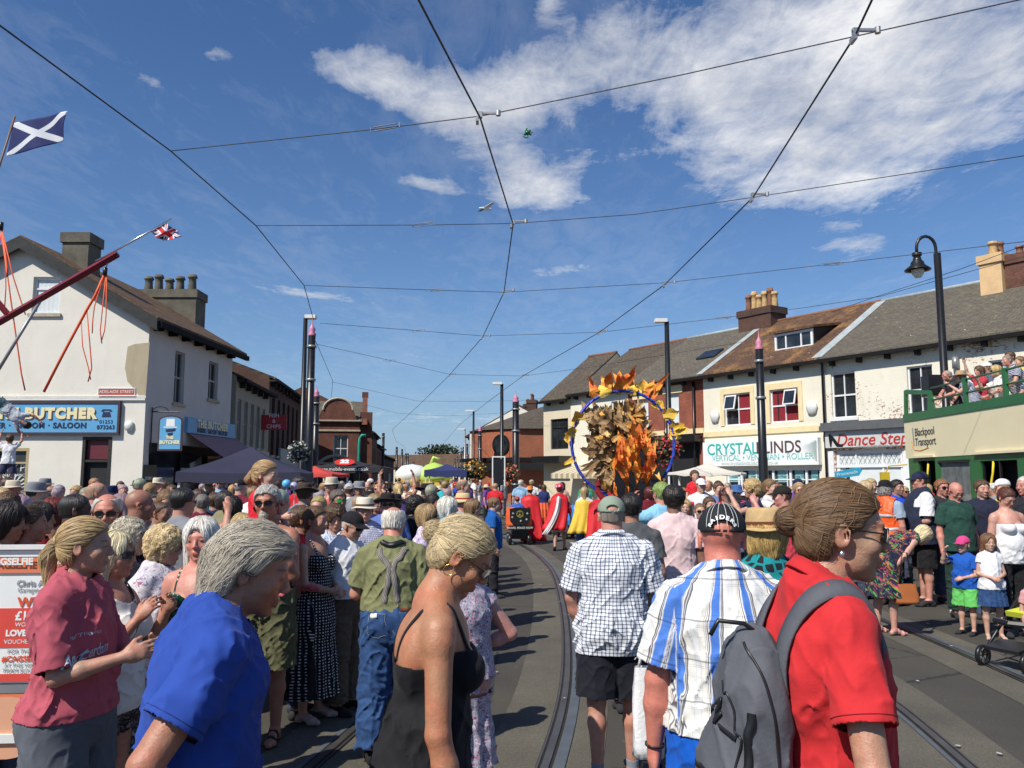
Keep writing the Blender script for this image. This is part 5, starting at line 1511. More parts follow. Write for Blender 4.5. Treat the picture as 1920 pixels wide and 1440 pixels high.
finish_house(root,W,H,CREAM,TILE,ZE,ZR,shop=shop)
for i,h in enumerate(H):
 window(root,h,style='cross',frame=UPVC,curtain=(REDC,[(0.5,0.97)]if i==0 else[(0.03,0.2),(0.25,0.97)]),sill=False)
 s=MB();a,b,c,d=h;e=0.2
 s.bx(a-e,b+e,-0.035,-0.002,d,d+0.25);s.bx(a-e,a,-0.033,-0.002,c,d-.002);s.bx(b,b+e,-0.033,-0.002,c,d-.002);s.build('window_surround',YSTONE,root)
 v=MB();mx=a+(b-a)*(0.08 if i==0 else 0.55);v.box((mx+(b-a)*0.2,-0.10,d-(d-c)*0.27),((b-a)*0.42,0.04,(d-c)*0.46),rx=-0.25)
 vo_=v.build('open_vent',UPVC,root);v2=MB();v2.box((mx+(b-a)*0.2,-0.125,d-(d-c)*0.27),((b-a)*0.34,0.01,(d-c)*0.38),rx=-0.25);v2.build('pane',GLASS,vo_)
s=MB();zs=FR.z_(1440,803);s.bx(0,W,-0.06,-0.003,zs-0.22,zs);s.build('string_course',YSTONE,root)
zt,zb=FR.z_(1435,825),FR.z_(1435,873)
sg=MB();sg.bx(RS(1326),RS(1543),-0.22,-0.003,zb,zt);sgo=sg.build('fascia_sign',SIGNW,root)
cx=(RS(1332)+RS(1506))/2
sign_text(sgo,'CRYSTAL BLINDS',0.74,0,0,0,TEAL,align='LEFT')if False else None
x_=RS(1334);me1=sign_text(sgo,'CRYSTAL',0.66,RS(1334),-0.226,zt-(zt-zb)*0.33,TEAL,align='LEFT',bold=0.006);
sign_text(sgo,'BLINDS',0.66,RS(1426),-0.226,zt-(zt-zb)*0.33,BROWNL,align='LEFT',bold=0.006)
sign_text(sgo,'VERTICAL \u2022 VENETIAN \u2022 ROLLER',0.35,RS(1343),-0.226,zt-(zt-zb)*0.68,TEALL,align='LEFT')
sign_text(sgo,'www.crystalblinds.blackpool.co.uk',0.21,RS(1360),-0.226,zt-(zt-zb)*0.89,plain('faint_letter',(0.45,0.55,0.56),0.5,var=0.02),align='LEFT')
fan=MB();fx=RS(1540);fz=zb+0.1
for k in range(13):
 a=R(95+k*7.5);p=Vector((fx,-0.225,fz));L_=(RS(1540)-RS(1508))*1.0
 q=Vector((RS(1540)-(k+1)/13*(RS(1540)-RS(1509)),-0.225,zt-0.08-0.02*k));q2=q+Vector((0.09,0,-0.07))
 fan.poly([p,q,q2])
fan.build('sign_emblem',plain('silver_grey',(0.40,0.47,0.46),0.5,var=0.05),sgo)
so=window(root,shop,style='grid',fw=0.09,glass=GLASS,sill=False)
x0,x1=shop[0],shop[1]
for k,q in enumerate((0.17,0.45,0.52,0.70,0.86)):
 pn=MB();pn.bx(x0+(x1-x0)*q-.05,x0+(x1-x0)*q+.05,0.045,0.10,shop[2],shop[3]);pn.build('mullion',UPVC,so)
st=MB();sx=[(0.0,.17),(.22,.42),(.54,.68),(.72,.84),(.88,.98)]
for a,b in sx:st.bx(x0+(x1-x0)*a+.08,x0+(x1-x0)*b-.08,0.110,0.122,shop[3]-.55,shop[3]-0.1)
sto=st.build('window_sticker',plain('pale_teal_film',(0.22,0.42,0.44),0.5),so)
for(a,b),w_ in zip(sx,('Roller','Vertical','Free Measure','Free Fit','No Obligation')):
 sign_text(sto,w_,0.16,x0+(x1-x0)*(a+b)/2,0.108,shop[3]-.33,plain('dark_teal_letter',(0.02,0.12,0.14),0.5,var=0.02))
for px in(1345,1529):
 al=MB();zc_=FR.z_(px,780 if px<1400 else 763);al.lathe([(0.001,0.22),(0.22,0.18),(0.26,0.0),(0.18,-0.24),(0.001,-0.28)],(RS(px),-0.06,zc_),10,Matrix.Diagonal((1,0.35,1)));al.build('alarm_box',WHITEP,root,True)
dz0,dz1=7.02,7.78;dx0,dx1=RS(1432),RS(1505);dy=(dz0-ZE)/((ZR-ZE)/(DP/2))
dm=MB();dm.add([(dx0,dy,dz0),(dx1,dy,dz0),(dx1,dy,dz1),(dx0,dy,dz1),(dx0,dy+2.4,dz1+0.35),(dx1,dy+2.4,dz1+0.35)],[(0,1,2,3),(1,5,2),(0,3,4)])
do=dm.build('dormer',DKWOOD,root)
dr=MB();dr.add([(dx0-.15,dy-.2,dz1-0.02),(dx1+.15,dy-.2,dz1-0.02),(dx1+.15,dy+2.5,dz1+.42),(dx0-.15,dy+2.5,dz1+.42),(dx0-.15,dy-.2,dz1+.08),(dx1+.15,dy-.2,dz1+.08),(dx1+.15,dy+2.5,dz1+.52),(dx0-.15,dy+2.5,dz1+.52)],[(0,3,2,1),(4,5,6,7),(0,1,5,4),(2,3,7,6),(0,4,7,3),(1,2,6,5)])
dr.build('dormer_roof',TILE,do)
window(do,(dx0,dx1,dz0,dz1-0.03),y=dy-0.10,rev=0.09,style='triple',sill=False,fw=0.10)
sl=(ZR-ZE)/(DP/2)
for xa,xb in((W-0.22,W+0.22),(-0.16,0.2)):
 fl=MB();fl.add([(xa,-0.28,ZE-0.28*sl+.125),(xb,-0.28,ZE-0.28*sl+.125),(xb,DP/2,ZR+.125),(xa,DP/2,ZR+.125)],[(0,1,2,3)]);fl.build('flashing',LEAD,root)
chz=FR.z_(1432,575)+0.9
cxx,czz=RD(1428,585,DP/2);chimney(root,(cxx,DP/2),1.9,1.1,8.2,czz+.1,BRICKD,[(-0.75,0),(-0.45,0.05),(-0.12,0),(0.2,0),(0.5,0.03),(0.78,0)],[RCLAY,YCLAY,YCLAY,YCLAY,RCLAY,YCLAY],0.85,0.15)
root,t0,W,H=terrace(1180,1323,'red brick shop with dark open shopfront behind the paper ring float',BRICKR,SLATE,[(1254,1276,802,737),(1196,1218,810,748)])
finish_house(root,W,H,BRICKR,SLATE,ZE,ZR,shop=(0.4,W-0.3,0.3,FR.z_(1250,832)))
for h in H:
 window(root,h,style='sash',glass=PALEB,sillm=YSTONE)
 s=MB();s.bx(h[0]-.25,h[1]+.25,-0.04,-0.002,h[3],h[3]+.35);s.build('lintel',YSTONE,root)
s=MB();s.bx(0,W,-0.07,-0.003,FR.z_(1250,812)-.1,FR.z_(1250,812)+.12);s.build('string_course',YSTONE,root)
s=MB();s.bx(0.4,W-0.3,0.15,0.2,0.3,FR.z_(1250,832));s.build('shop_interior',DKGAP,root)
s=MB();s.bx(0.1,W-0.1,-0.5,-0.003,FR.z_(1250,832)+0.02,FR.z_(1250,820));s.build('fascia',BLACKP,root)
sk_=MB();sl=(ZR-ZE)/(DP/2);yk=1.6;sk_.box((RS(1290),yk,ZE+sl*yk+.16),(1.1,0.8,0.06),rx=math.atan(sl));sk_.build('skylight',GLASS,root)
dp=MB();dp.tube([(W-0.5,-0.1,0.1),(W-0.5,-0.1,ZE-.3)],0.06,8);dp.build('downpipe',BLACKP,root,True)
root,t0,W,H=terrace(1072,1180,'cream painted shop with brown slate roof and striped canopy, left of the brick shop',CREAM,SLATE2,[(1148,1160,812,752),(1105,1118,815,765)])
finish_house(root,W,H,CREAM,SLATE2,ZE-0.02,ZR-0.02)
for h in H:window(root,h,style='sash',sillm=WHITEP)
aw=MB();x0,x1=0.2,W-0.2;za,zb2=FR.z_(1110,872),FR.z_(1110,888)
aw.add([(x0,-0.02,za),(x1,-0.02,za),(x1,-1.6,zb2),(x0,-1.6,zb2),(x0,-1.6,zb2-0.25),(x1,-1.6,zb2-0.25)],[(0,1,2,3),(3,2,5,4)])
m,nt,b=_mat('striped_canvas');v=coords(nt);sp_=nd(nt,'ShaderNodeSeparateXYZ');nt.links.new(v,sp_.inputs[0])
nt.links.new(mixc(nt,nmath(nt,'GREATER_THAN',nmath(nt,'FRACT',nmath(nt,'MULTIPLY',sp_.outputs[0],2.2)),0.5),(0.62,0.54,0.38),(0.35,0.30,0.20)),b.inputs['Base Color']);b.inputs['Roughness'].default_value=0.9
CANVAS=m;aw.build('awning',CANVAS,root)
e0=Vector((1.75,45.5));e1=FR.O+FR.u*FR.s_(1072)
FE=Fac((e0.x,e0.y),(e1.x,e1.y))
root=empty('corner_shop',(e0.x,e0.y,0),FE.rz,label='pale cream corner shop with a big dark four-pane window, end of the terrace',cat='shop')
W=FE.L;t0=0
h=(FE.s_(1033),FE.s_(1066),FE.z_(1050,842),FE.z_(1050,785))
finish_house(root,W,[h],CREAM2,SLATE2,6.2,8.8,D=7.0,brackets=1)
window(root,h,style='grid',frame=DKWOOD,sill=False)
s=MB();s.bx(0.0,W,-0.9,-0.003,FE.z_(1040,868),FE.z_(1040,868)+.35);s.build('shop_canopy',BLACKP,root)
bx_=empty('brick_shop',(-0.9,60.5,0),R(-28),label='single storey-and-half orange brick shop with round window and dark hipped roof',cat='shop')
BRICKO=mat_brick('orange_brick',(0.42,0.13,0.06),(0.34,0.10,0.05),(0.3,0.16,0.1),dirt=0.2)
pts=[(-3.6,2.4),(-2.6,0.3),(-0.4,-1.2),(2.2,-1.6),(5.0,0.4),(5.4,9),(-3.6,9)]
w=MB();w.prism([(x,y,0)for x,y in pts],(0,0,5.3));w.build('wall',BRICKO,bx_)
r=MB();rp=[(x*1.08,y*1.06-0.1,5.3)for x,y in pts];ap=(1.6,5.2,7.6);r.add(rp+[ap],[(i,(i+1)%7,7)for i in range(7)]+[tuple(range(7))[::-1]]);r.build('roof',SLATE2,bx_)
rw=MB();rw.lathe([(0.001,0.0),(0.62,0.0)],(0,0,0),24);o=rw.build('round_window',GLASS,bx_);o.rotation_euler=(PI/2,0,R(-8));o.location=(0.9,-1.50,4.2)
rf=MB();rf.lathe([(0.60,-0.03),(0.60,0.05),(0.74,0.05),(0.74,-0.03)],(0,0,0),24);o2=rf.build('window_frame',BLACKP,bx_);o2.rotation_euler=o.rotation_euler;o2.location=(0.9,-1.47,4.2)
s=MB();s.prism([(-4.2,1.2,3.0),(-2.8,-0.8,3.0),(-0.4,-2.3,3.0),(2.6,-2.7,3.0),(5.6,-0.6,3.0),(5.2,0.6,3.0),(2.2,-1.5,3.0),(-0.4,-1.1,3.0),(-2.6,0.4,3.0),(-3.6,2.5,3.0)],(0,0,0.25));s.build('canopy',BLACKP,bx_)
sg=MB();sg.box((2.6,-2.75,2.62),(4.6,0.10,0.5),rz=0.12);o=sg.build('shop_sign',BLACKP,bx_)
o2=sign_text(o,'OPEN ALL HOURS',0.34,2.6,-2.83,2.62,plain('yellow_letter',(0.75,0.62,0.08),0.5))if False else None
prev=(-3.4,66)
for i,(px,Y,h,wm_,rm_)in enumerate([(905,78,5.6,WHITEW,SLATE2),(893,90,6.4,BRICKR,SLATE),(884,104,6.0,CREAM2,SLATE2)]):
 a,b_=ray(px,897);q=(a*Y+1.2,Y)
 F_=Fac(q,prev);rt_=empty('terraced_house',(q[0],q[1],0),F_.rz,label=['white fronted house just past the round brick shop','red brick house with two chimney stacks beyond the white front','small pale house at the far end of the shops by the lamp posts'][i],cat='house',group='far houses by the lamps')
 hs_=[(F_.L*q0,F_.L*q0+1.0,3.6,5.0)for q0 in(0.15,0.45,0.75)]
 finish_house(rt_,F_.L,hs_,wm_,rm_,h-0.3,h+1.9,D=8)
 for hh in hs_:window(rt_,hh,style='sash')
 chimney(rt_,(F_.L*0.3,4),1.2,0.8,h+1.2,h+3.2,BRICKD,[(-.3,0),(.3,0)],[RCLAY],.5,.14)
 prev=q
 # left side
X0,Y0=at(281,600,24.5)[:2]
root=empty('corner_building',(X0,Y0,0),0,label='white rendered barber shop with tiled roof and blue fascia on the street corner',cat='shop')
ze,zr=at(285,592,Y0).z,at(30,452,Y0).z
GW=8.4
def LX(px,py=700):return ray(px,py)[0]*Y0-X0
def LZ(px,py):return at(px,py,Y0).z
w=MB()
holes=[(LX(51),LX(103),LZ(77,588),LZ(77,519)),(LX(163),LX(217),0.15,LZ(190,819)),(LX(0),LX(65),LZ(30,935),LZ(30,840))]
wall_holes(w,-GW,0,0,ze,[h for h in holes[1:]]+[(holes[0][0],holes[0][1],holes[0][2],ze)]if False else holes[1:],0)
a,b,c,d=holes[0]
rx_=LX(30)
gl=lambda x:ze+(zr-ze)*(1-abs(x-rx_)/(abs(rx_)if x>rx_ else GW-abs(rx_)))
w.poly([(-GW,0,ze),(a,0,ze),(a,0,gl(a))])if a<rx_ else w.poly([(-GW,0,ze),(a,0,ze),(a,0,gl(a)),(rx_,0,zr)])
w.poly([(b,0,ze),(0,0,ze),(b,0,gl(b))])
if c>ze:w.quad((a,0,ze),(b,0,ze),(b,0,c),(a,0,c))
top=[(a,0,d),(b,0,d),(b,0,gl(b))]+([(rx_,0,zr)]if a<rx_<b else[])+[(a,0,gl(a))];w.poly(top)
for(p,q)in(((a,c),(a,d)),((b,d),(b,c)),((a,d),(b,d)),((b,c),(a,c))):
 w.quad((p[0],0,p[1]),(q[0],0,q[1]),(q[0],.14,q[1]),(p[0],.14,p[1]))
w.build('wall',WHITEW,root)
window(root,holes[0],style='top',sillm=STONE,fw=0.07,curtain=(PALEB,[(0.1,0.9)]))
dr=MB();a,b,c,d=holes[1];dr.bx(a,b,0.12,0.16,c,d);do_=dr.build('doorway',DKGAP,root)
f=MB();f.bx(a,a+.09,-0.02,.11,c,d);f.bx(b-.09,b,-0.02,.11,c,d);f.bx(a+.09,b-.09,-0.02,.11,d-.09,d);f.bx(a+.09,b-.09,0,.11,d-.75,d-.68);f.build('door_frame',DKWOOD,do_)
f=MB();f.bx(a+.1,b-.1,0.09,.118,d-.66,d-.1);f.build('fanlight_board',plain('maroon_board',(0.12,0.015,0.025),0.5),do_)
a,b,c,d=holes[2]
pn=MB();pn.bx(a,b,0.08,0.12,c,d);po=pn.build('shop_window',plain('charcoal_board',(0.035,0.04,0.042),0.4),root)
f=MB();f.bx(a-.0,a+.09,0.0,.075,c,d);f.bx(b-.09,b,0.0,.075,c,d);f.bx(a+.09,b-.09,0.0,.075,d-.09,d);f.bx(a+.09,b-.09,0.0,.075,d-.47,d-.41);f.build('window_frame',plain('tan_frame',(0.40,0.32,0.16),0.6),po)
sign_text(po,'BOBBY PIN',0.30,(a+b)/2-.02,0.07,c+(d-c)*0.60,WHITEP,space=0.9);sign_text(po,'MAIN ENTRANCE',0.115,(a+b)/2,0.07,c+(d-c)*0.46,WHITEP);sign_text(po,'HAIR  NAILS  BEAUTY',0.12,(a+b)/2,0.07,c+(d-c)*0.13,WHITEP)
rays_=MB()
for k in range(11):
 an_=R(12+k*15.6);x,z=(a+b)/2,c+(d-c)*0.18
 r0,r1=0.16,0.46
 rays_.poly([(x+r0*math.cos(an_-.03),0.069,z+r0*math.sin(an_-.03)),(x+r1*1.1*math.cos(an_-.05),0.069,z+r1*math.sin(an_-.05)),(x+r1*1.1*math.cos(an_+.05),0.069,z+r1*math.sin(an_+.05)),(x+r0*math.cos(an_+.03),0.069,z+r0*math.sin(an_+.03))])
rays_.build('sunray_pattern',WHITEP,po)
BLUES=plain('sky_blue_sign',(0.12,0.36,0.60),0.4,var=0.05);CREAML=plain('cream_letter',(0.78,0.70,0.42),0.45,var=0.04);FRAMEB=plain('brown_sign_frame',(0.055,0.03,0.035),0.5)
zt,zb=LZ(100,757),LZ(100,811)
sg=MB();sg.bx(LX(-150),LX(228),-0.09,-0.003,zb,zt);so=sg.build('fascia_sign',BLUES,root)
f=MB();f.bx(LX(-150)-.05,LX(228)+.06,-0.12,-0.004,zt,zt+.07);f.bx(LX(-150)-.05,LX(228)+.06,-0.12,-0.004,zb-.07,zb);f.bx(LX(228),LX(228)+.06,-0.12,-0.004,zb+.001,zt-.001);f.build('sign_frame',FRAMEB,so)
hz=zt-(zt-zb)*0.36
for dx_,mt,yy in((0.035,BROWNL,-0.094),(0.0,CREAML,-0.104)):
 sign_text(so,'BILLY THE BUTCHER',0.50,LX(187)+dx_,yy,hz-dx_,mt,align='RIGHT',bold=0.022,space=1.12)if False else sign_text(so,'THE BUTCHER',0.42,LX(187)+dx_,yy,hz-dx_,mt,align='RIGHT',bold=0.030,space=1.20)
sign_text(so,'BARBER \u00b7 GROOM \u00b7 SALOON',0.225,LX(171),-0.094,zt-(zt-zb)*0.77,NAVYL,align='RIGHT',bold=0.010,space=1.15)
sign_text(so,'01253',0.15,LX(207),-0.094,zt-(zt-zb)*0.64,NAVYL,space=1.1);sign_text(so,'873263',0.165,LX(207),-0.094,zt-(zt-zb)*0.83,NAVYL,bold=0.004,space=1.1)
ph=MB();x,z=LX(207),zt-(zt-zb)*0.32
ph.prism([(x-.14,-0.093,z-.13),(x+.14,-0.093,z-.13),(x+.10,-0.093,z+.02),(x-.10,-0.093,z+.02)],(0,-0.006,0));ph.prism([(x-.17,-0.093,z+.04),(x-.12,-0.093,z+.10),(x+.12,-0.093,z+.10),(x+.17,-0.093,z+.04),(x+.10,-0.093,z+.03),(x+.06,-0.093,z+.06),(x-.06,-0.093,z+.06),(x-.10,-0.093,z+.03)],(0,-0.006,0));ph.build('telephone_emblem',NAVYL,so)
s=MB();s.bx(-GW,0.0,-0.06,-0.003,zt+0.10,zt+0.16);s.tube([(-GW,-0.05,zt+.24),(0,-0.05,zt+.23)],0.015,5);s.build('string_course',WHITEP,root)
nb=MB();nb.bx(LX(188),LX(255),-0.03,-0.003,LZ(220,741),LZ(220,729));no=nb.build('street_name_plate',plain('orange_red_plate',(0.50,0.07,0.03),0.45,var=0.04),root)
sign_text(no,'ADELAIDE STREET',0.125,(LX(188)+LX(255))/2,-0.034,LZ(220,735),SIGNW,space=1.02)
f=MB();x0,x1,z0,z1=LX(188),LX(255),LZ(220,741),LZ(220,729)
f.bx(x0-.02,x1+.02,-0.035,-0.002,z1,z1+.02);f.bx(x0-.02,x1+.02,-0.035,-0.002,z0-.02,z0);f.bx(x0-.02,x0,-0.035,-0.002,z0,z1);f.bx(x1,x1+.02,-0.035,-0.002,z0,z1);f.build('plate_edge',WHITEP,no)
al=MB();al.lathe([(0.001,0.13),(0.12,0.11),(0.14,0.0),(0.10,-0.14),(0.001,-0.16)],(LX(248),-0.05,LZ(248,798)),10,Matrix.Diagonal((1,0.45,1)));al.build('alarm_box',WHITEP,root,True)
pt=MB();ch_=[(LX(237),LZ(237,650)),(LX(250),LZ(250,645)),(LX(278),LZ(278,642)),(-0.002,LZ(281,741)),(LX(262),LZ(262,741)),(LX(252),LZ(250,728)),(LX(240),LZ(240,715)),(LX(234),LZ(234,690))]
pt.prism([(x,-0.002,z)for x,z in ch_][::-1],(0,-0.012,0));pt.build('bare_render_patch',mat_render_wall('bare_render',(0.44,0.37,0.25),0.3),root)
S1=Fac((X0,Y0),at(437,650,31.0)[:2]);
sr=empty('side_wing',(0,0,0),0);bpy.data.objects.remove(sr)
def side_seg(O,P,ze_,zr_,wallm,roofm,holes_f,name,label,D=8.4,roofside=True,parent=None,win='sash',gut=True):
 F_=Fac(O,P);rt_=parent or empty(name,(O[0],O[1],0),F_.rz,label=label,cat='shop')
 H_=[(F_.s_(a)if True else 0,F_.s_(b),F_.z_((a+b)/2,c),F_.z_((a+b)/2,d))for(a,b,c,d)in holes_f]
 return F_,rt_,H_
F1,_,H1=side_seg((X0,Y0),at(437,650,31.0)[:2],ze,zr,WHITEW,TILEL,[(318,337,755,656),(383,401,748,676)],'','',parent=root)
wing=bpy.data.objects.new('side_wall',None)
w=MB();shopf=(0.35,F1.L-0.3,0.25,F1.z_(380,838))
wall_holes(w,0,F1.L,0,ze,H1+[shopf],0,0.16)
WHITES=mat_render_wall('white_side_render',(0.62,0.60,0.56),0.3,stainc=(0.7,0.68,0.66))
swo=w.build('side_wall',WHITES,root);swo.rotation_euler=(0,0,F1.rz)
def sub(o):o.rotation_euler=(0,0,0);return o
for h in H1:
 window(swo,h,rev=0.16,style='sash2',frame=plain('aged_frame',(0.35,0.33,0.30),0.6),sillm=STONE)
s=MB();s.bx(shopf[0],shopf[1],0.25,0.3,shopf[2],shopf[3]);s.build('shopfront',DKGAP,swo)
for k in range(3):
 s=MB();x=shopf[0]+0.3+k*2.1;s.bx(x,x+1.6,0.10,0.14,0.9,shopf[3]-.3);s.build('shop_window',GLASS,swo)
pn2=MB();pn2.bx(-0.02+0.08,0.85,-0.03,-0.003,F1.z_(290,925),F1.z_(290,872));p2=pn2.build('notice_board',plain('charcoal_board',(0.035,0.04,0.042),0.4),swo)
sign_text(p2,'BOBBY PIN',0.13,0.46,-0.034,F1.z_(290,897),WHITEP)
zt,zb=F1.z_(385,788),F1.z_(385,816)
sg=MB();sg.bx(F1.s_(341),F1.s_(431),-0.12,-0.003,zb,zt);so2=sg.build('fascia_sign',BLUES,swo)
for dx_,mt,yy in((0.03,BROWNL,-0.124),(0.0,CREAML,-0.133)):sign_text(so2,'THE BUTCHER',0.36,(F1.s_(341)+F1.s_(431))/2+dx_,yy,zt-(zt-zb)*.35-dx_,mt,bold=0.02,space=1.15)
sign_text(so2,'BARBER \u00b7 GROOM \u00b7 SALOON',0.2,(F1.s_(341)+F1.s_(431))/2,-0.124,zt-(zt-zb)*.78,NAVYL,bold=0.006)
m,nt,b=_mat('red_striped_canvas');v=coords(nt);sp_=nd(nt,'ShaderNodeSeparateXYZ');nt.links.new(v,sp_.inputs[0])
nt.links.new(mixc(nt,nmath(nt,'GREATER_THAN',nmath(nt,'FRACT',nmath(nt,'MULTIPLY',sp_.outputs[0],4.2)),0.5),(0.42,0.33,0.33),(0.22,0.05,0.07)),b.inputs['Base Color']);b.inputs['Roughness'].default_value=0.9
aw=MB();xa,xb=F1.s_(345),F1.s_(437);za=F1.z_(400,818)
aw.add([(xa,-0.02,za),(xb,-0.02,za),(xb,-1.5,za-0.95),(xa,-1.5,za-0.95),(xb,-1.5,za-1.12),(xa,-1.5,za-1.12)],[(0,1,2,3),(3,2,4,5)])
ao=aw.build('awning',m,swo);s=ao.modifiers.new('t','SOLIDIFY');s.thickness=0.02
zd=0.30
rr=MB();P=F1.u*F1.L
ex,ey=P.x+0.35,P.y
th=0.12;ov=0.35
r0=Vector((rx_,-0.25,zr));r1=Vector((rx_+P.x,P.y+0.6,zr));sl_=(zr-ze)/abs(rx_)
def rq(a,b,c,d):rr.add([a,b,c,d,a+Vector((0,0,th)),b+Vector((0,0,th)),c+Vector((0,0,th)),d+Vector((0,0,th))],[(0,3,2,1),(4,5,6,7),(0,1,5,4),(2,3,7,6),(0,4,7,3),(1,2,6,5)])
rq(Vector((ov,-0.25,ze-ov*sl_)),Vector((P.x+ov,P.y+.6,ze-ov*sl_)),r1,r0)
rq(r0,r1,Vector((-GW-ov,P.y+.6,ze-ov*sl_)),Vector((-GW-ov,-0.25,ze-ov*sl_)))
TILEY=mat_roof('old_tile_roof_side',(0.17,0.095,0.045),(0.075,0.042,0.022),(0.22,0.14,0.055),0.5,4.4)
nt=TILEY.node_tree
for n_ in nt.nodes:
 if n_.type=='COMBXYZ':
  for l_ in list(n_.inputs[0].links):
   sx_=l_.from_node;nt.links.remove(l_);nt.links.new(sx_.outputs[1],n_.inputs[0])
rr.build('roof',TILEY,root)
bb=MB()
for(xa,za,xb,zb_)in((ov,ze-ov*sl_,rx_,zr),(-GW-ov,ze-ov*sl_,rx_,zr)):
 bb.add([(xa,-0.29,za-.30),(xb,-0.29,zb_-.30),(xb,-0.29,zb_+.08),(xa,-0.29,za+.08),(xa,-0.19,za-.30),(xb,-0.19,zb_-.30),(xb,-0.19,zb_+.08),(xa,-0.19,za+.08)],[(0,1,2,3),(4,7,6,5),(0,4,5,1),(3,2,6,7),(1,5,6,2),(0,3,7,4)])
bb.build('bargeboard',plain('weathered_board',(0.018,0.020,0.021),0.75,var=0.5,scale=5),root)
gt=MB();gt.add([(ov-.02,-0.2,ze-ov*sl_-.16),(ov+.1,-0.2,ze-ov*sl_-.16),(P.x+ov+.1,P.y+.6,ze-ov*sl_-.16),(P.x+ov-.02,P.y+.6,ze-ov*sl_-.16),(ov-.02,-0.2,ze-ov*sl_+.01),(ov+.1,-0.2,ze-ov*sl_+.01),(P.x+ov+.1,P.y+.6,ze-ov*sl_+.01),(P.x+ov-.02,P.y+.6,ze-ov*sl_+.01)],[(0,3,2,1),(4,5,6,7),(0,1,5,4),(2,3,7,6),(0,4,7,3),(1,2,6,5)])
for k in range(7):
 t_=0.3+k*0.95;q=F1.u*t_;gt.box((q.x+.16,q.y,ze-.32),(0.28,0.10,0.20),rz=0)
gt.build('gutter',GUTM,root)
chimney(root,(at(153,480,Y0+1.5).x-X0,1.5),0.84,0.8,zr-2.0,at(155,443,26).z,CEMENT,[],[CEMENT])
cz=at(335,600,32);chimney(root,(cz.x-X0-.3,cz.y-Y0),2.3,1.0,6.5,at(335,548,32).z,CEMENT,[(-0.95,0),(-0.55,0),(-0.12,0),(0.3,0),(0.78,0)],[CEMENT],0.62,0.17)
hb=MB();hb.tube([(0.02,-0.25,0)]if False else[Vector((0.05,0.35,LZ(290,770))),Vector((0.95,0.15,LZ(290,772)))],0.022,6)
hb.tube([Vector((0.06,0.35,LZ(290,762))),Vector((0.06,0.35,LZ(290,850)))],0.02,6)
hb.tube([Vector((0.06+0.25*(1-math.cos(t)),0.33,LZ(290,772)+.02+0.16*math.sin(t)))for t in[k*PI/8 for k in range(9)]],0.012,5)
ho=hb.build('sign_bracket',BLACKP,root)
cx_=at(319,815,Y0-0.3);wx=0.62;zc1,zc0=LZ(319,783),LZ(319,843)
for nm,ex_,mt,yy in(('hanging_sign_frame',0.05,FRAMEB,0.0),('hanging_sign',0.0,BLUES,-0.01)):
 hs_=MB();pts=[(-wx/2-ex_,zc0-ex_),(wx/2+ex_,zc0-ex_),(wx/2+ex_,zc1-0.12)]+[((wx/2+ex_)*math.cos(t),zc1-0.12+(0.12+ex_)*math.sin(t))for t in[k*PI/10 for k in range(1,10)]]+[(-wx/2-ex_,zc1-0.12)]
 X_,Y_=cx_.x-X0,-0.3
 hs_.prism([(X_+x,Y_+yy,z)for x,z in pts],(0,0.05-2*yy,0));hso=hs_.build(nm,mt,ho)
fa=MB();zf=zc1-0.40
fa.poly([(X_-.13,Y_-.014,zf+.12),(X_+.13,Y_-.014,zf+.12),(X_+.12,Y_-.014,zf+.34),(X_-.12,Y_-.014,zf+.34)]);fa.poly([(X_-.2,Y_-.014,zf+.08),(X_+.2,Y_-.014,zf+.08),(X_+.2,Y_-.014,zf+.11),(X_-.2,Y_-.014,zf+.11)])
fo_=fa.build('top_hat_emblem',SIGNW,ho)
fb_=MB();fb_.poly([(X_-.14,Y_-.015,zf+.03),(X_+.16,Y_-.015,zf+.06),(X_+.15,Y_-.015,zf-.02),(X_+.05,Y_-.015,zf-.04),(X_-.12,Y_-.015,zf-.05)]);fb_.poly([(X_-.08,Y_-.015,zf-.08),(X_+.09,Y_-.015,zf-.06),(X_+.06,Y_-.015,zf-.20),(X_-.04,Y_-.015,zf-.20)]);fb_.build('bearded_face_emblem',NAVYL,ho)
for z,t_,sz in((zc0+.34,'THE',.12),(zc0+.20,'BUTCHER',.135)):sign_text(ho,t_,sz,X_,Y_-.016,z,CREAML,bold=0.008)
bpy.data.objects.remove(wing)
def row_house(O,P,ze_,zr_,wallm,roofm,label,name='terraced_shop',holes=(),D=8.0,style='sash',frame=None,group=None,cat='shop',roofx=(0,0),glass=None,shop=True):
 F_=Fac(O,P);rt_=empty(name,(O[0],O[1],0),F_.rz,label=label,cat=cat,group=group)
 ro=finish_house(rt_,F_.L,list(holes),wallm,roofm,ze_,zr_,D=D,roofx=roofx,shop=(0.4,F_.L-.4,0.2,2.7)if shop else None)
 for h in holes:window(rt_,h,style=style,frame=frame or plain('aged_frame',(0.35,0.33,0.30),0.6),glass=glass)
 if shop:
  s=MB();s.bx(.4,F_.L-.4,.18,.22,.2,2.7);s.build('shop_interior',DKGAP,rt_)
  n=max(1,int(F_.L/2.2))
  for k in range(n):
   s=MB();x=.5+k*(F_.L-1)/n;s.bx(x,x+(F_.L-1)/n-.3,.08,.11,.7,2.5);s.build('shop_window',GLASS,rt_)
 return F_,rt_
p0=(X0+P.x-.02,Y0+P.y+0.6);p1=at(505,760,38)[:2]
F2,r2=row_house(p0,p1,5.75,7.6,mat_render_wall('grey_cream_render',(0.36,0.33,0.26),0.4),TILEL,'grey cream shop with narrow tall windows and a red Fish and Chips sign',holes=[(k*1.15+.35,k*1.15+.95,3.1,4.9)for k in range(int((Vector(p1)-Vector(p0)).length/1.2))])
fz=F2.z_(480,787);sx=F2.s_(484)
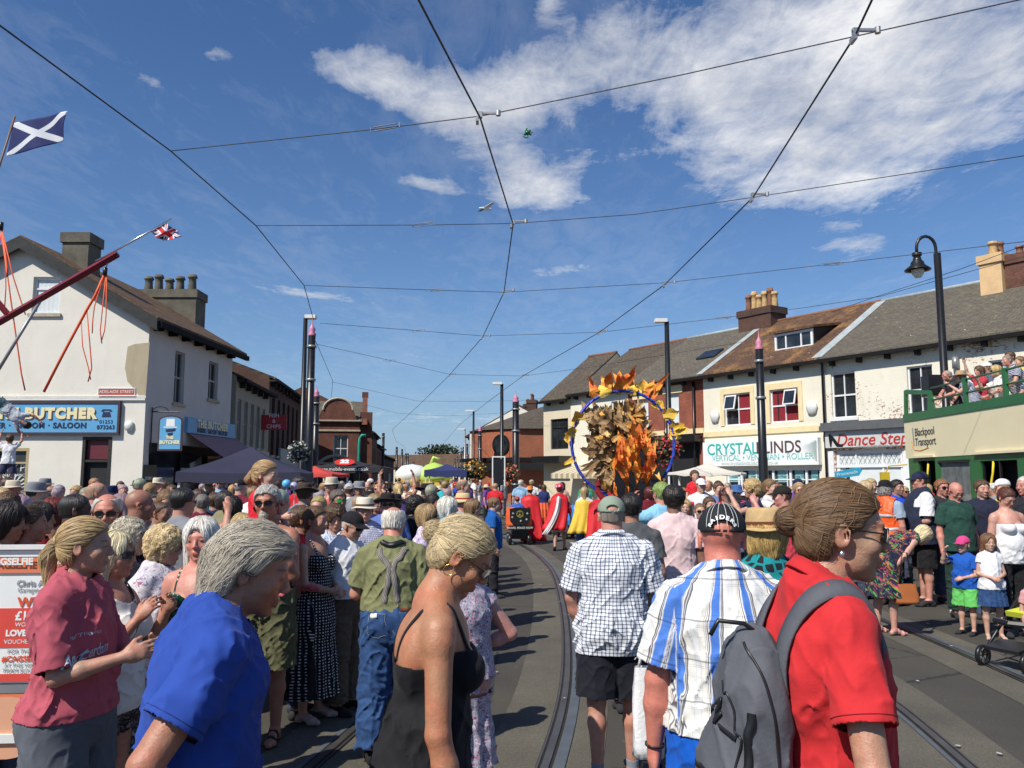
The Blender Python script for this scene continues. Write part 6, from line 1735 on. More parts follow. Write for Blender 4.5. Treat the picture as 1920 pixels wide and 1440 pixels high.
s=MB();s.bx(sx-.03,sx+.03,-1.15,-0.05,F2.z_(480,804),F2.z_(480,775));fs=s.build('projecting_sign',plain('red_sign',(0.45,0.02,0.025),0.4),r2)
for z,t_ in((fz+.24,'FISH'),(fz,'&'),(fz-.24,'CHIPS')):
 me=text_mesh(t_,0.235,ext=0.004);o=link_mesh('lettering',me,SIGNW,fs);o.location=(sx-.036,-0.6,z);o.rotation_euler=(PI/2,0,-PI/2)
s=MB();s.bx(F2.s_(455),F2.s_(500),-0.08,-.004,2.75,3.0);s.build('fascia',GREYP,r2)
p2=(p1[0]-0.05,p1[1]+.05);p3=at(583,760,53)[:2]
Fh=Fac(p2,p3)
F3,r3=row_house(p2,p3,6.5,8.2,BRICKD,SLATE2,'long dark brick hall with tall narrow windows along the side street',name='brick_hall',cat='hall',holes=[(k*1.55+.9,k*1.55+1.65,2.9,5.7)for k in range(int(Fh.L/1.6))],style='grid',frame=DKWOOD,D=9)
s=MB();s.bx(F3.s_(520),F3.s_(560),-0.12,-.004,2.0,3.3);so3=s.build('fascia_sign',plain('pale_sign',(0.30,0.36,0.37),0.5),r3)
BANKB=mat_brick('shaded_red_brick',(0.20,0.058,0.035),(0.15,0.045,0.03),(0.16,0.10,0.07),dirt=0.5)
br=empty('red_brick_building',(*at(596,800,55)[:2],0),R(10),label='ornate red brick corner building with slate roof and round topped gable',cat='building')
w=MB();wall_holes(w,-5,2.75,0,5.6,[(1.05,2.0,2.9,4.7),(0.1,2.4,0.1,2.5)],0,.2)
w.quad((2.75,0,0),(2.75,14,0),(2.75,14,5.6),(2.75,0,5.6))
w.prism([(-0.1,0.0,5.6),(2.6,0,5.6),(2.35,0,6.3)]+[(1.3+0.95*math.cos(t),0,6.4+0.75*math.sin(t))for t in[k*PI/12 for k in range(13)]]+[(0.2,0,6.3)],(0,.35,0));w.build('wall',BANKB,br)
window(br,(1.05,2.0,2.9,4.7),style='cross',rev=.2);a_=MB();a_.bx(.1,2.4,.18,.2,.1,2.5);a_.build('doorway',DKGAP,br)
ar=MB();ar.tube([(1.25+1.3*math.cos(t),-0.06,2.3+1.0*math.sin(t))for t in[k*PI/14 for k in range(15)]],0.11,8);ar.tube([(1.3+.98*math.cos(t),-0.02,6.4+.78*math.sin(t))for t in[k*PI/12 for k in range(13)]],.08,6)
for z in(2.75,4.95,5.6):ar.bx(-5,2.80,-0.08,-0.003,z,z+.12)
ar.build('stone_band',STONE,br)
r=MB();r.add([(-5.2,-0.2,5.6),(2.9,-.2,5.6),(2.9,3.6,7.3),(-5.2,3.6,7.3),(-5.2,7.4,5.6),(2.9,7.4,5.6)],[(0,1,2,3),(3,2,5,4),(0,3,4),(1,5,2)]);r.build('roof',SLATE,br)
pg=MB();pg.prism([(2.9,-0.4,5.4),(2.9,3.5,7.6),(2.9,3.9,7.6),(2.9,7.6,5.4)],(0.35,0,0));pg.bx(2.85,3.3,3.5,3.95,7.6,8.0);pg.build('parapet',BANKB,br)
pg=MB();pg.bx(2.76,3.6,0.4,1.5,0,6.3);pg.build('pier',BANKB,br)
q0=at(662,800,63)[:2]
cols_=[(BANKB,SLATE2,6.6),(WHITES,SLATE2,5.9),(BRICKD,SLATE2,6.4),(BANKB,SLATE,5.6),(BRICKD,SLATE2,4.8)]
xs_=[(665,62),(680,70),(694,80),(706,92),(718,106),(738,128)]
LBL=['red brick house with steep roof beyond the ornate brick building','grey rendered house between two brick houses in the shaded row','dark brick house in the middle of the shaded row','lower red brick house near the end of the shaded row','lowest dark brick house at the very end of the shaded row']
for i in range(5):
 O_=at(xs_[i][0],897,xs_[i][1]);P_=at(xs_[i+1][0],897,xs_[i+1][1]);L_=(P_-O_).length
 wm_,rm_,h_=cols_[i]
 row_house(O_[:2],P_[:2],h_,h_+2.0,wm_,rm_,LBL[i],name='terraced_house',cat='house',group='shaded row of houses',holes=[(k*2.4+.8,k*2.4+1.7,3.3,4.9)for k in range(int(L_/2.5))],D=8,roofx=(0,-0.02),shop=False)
far=Fac((-42,205),(4,185))
for k in range(6):
 a_=far.O+far.u*(k*far.L/6);b_=far.O+far.u*((k+1)*far.L/6-.02)
 row_house(a_,b_,4.6,7.4,CREAM2,TILEL,['distant cream house at the road end, %s'%w_ for w_ in('beside the dark brick row','second from the dark row','behind the thin poles','behind the inflatable float','behind the lamp posts','beside the white front')][k],name='terraced_house',cat='house',group='distant cream terrace',holes=[(1.0,2.2,2.9,4.1),(4.4,5.6,2.9,4.1)],D=8,shop=False)
tr_=empty('tree',(*at(825,897,230)[:2],0),0,label='dark rounded tree above the far rooftops',cat='tree')
tk=MB();tk.tube([(0,0,0),(0.2,0,4),(0,0.2,7)],[0.4,0.3,0.15],8);tk.build('trunk',DKWOOD,tr_)
cb=MB();rs=random.Random(4)
for k in range(900):
 th_,ph_=rs.random()*6.28,math.acos(rs.uniform(-1,1));rr_=rs.random()**0.4
 c=Vector((5.0*rr_*math.sin(ph_)*math.cos(th_)+rs.choice((-2,2,0)),3*rr_*math.sin(ph_)*math.sin(th_),9.0+2.4*rr_*math.cos(ph_)))
 u=Vector((rs.gauss(0,1),rs.gauss(0,1),rs.gauss(0,1))).normalized()*0.4;v_=u.orthogonal().normalized()*0.3
 cb.quad(c-u,c-v_,c+u,c+v_)
cb.build('crown',plain('foliage',(0.035,0.05,0.02),0.8),tr_)
# poles, lamps and wires
def tram_pole(px_top,py_top,Y,label,r=0.14,finial=True,px_base=None,group='tram poles'):
 p=at(px_top,py_top,Y);h=p.z
 rt_=empty('tram_pole',(p.x,p.y,0),0,label=label,cat='pole',group=group)
 m=MB();hh=h-(0.55 if finial else 0)
 m.lathe([(r*1.25,0),(r*1.25,1.1),(r*1.05,1.15),(r,1.2),(r,hh*0.45),(r*0.9,hh*0.45+.05),(r*0.82,hh),(0.001,hh)],n=14);m.build('pole',BLACKP,rt_,True)
 c=MB()
 for z in(hh-0.35,hh-1.3,1.5):c.lathe([(r*.9,z),(r*1.12,z+.01),(r*1.12,z+.07),(r*.9,z+.08)],n=14)
 c.build('collar',GREYP,rt_,True)
 if finial:
  f=MB();f.lathe([(r*.86,hh),(r*.95,hh+.05),(r*.55,hh+.11),(r*.80,hh+.18),(r*.45,hh+.26),(r*.16,hh+.33),(r*.08,hh+.45),(0.001,hh+.55)],n=14);f.build('finial',PINK,rt_,True)
 return rt_
tram_pole(586,594,23,'tall black tram pole with pink finial, thickest beside the dark brick hall',0.125)
tram_pole(594,722,38,'black pole with pink finial just beside the thick black pole',0.17)
tram_pole(666,795,58,'short looking black pole with pink finial in front of the shaded row',0.15)
tram_pole(1422,616,21,'black tram pole with pink finial in front of the blinds shop',0.12)
tram_pole(967,731,36,'black tram pole with pink finial in front of the round brick shop',0.17)
tram_pole(900,794,58,'black tram pole with pink tip at the corner of the brick shop',0.16)
k=0
for px,py,Y in((719,812,66),(744,838,80),(754,842,92),(761,850,96),(765,850,104),(776,866,118),(882,826,74),(876,832,86),(869,838,98),(865,846,110),(858,856,120),(853,860,130)):
 k+=1
 tram_pole(px,py,Y,'slim distant black pole standing over the far crowd near the road end',0.13,False,group='slim distant poles')
def lamp(px,py,Y,label,arm=-1,al=1.0,r=0.09):
 p=at(px,py,Y);rt_=empty('street_lamp',(p.x,p.y,0),0,label=label,cat='street lamp')
 m=MB();m.lathe([(r*1.4,0),(r*1.4,1.3),(r,1.4),(r*.7,p.z),(0.001,p.z)],n=10);m.build('pole',BLACKP if Y<70 else GREYP,rt_,True)
 h=MB();h.box((arm*al*0.5,0,p.z+.03),(al,0.28,0.12),ry=0.0);h.build('lamp_head',WHITEP,rt_)
lamp(573,596,27,'lamp post standing just behind the thickest tram pole',1,0.35,0.10)
lamp(1250,603,27,'tall lamp post with flat head in front of the red brick shop',-1,0.4,0.11)
lamp(941,720,40,'lamp post with flat head in front of the round brick shop roof',-1,0.45,0.11)
lamp(888,771,60,'grey lamp post with pale head over the far crowd',-1,0.6,0.10)
lamp(872,805,84,'small grey lamp post furthest along, among the slim poles',-1,0.8,0.12)
lamp(683,782,62,'lamp post with pale head leaning over the shaded row',1,0.6,0.10)
p=at(1757,475,22.5);rt_=empty('street_lamp',(p.x,p.y,0),0,label='black swan neck street lamp with bell shade behind the green bus',cat='street lamp')
m=MB();m.lathe([(0.16,0),(0.16,1.2),(0.11,1.3),(0.095,p.z),(0.001,p.z)],n=12);m.build('pole',BLACKP,rt_,True)
n_=MB();pts=[(0.0,0,p.z-1.0),(-0.04,0,p.z-.2),(-0.10,0,p.z+.18)]+[(-0.36-0.28*math.cos(t),0,p.z+.26+0.26*math.sin(t))for t in[PI-k_*PI/8 for k_ in range(9)]][0:9]+[(-0.64,0,p.z)]
pts=[(0.0,0,p.z-1.0),(-0.03,0,p.z-.2)]+[(-0.30+0.27*math.cos(t),0,p.z+.15+0.34*math.sin(t))for t in[k_*PI/8 for k_ in range(9)]]+[(-0.57,0,p.z-.05)]
n_.tube(pts,0.045,8);n_.build('neck',BLACKP,rt_,True)
s_=MB();s_.lathe([(0.001,p.z+.02),(0.13,p.z+.01),(0.13,p.z-.07),(0.09,p.z-.09),(0.12,p.z-.2),(0.17,p.z-.26),(0.19,p.z-.34),(0.34,p.z-.46),(0.35,p.z-.49),(0.30,p.z-.47)],(-0.57,0,0),20);s_.build('lamp_shade',BLACKP,rt_,True)
b_=MB();b_.lathe([(0.17,p.z-.48),(0.15,p.z-.60),(0.08,p.z-.70),(0.001,p.z-.72)],(-0.57,0,0),14);b_.build('bulb_glass',plain('frosted_glass',(0.55,0.56,0.52),0.2),rt_,True)
WIRE=plain('wire',(0.02,0.02,0.022),0.5)
def wire(name,pts,r,label,cat='wire',sag=0.0,group=None,mat=None):
 out=[]
 for i in range(len(pts)-1):
  a,b=Vector(pts[i]),Vector(pts[i+1]);n=8
  for k in range(n):
   t=k/n;q=a.lerp(b,t);q.z-=sag*4*t*(1-t)*(b-a).length*0.01;out.append(q)
 out.append(Vector(pts[-1]));m=MB();m.tube(out,r,5);o=m.build(name,mat or WIRE,None,True);meta(o,label,cat,group);return o
HW=5.9
w1=[(770,-60),(785,0),(900,220),(962,420),(945,548),(905,632),(843,703),(785,760),(735,806)]
w2=[(1655,-50),(1635,0),(1604,66),(1412,370),(1247,533),(1124,623),(980,705),(910,757),(862,796),(830,833)]
W1=[at_h(*q,HW)for q in w1];W2=[at_h(*q,HW)for q in w2]
o1=wire('contact_wire',W1,0.011,'overhead tram wire above the nearer curve of track, crossing the middle of the sky')
o2=wire('contact_wire',W2,0.011,'overhead tram wire sweeping from the top of the cloud to the far poles')
def far_tail(pts,label):
 wire('contact_wire',[at(px,py,Y)for px,py,Y in pts],0.012,label)
far_tail([(735,806,78),(742,826,92),(758,838,110),(764,856,140)],'far dropping end of the tram wire over the shaded row')
far_tail([(830,833,110),(829,850,130),(829,872,170)],'far dropping end of the tram wire by the lamp posts')
sup=[at_h(px,py,6.15)for px,py in((-60,0),(0,48),(320,283),(480,423),(570,535))]+[at(588,600,23)]
wire('support_wire',sup,0.010,'long slanting support wire running down to the thick black pole')
def span(pts,label,h=6.05,r=0.0065,clamps=(),ins=()):
 P3=[at_h(px,py,h)if not isinstance(px,Vector)else px for px,py in pts]
 o=wire('span_wire',P3,r,label)
 for c in ins:
  q=at_h(*c,h);d=(P3[-1]-P3[0]).normalized();m=MB()
  s_=0.018;up_=Vector((0,0,1));
  for sd in(-1,1):m.tube([q-d*0.16+up_*s_*sd*1.4,q+d*0.16+up_*s_*sd*1.4],0.008,5)
  m.tube([q-d*.2-up_*.03,q-d*.2+up_*.03],0.01,5);m.tube([q+d*.2-up_*.03,q+d*.2+up_*.03],0.01,5)
  m.build('insulator',GREYP,o)
 return o
span([(320,283),(725,240),(905,217),(1280,140),(1604,68),(2000,-20)],'nearest cross wire, high across the sky',ins=[(722,239)])
span([(480,423),(795,422),(965,419),(1190,402),(1412,370),(1980,283)],'second cross wire, below the bird',ins=[(795,421)])
span([(570,535),(813,544),(945,548),(1250,530),(1560,495),(1930,452)],'third cross wire, running to the chimney with yellow pots',ins=[(813,544),(1560,495)])
span([(600,606),(785,620),(905,630),(1125,623),(1355,596),(1500,578),(1650,556),(1930,478)],'fourth cross wire, just over the blinds shop chimney',ins=[(785,620),(1355,596)])
span([(592,645),(728,675),(843,702),(980,705),(1110,688),(1400,640)],'fifth cross wire, over the middle of the street',ins=[(730,676),(1105,689)])
span([(622,716),(690,731),(782,752),(900,753),(990,750),(1050,742)],'sixth cross wire, above the shaded row')
span([(660,752),(745,775),(830,780),(930,775),(990,765)],'seventh and smallest cross wire over the far poles')
wire('stay_wire',[at(592,640,23),at(624,714,33),at(621,745,34)],0.008,'short stay wire hanging beside the thick black pole')
span([(1560,585),(1632,560),(1800,505),(1960,445)],'stay wire rising to the yellow chimney pots')
def clamp_on(px,py,h,d_):
 q=at_h(px,py,h);m=MB()
 m.box(q+Vector((0,0,0.03)),(0.05,0.05,0.07));m.box(q+Vector((0.09*1,0,0.05)),(0.24,0.03,0.025));m.box(q+Vector((-.03,-.02,-.05)),(0.03,0.12,0.05))
 m.lathe([(0.001,-.03),(.028,-.03),(.028,.03),(.001,.03)],q+Vector((.21,0,.05)),8)
 m.build('wire_clamp',plain('aluminium',(0.45,0.44,0.42),0.4,0.7),d_)
for px,py in w1[2:7]:clamp_on(px,py,HW+.02,o1)
for px,py in w2[2:7]:clamp_on(px,py,HW+.02,o2)
# bus
GREENP=plain('bus_green',(0.028,0.135,0.042),0.3,var=0.06,scale=2,spec=0.6)
BCREAM=plain('bus_cream',(0.80,0.71,0.46),0.32,var=0.04,scale=1.5,spec=0.6)
BX0,BX1,BY0,BY1=10.0,12.4,11.5,20.8
bus=empty('open_top_bus',(BX0,BY1,0),R(-93),label='green and cream open top double decker bus with people on its upper deck',cat='bus')
BL,BWd=9.5,2.4
def BZ(px,py,Y=20.4):return at(px,py,Y).z
zg0,zg1,zr=2.98,3.28,3.86
z_c0,z_c1=2.30,3.28
b=MB();
lower=[(0.55,1.45,0.45,2.22,'door'),(1.62,3.05,1.05,2.16,'win'),(3.5,4.9,0.4,2.16,'door'),(5.2,6.8,1.05,2.16,'win'),(7.0,8.8,1.05,2.16,'win')]
wall_holes(b,0,BL,0.32,2.30,[l[:4]for l in lower],0.0,0.08);
b.quad((0,BWd,.32),(0,0,.32),(0,0,2.3),(0,BWd,2.3));b.quad((BL,0,.32),(BL,BWd,.32),(BL,BWd,2.3),(BL,0,2.3));b.quad((BL,BWd,.32),(0,BWd,.32),(0,BWd,2.3),(BL,BWd,2.3));b.quad((0,0,.32),(0,BWd,.32),(BL,BWd,.32),(BL,0,.32))
bo=b.build('lower_deck',GREENP,bus)
u=MB();R_=0.12
prof=[(-0.12,2.30),(-0.12,3.22),(BL,3.22),(BL,2.30)]
u.prism([(x,-0.01,z)for x,z in prof],(0,BWd+0.02,0));u.build('upper_panel',BCREAM,bus)
t=MB();t.bx(-0.13,BL,-0.03,0.06,3.223,3.42);t.bx(-0.13,BL,BWd-.06,BWd+.03,3.223,3.42);t.bx(-0.13,-0.03,0.0,BWd,3.223,3.42);
for yy in(0.0,BWd):
 t.prism([(-0.12,yy,3.42),(-0.06,yy,4.02),(0.05,yy,4.04),(1.42,yy,3.88),(1.50,yy,3.42),(1.30,yy,3.42),(1.24,yy,3.46),(0.06,yy,3.46)][0:3]+[(1.42,yy,3.88),(1.42,yy,3.78),(0.06,yy,3.92),(0.04,yy,3.46),(0.04,yy,3.42)],(0,0.05,0))
 t.prism([(1.20,yy,3.42),(1.26,yy,3.79),(1.42,yy,3.78),(1.55,yy,3.42)],(0,.05,0))
for x in(3.0,4.6,6.2,7.8,9.4):t.bx(x,x+.10,-0.02,0.05,3.42,3.98);t.bx(x,x+.10,BWd-.05,BWd+.02,3.42,3.98)
t.build('green_trim',GREENP,bus)
for z in(3.66,3.95):
 r=MB();r.tube([(1.4,0.015,z-.02),(BL,0.015,z)],0.022,6);r.build('guard_rail',GREENP,bus,True)
 r=MB();r.tube([(1.4,BWd-.015,z-.02),(BL,BWd-.015,z)],0.022,6);r.build('guard_rail',GREENP,bus,True)
for l in lower:
 if l[4]=='win':
  f=MB();a,b_,c,d=l[:4]
  p=MB();p.bx(a,b_,0.05,0.06,c,d);
  pm=plain('clear_bus_glass',(0.16,0.17,0.165),0.05,var=0.3);
  f.bx(a-.02,b_+.02,-0.012,-0.001,d,d+.05);f.bx(a-.02,b_+.02,-0.012,-0.001,c-.05,c);fo=f.build('window',BLACKP,bus);p.build('pane',pm,fo)
 else:
  a,b_,c,d=l[:4];f=MB();f.bx(a,b_,0.5,0.55,c,d);fo=f.build('door',DKGAP,bus)
  g=MB()
  for x in(a+.05,(a+b_)/2,b_-.05):g.bx(x-.025,x+.025,0.03,0.07,c,d)
  g.build('door_frame',BLACKP,fo);
  h=MB();h.tube([(a+.42,-0.02,1.2),(a+.40,-0.05,1.5),(a+.48,0.0,1.9),(a+.50,.02,2.15)],0.025,6);h.build('grab_rail',plain('yellow_rail',(0.75,0.55,0.03),0.4),fo,True)
for a,b_ in((0.35,1.5),(3.35,9.4)):
 g=MB();g.bx(a,b_,-0.07,-0.012,2.30,2.35);g.build('rain_strip',BCREAM,bus)
for x in(2.2,7.9):
 w_=MB();w_.lathe([(0.001,-0.15),(0.30,-0.15),(0.48,-0.13),(0.50,-0.05),(0.50,0.12),(0.001,0.12)],(0,0,0),24)
 o=w_.build('wheel',BLACKPLASTIC,bus,True);o.rotation_euler=(PI/2,0,0);o.location=(x,0.14,0.5)
 h=MB();h.lathe([(0.001,.17),(0.1,.17),(0.12,.13),(0.27,.125),(0.28,.10)],(0,0,0),20);ho_=h.build('hub_cap',SILVER,o,True)
mr=MB();mr.tube([(-0.05,-0.02,2.15),(-0.35,-0.35,2.12),(-0.40,-0.42,1.95)],0.018,6);mr.box((-0.40,-0.45,1.75),(0.10,0.22,0.42));mr.build('wing_mirror',plain('yellow_black',(0.55,0.40,0.03),0.4),bus)
bt_=sign_text(bus,'Blackpool',0.27,0.48,-0.014,2.92,plain('charcoal_letter',(0.05,0.055,0.06),0.4),align='LEFT');sign_text(bus,'Transport',0.27,0.48,-0.014,2.68,plain('charcoal_letter',(0.05,0.055,0.06),0.4),align='LEFT')
e=MB();e.prism([(0.34,-0.012,3.05),(0.40,-0.012,3.05),(0.44,-0.012,2.62),(0.38,-0.012,2.58)],(0,-.004,0));e.build('tower_emblem',GREYL,bus)
e=MB();e.tube([(0.30,-0.014,2.72),(0.30,-0.014,2.60),(0.44,-0.014,2.50),(0.75,-0.014,2.47),(1.2,-0.014,2.53)],0.012,5);e.build('swoosh_emblem',plain('orange_line',(0.65,0.25,0.05),0.4),bus)
sp_=MB();sp_.box((0.75,0.35,4.05),(0.42,0.34,0.52));so_=sp_.build('loudspeaker',BLACKP);meta(so_,'black loudspeaker box standing at the nose of the open top deck','loudspeaker');so_.matrix_world=Matrix.Translation((BX0,BY1,0))@Matrix.Rotation(R(-93),4,'Z')
def on_bus(x,y):v=rot_z((x,y,0),R(-93));return Vector((BX0+v.x,BY1+v.y,0))
# gazebos
def gazebo(name,label,c,w,d,zv,ze_,zp,mat,rz=0,post=None,cat='gazebo',valance=True,sub=None):
 rt_=empty(name,(c[0],c[1],0),rz,label=label,cat=cat)
 m=MB();n=8;vs=[];fs=[]
 def P(a,t):
  cor=[(-w/2,-d/2),(w/2,-d/2),(w/2,d/2),(-w/2,d/2)]
  i=int(a)%4;f=a-int(a);x=cor[i][0]*(1-f)+cor[(i+1)%4][0]*f;y=cor[i][1]*(1-f)+cor[(i+1)%4][1]*f
  z=ze_+(zp-ze_)*(1-t)-0.10*math.sin(PI*t)*(0.5 if True else 1)-(0.05*math.sin(PI*f))*t*0.6
  return(x*t,y*t,z)
 T=[0.001,.2,.4,.6,.8,1.0];NA=32
 for t_ in T:
  for k in range(NA):vs.append(P(k/8,t_))
 for i in range(len(T)-1):
  for k in range(NA):fs.append((i*NA+k,(i+1)*NA+k,(i+1)*NA+(k+1)%NA,i*NA+(k+1)%NA))
 b0=len(vs)
 for k in range(NA):x,y,z=P(k/8,1.0);vs.append((x*1.005,y*1.005,z-(ze_-zv)+0.02*math.sin(k*2.4)))
 for k in range(NA):fs.append(((len(T)-1)*NA+k,b0+k,b0+(k+1)%NA,(len(T)-1)*NA+(k+1)%NA))
 m.add(vs,fs);m.build('canopy',mat,rt_)
 for sx in(-1,1):
  for sy in(-1,1):
   q=MB();q.bx(sx*(w/2-.06)-.025,sx*(w/2-.06)+.025,sy*(d/2-.06)-.025,sy*(d/2-.06)+.025,0,ze_-.02);q.build('leg',post or WHITEP,rt_)
 return rt_
c=at(455,880,15.6)
gazebo('gazebo','navy blue gazebo canopy in front of the barber side awning',(at(468,880,19).x,19.0),2.6,2.4,1.72,1.94,2.53,plain('navy_fabric',(0.022,0.022,0.050),0.75,var=0.2,scale=2,bmp=0.2),rz=0.12)
c=at(657,880,30)
g2=gazebo('gazebo','black gazebo with red and white oval badge beyond the left crowd',(c.x,30),2.6,2.6,2.02,2.22,3.05-.55,plain('black_fabric',(0.022,0.018,0.020),0.75),rz=0.0)
bd=MB();bd.lathe([(0.001,0.004),(0.36,0.0)],n=24,M=Matrix.Diagonal((1,.62,1)));o=bd.build('badge',plain('red_badge',(0.55,0.03,0.02),0.5),g2);o.location=(-0.05,-0.82,2.38);o.rotation_euler=(R(33),0,0)
me=text_mesh('22',0.3,bold=0.02);o2=link_mesh('badge_lettering',me,SIGNW,o);o2.location=(0,0,0.012)
sign_text(g2,'www.mobile-events.co.uk',0.17,0,-1.33,2.12,SIGNW)
c=at(1333,880,23.5)
gazebo('gazebo','white gazebo with pointed roof in front of the blinds shop',(c.x-.1,23.5),2.0,2.0,1.90,1.96,2.24,plain('white_fabric',(0.62,0.58,0.50),0.8,var=0.05),rz=R(-20))
c=at(597,890,27);gazebo('stall_canopy','small red and white stall canopy next to the black gazebo',(c.x,26.5),1.8,1.4,1.85,1.95,2.2,plain('red_canvas',(0.50,0.05,0.04),0.8),rz=-.2,cat='canopy')
# bungee trampoline rig
MAROON=plain('maroon_steel',(0.16,0.012,0.022),0.4,var=0.15);ORANGE=plain('orange_bungee',(0.75,0.11,0.03),0.6,var=0.1)
YR=17.5
rig=empty('bungee_rig',(at(-90,900,YR).x,YR,0),0,label='dark red steel arms of a bungee trampoline ride with two flagpoles',cat='fairground ride')
O_=rig.location
def L(px,py,Y=YR):return at(px,py,Y)-O_
m=MB();m.tube([L(-120,660),L(0,603),L(221,476)],0.085,4);m.build('boom',MAROON,rig)
m=MB();m.tube([L(-10,560),L(15,590)],0.07,4);m.build('brace',MAROON,rig)
m=MB();m.tube([L(-70,1120),L(-70,630)],0.12,6);m.tube([L(-70,700),L(-30,400),L(-8,400)],0.07,6);m.build('mast',MAROON,rig)
m=MB();m.tube([L(-25,730),L(75,565)],0.035,8);m.build('strut',GREYP,rig,True)
m=MB();m.tube([L(180,490),L(322,411)],0.022,6);m.build('flagpole',SILVER,rig,True)
m=MB();m.tube([L(-35,420),L(28,218)],0.022,6);m.build('flagpole',plain('brown_pole',(0.2,0.11,0.07),0.5),rig,True)
def flag(name,label,P0,P1,U,Vv,mats,nx=18,ny=10,crumple=0.12):
 """P0..P1 along the pole, cloth blows along U"""
 vs,fs,mi=[],[],[]
 for i in range(nx+1):
  for j in range(ny+1):
   s_,t_=i/nx,j/ny;base=P0.lerp(P1,t_)
   p=base+U*s_+Vv*(s_**1.5)*(1-t_)
   p+=Vector((0,1,0.4))*crumple*s_*math.sin(s_*9+t_*3);vs.append(p)
 for i in range(nx):
  for j in range(ny):
   fs.append((i*(ny+1)+j,(i+1)*(ny+1)+j,(i+1)*(ny+1)+j+1,i*(ny+1)+j+1));mi.append(0)
 m=MB();m.v=vs;m.f=fs;o=m.build(name,mats,None,True);a_=o.data.attributes.new('puv','FLOAT_VECTOR','POINT');a_.data.foreach_set('vector',[v for i in range(nx+1)for j in range(ny+1)for v in(i/nx,j/ny,0.0)]);s_=o.modifiers.new('t','SOLIDIFY');s_.thickness=0.006;return meta(o,label,'flag')
NAVY=plain('navy_flag',(0.010,0.020,0.11),0.8,var=0.1);WFL=plain('white_flag',(0.72,0.74,0.76),0.8);RFL=plain('red_flag',(0.55,0.02,0.03),0.8)
def flag_mat(union):
 m,nt,b=_mat('union_flag' if union else 'saltire_flag');at_=nd(nt,'ShaderNodeAttribute',attribute_name='puv');sp=nd(nt,'ShaderNodeSeparateXYZ');nt.links.new(at_.outputs['Vector'],sp.inputs[0]);u,v=sp.outputs[0],sp.outputs[1]
 def band(e,w):return nmath(nt,'LESS_THAN',nmath(nt,'ABSOLUTE',e),w)
 d1=nmath(nt,'SUBTRACT',v,u);d2=nmath(nt,'SUBTRACT',nmath(nt,'SUBTRACT',1.0,v),u);c=(0.010,0.020,0.12)
 c=mixc(nt,nmath(nt,'MAXIMUM',band(d1,.10),band(d2,.10)),c,(.7,.72,.75))
 if union:
  hu=nmath(nt,'SUBTRACT',u,0.5);hv=nmath(nt,'SUBTRACT',v,0.5)
  c=mixc(nt,nmath(nt,'MAXIMUM',band(d1,.035),band(d2,.035)),c,(.5,.02,.03));c=mixc(nt,nmath(nt,'MAXIMUM',band(hu,.12),band(hv,.2)),c,(.7,.72,.75));c=mixc(nt,nmath(nt,'MAXIMUM',band(hu,.07),band(hv,.12)),c,(.5,.02,.03))
 nt.links.new(c,b.inputs['Base Color']);b.inputs['Roughness'].default_value=.8;return m
a,b_=at(12,293,YR),at(25,231,YR)
flag('flag','dark blue flag with white diagonal cross on the brown pole',a,b_,Vector((1.22,0,0.28)),Vector((0.0,0,0.08)),flag_mat(False),nx=48,ny=24,crumple=0.10)
a,b_=at(281,434,YR),at(312,418,YR)
flag('flag','small crumpled red white and blue union flag on the silver pole',a,b_,Vector((0.38,0,-0.30)),Vector((-0.1,0,.08)),flag_mat(True),nx=36,ny=24,crumple=0.10)
def bungee(pts,r=0.016):m=MB();m.tube([L(*q)for q in pts],r,5);m.build('bungee_cord',ORANGE,rig,True)
bungee([(197,512),(178,555),(162,582),(120,660),(82,735)],0.03);bungee([(197,512),(180,555),(164,580),(122,660),(84,733)],0.014)
bungee([(196,512),(177,575),(174,600),(173,625)],0.012);bungee([(199,512),(192,580),(188,620),(191,644)],0.012);bungee([(200,512),(199,590),(196,620),(190,640)],0.012)
bungee([(163,583),(168,640),(172,690),(165,716)],0.014);bungee([(152,600),(155,650),(166,690),(170,712)],0.012)
bungee([(2,428),(20,560),(40,700),(47,732)],0.016);bungee([(3,428),(25,520),(46,585),(48,590)],0.014);bungee([(2,428),(10,480),(11,540),(8,590)],0.012);bungee([(4,430),(-14,520),(-20,590)],0.014);bungee([(3,430),(14,500),(14,520)],0.02)
m=MB();m.lathe([(0.001,.1),(.05,.08),(.05,-.08),(.001,-.1)],L(197,509),8);m.lathe([(0.001,.1),(.05,.08),(.05,-.08),(.001,-.1)],L(2,424),8);m.build('shackle',BLACKP,rig,True)
m=MB();m.tube([L(197,506),L(203,490),L(213,480)],0.015,5);m.build('chain',SILVER,rig,True)
m=MB();m.lathe([(1.55,0.35),(1.7,0.35),(1.7,0.5),(0.001,0.48)],(at(30,900,YR).x-O_.x,0.6,0),24);m.build('trampoline_bed',BLACKP,rig)
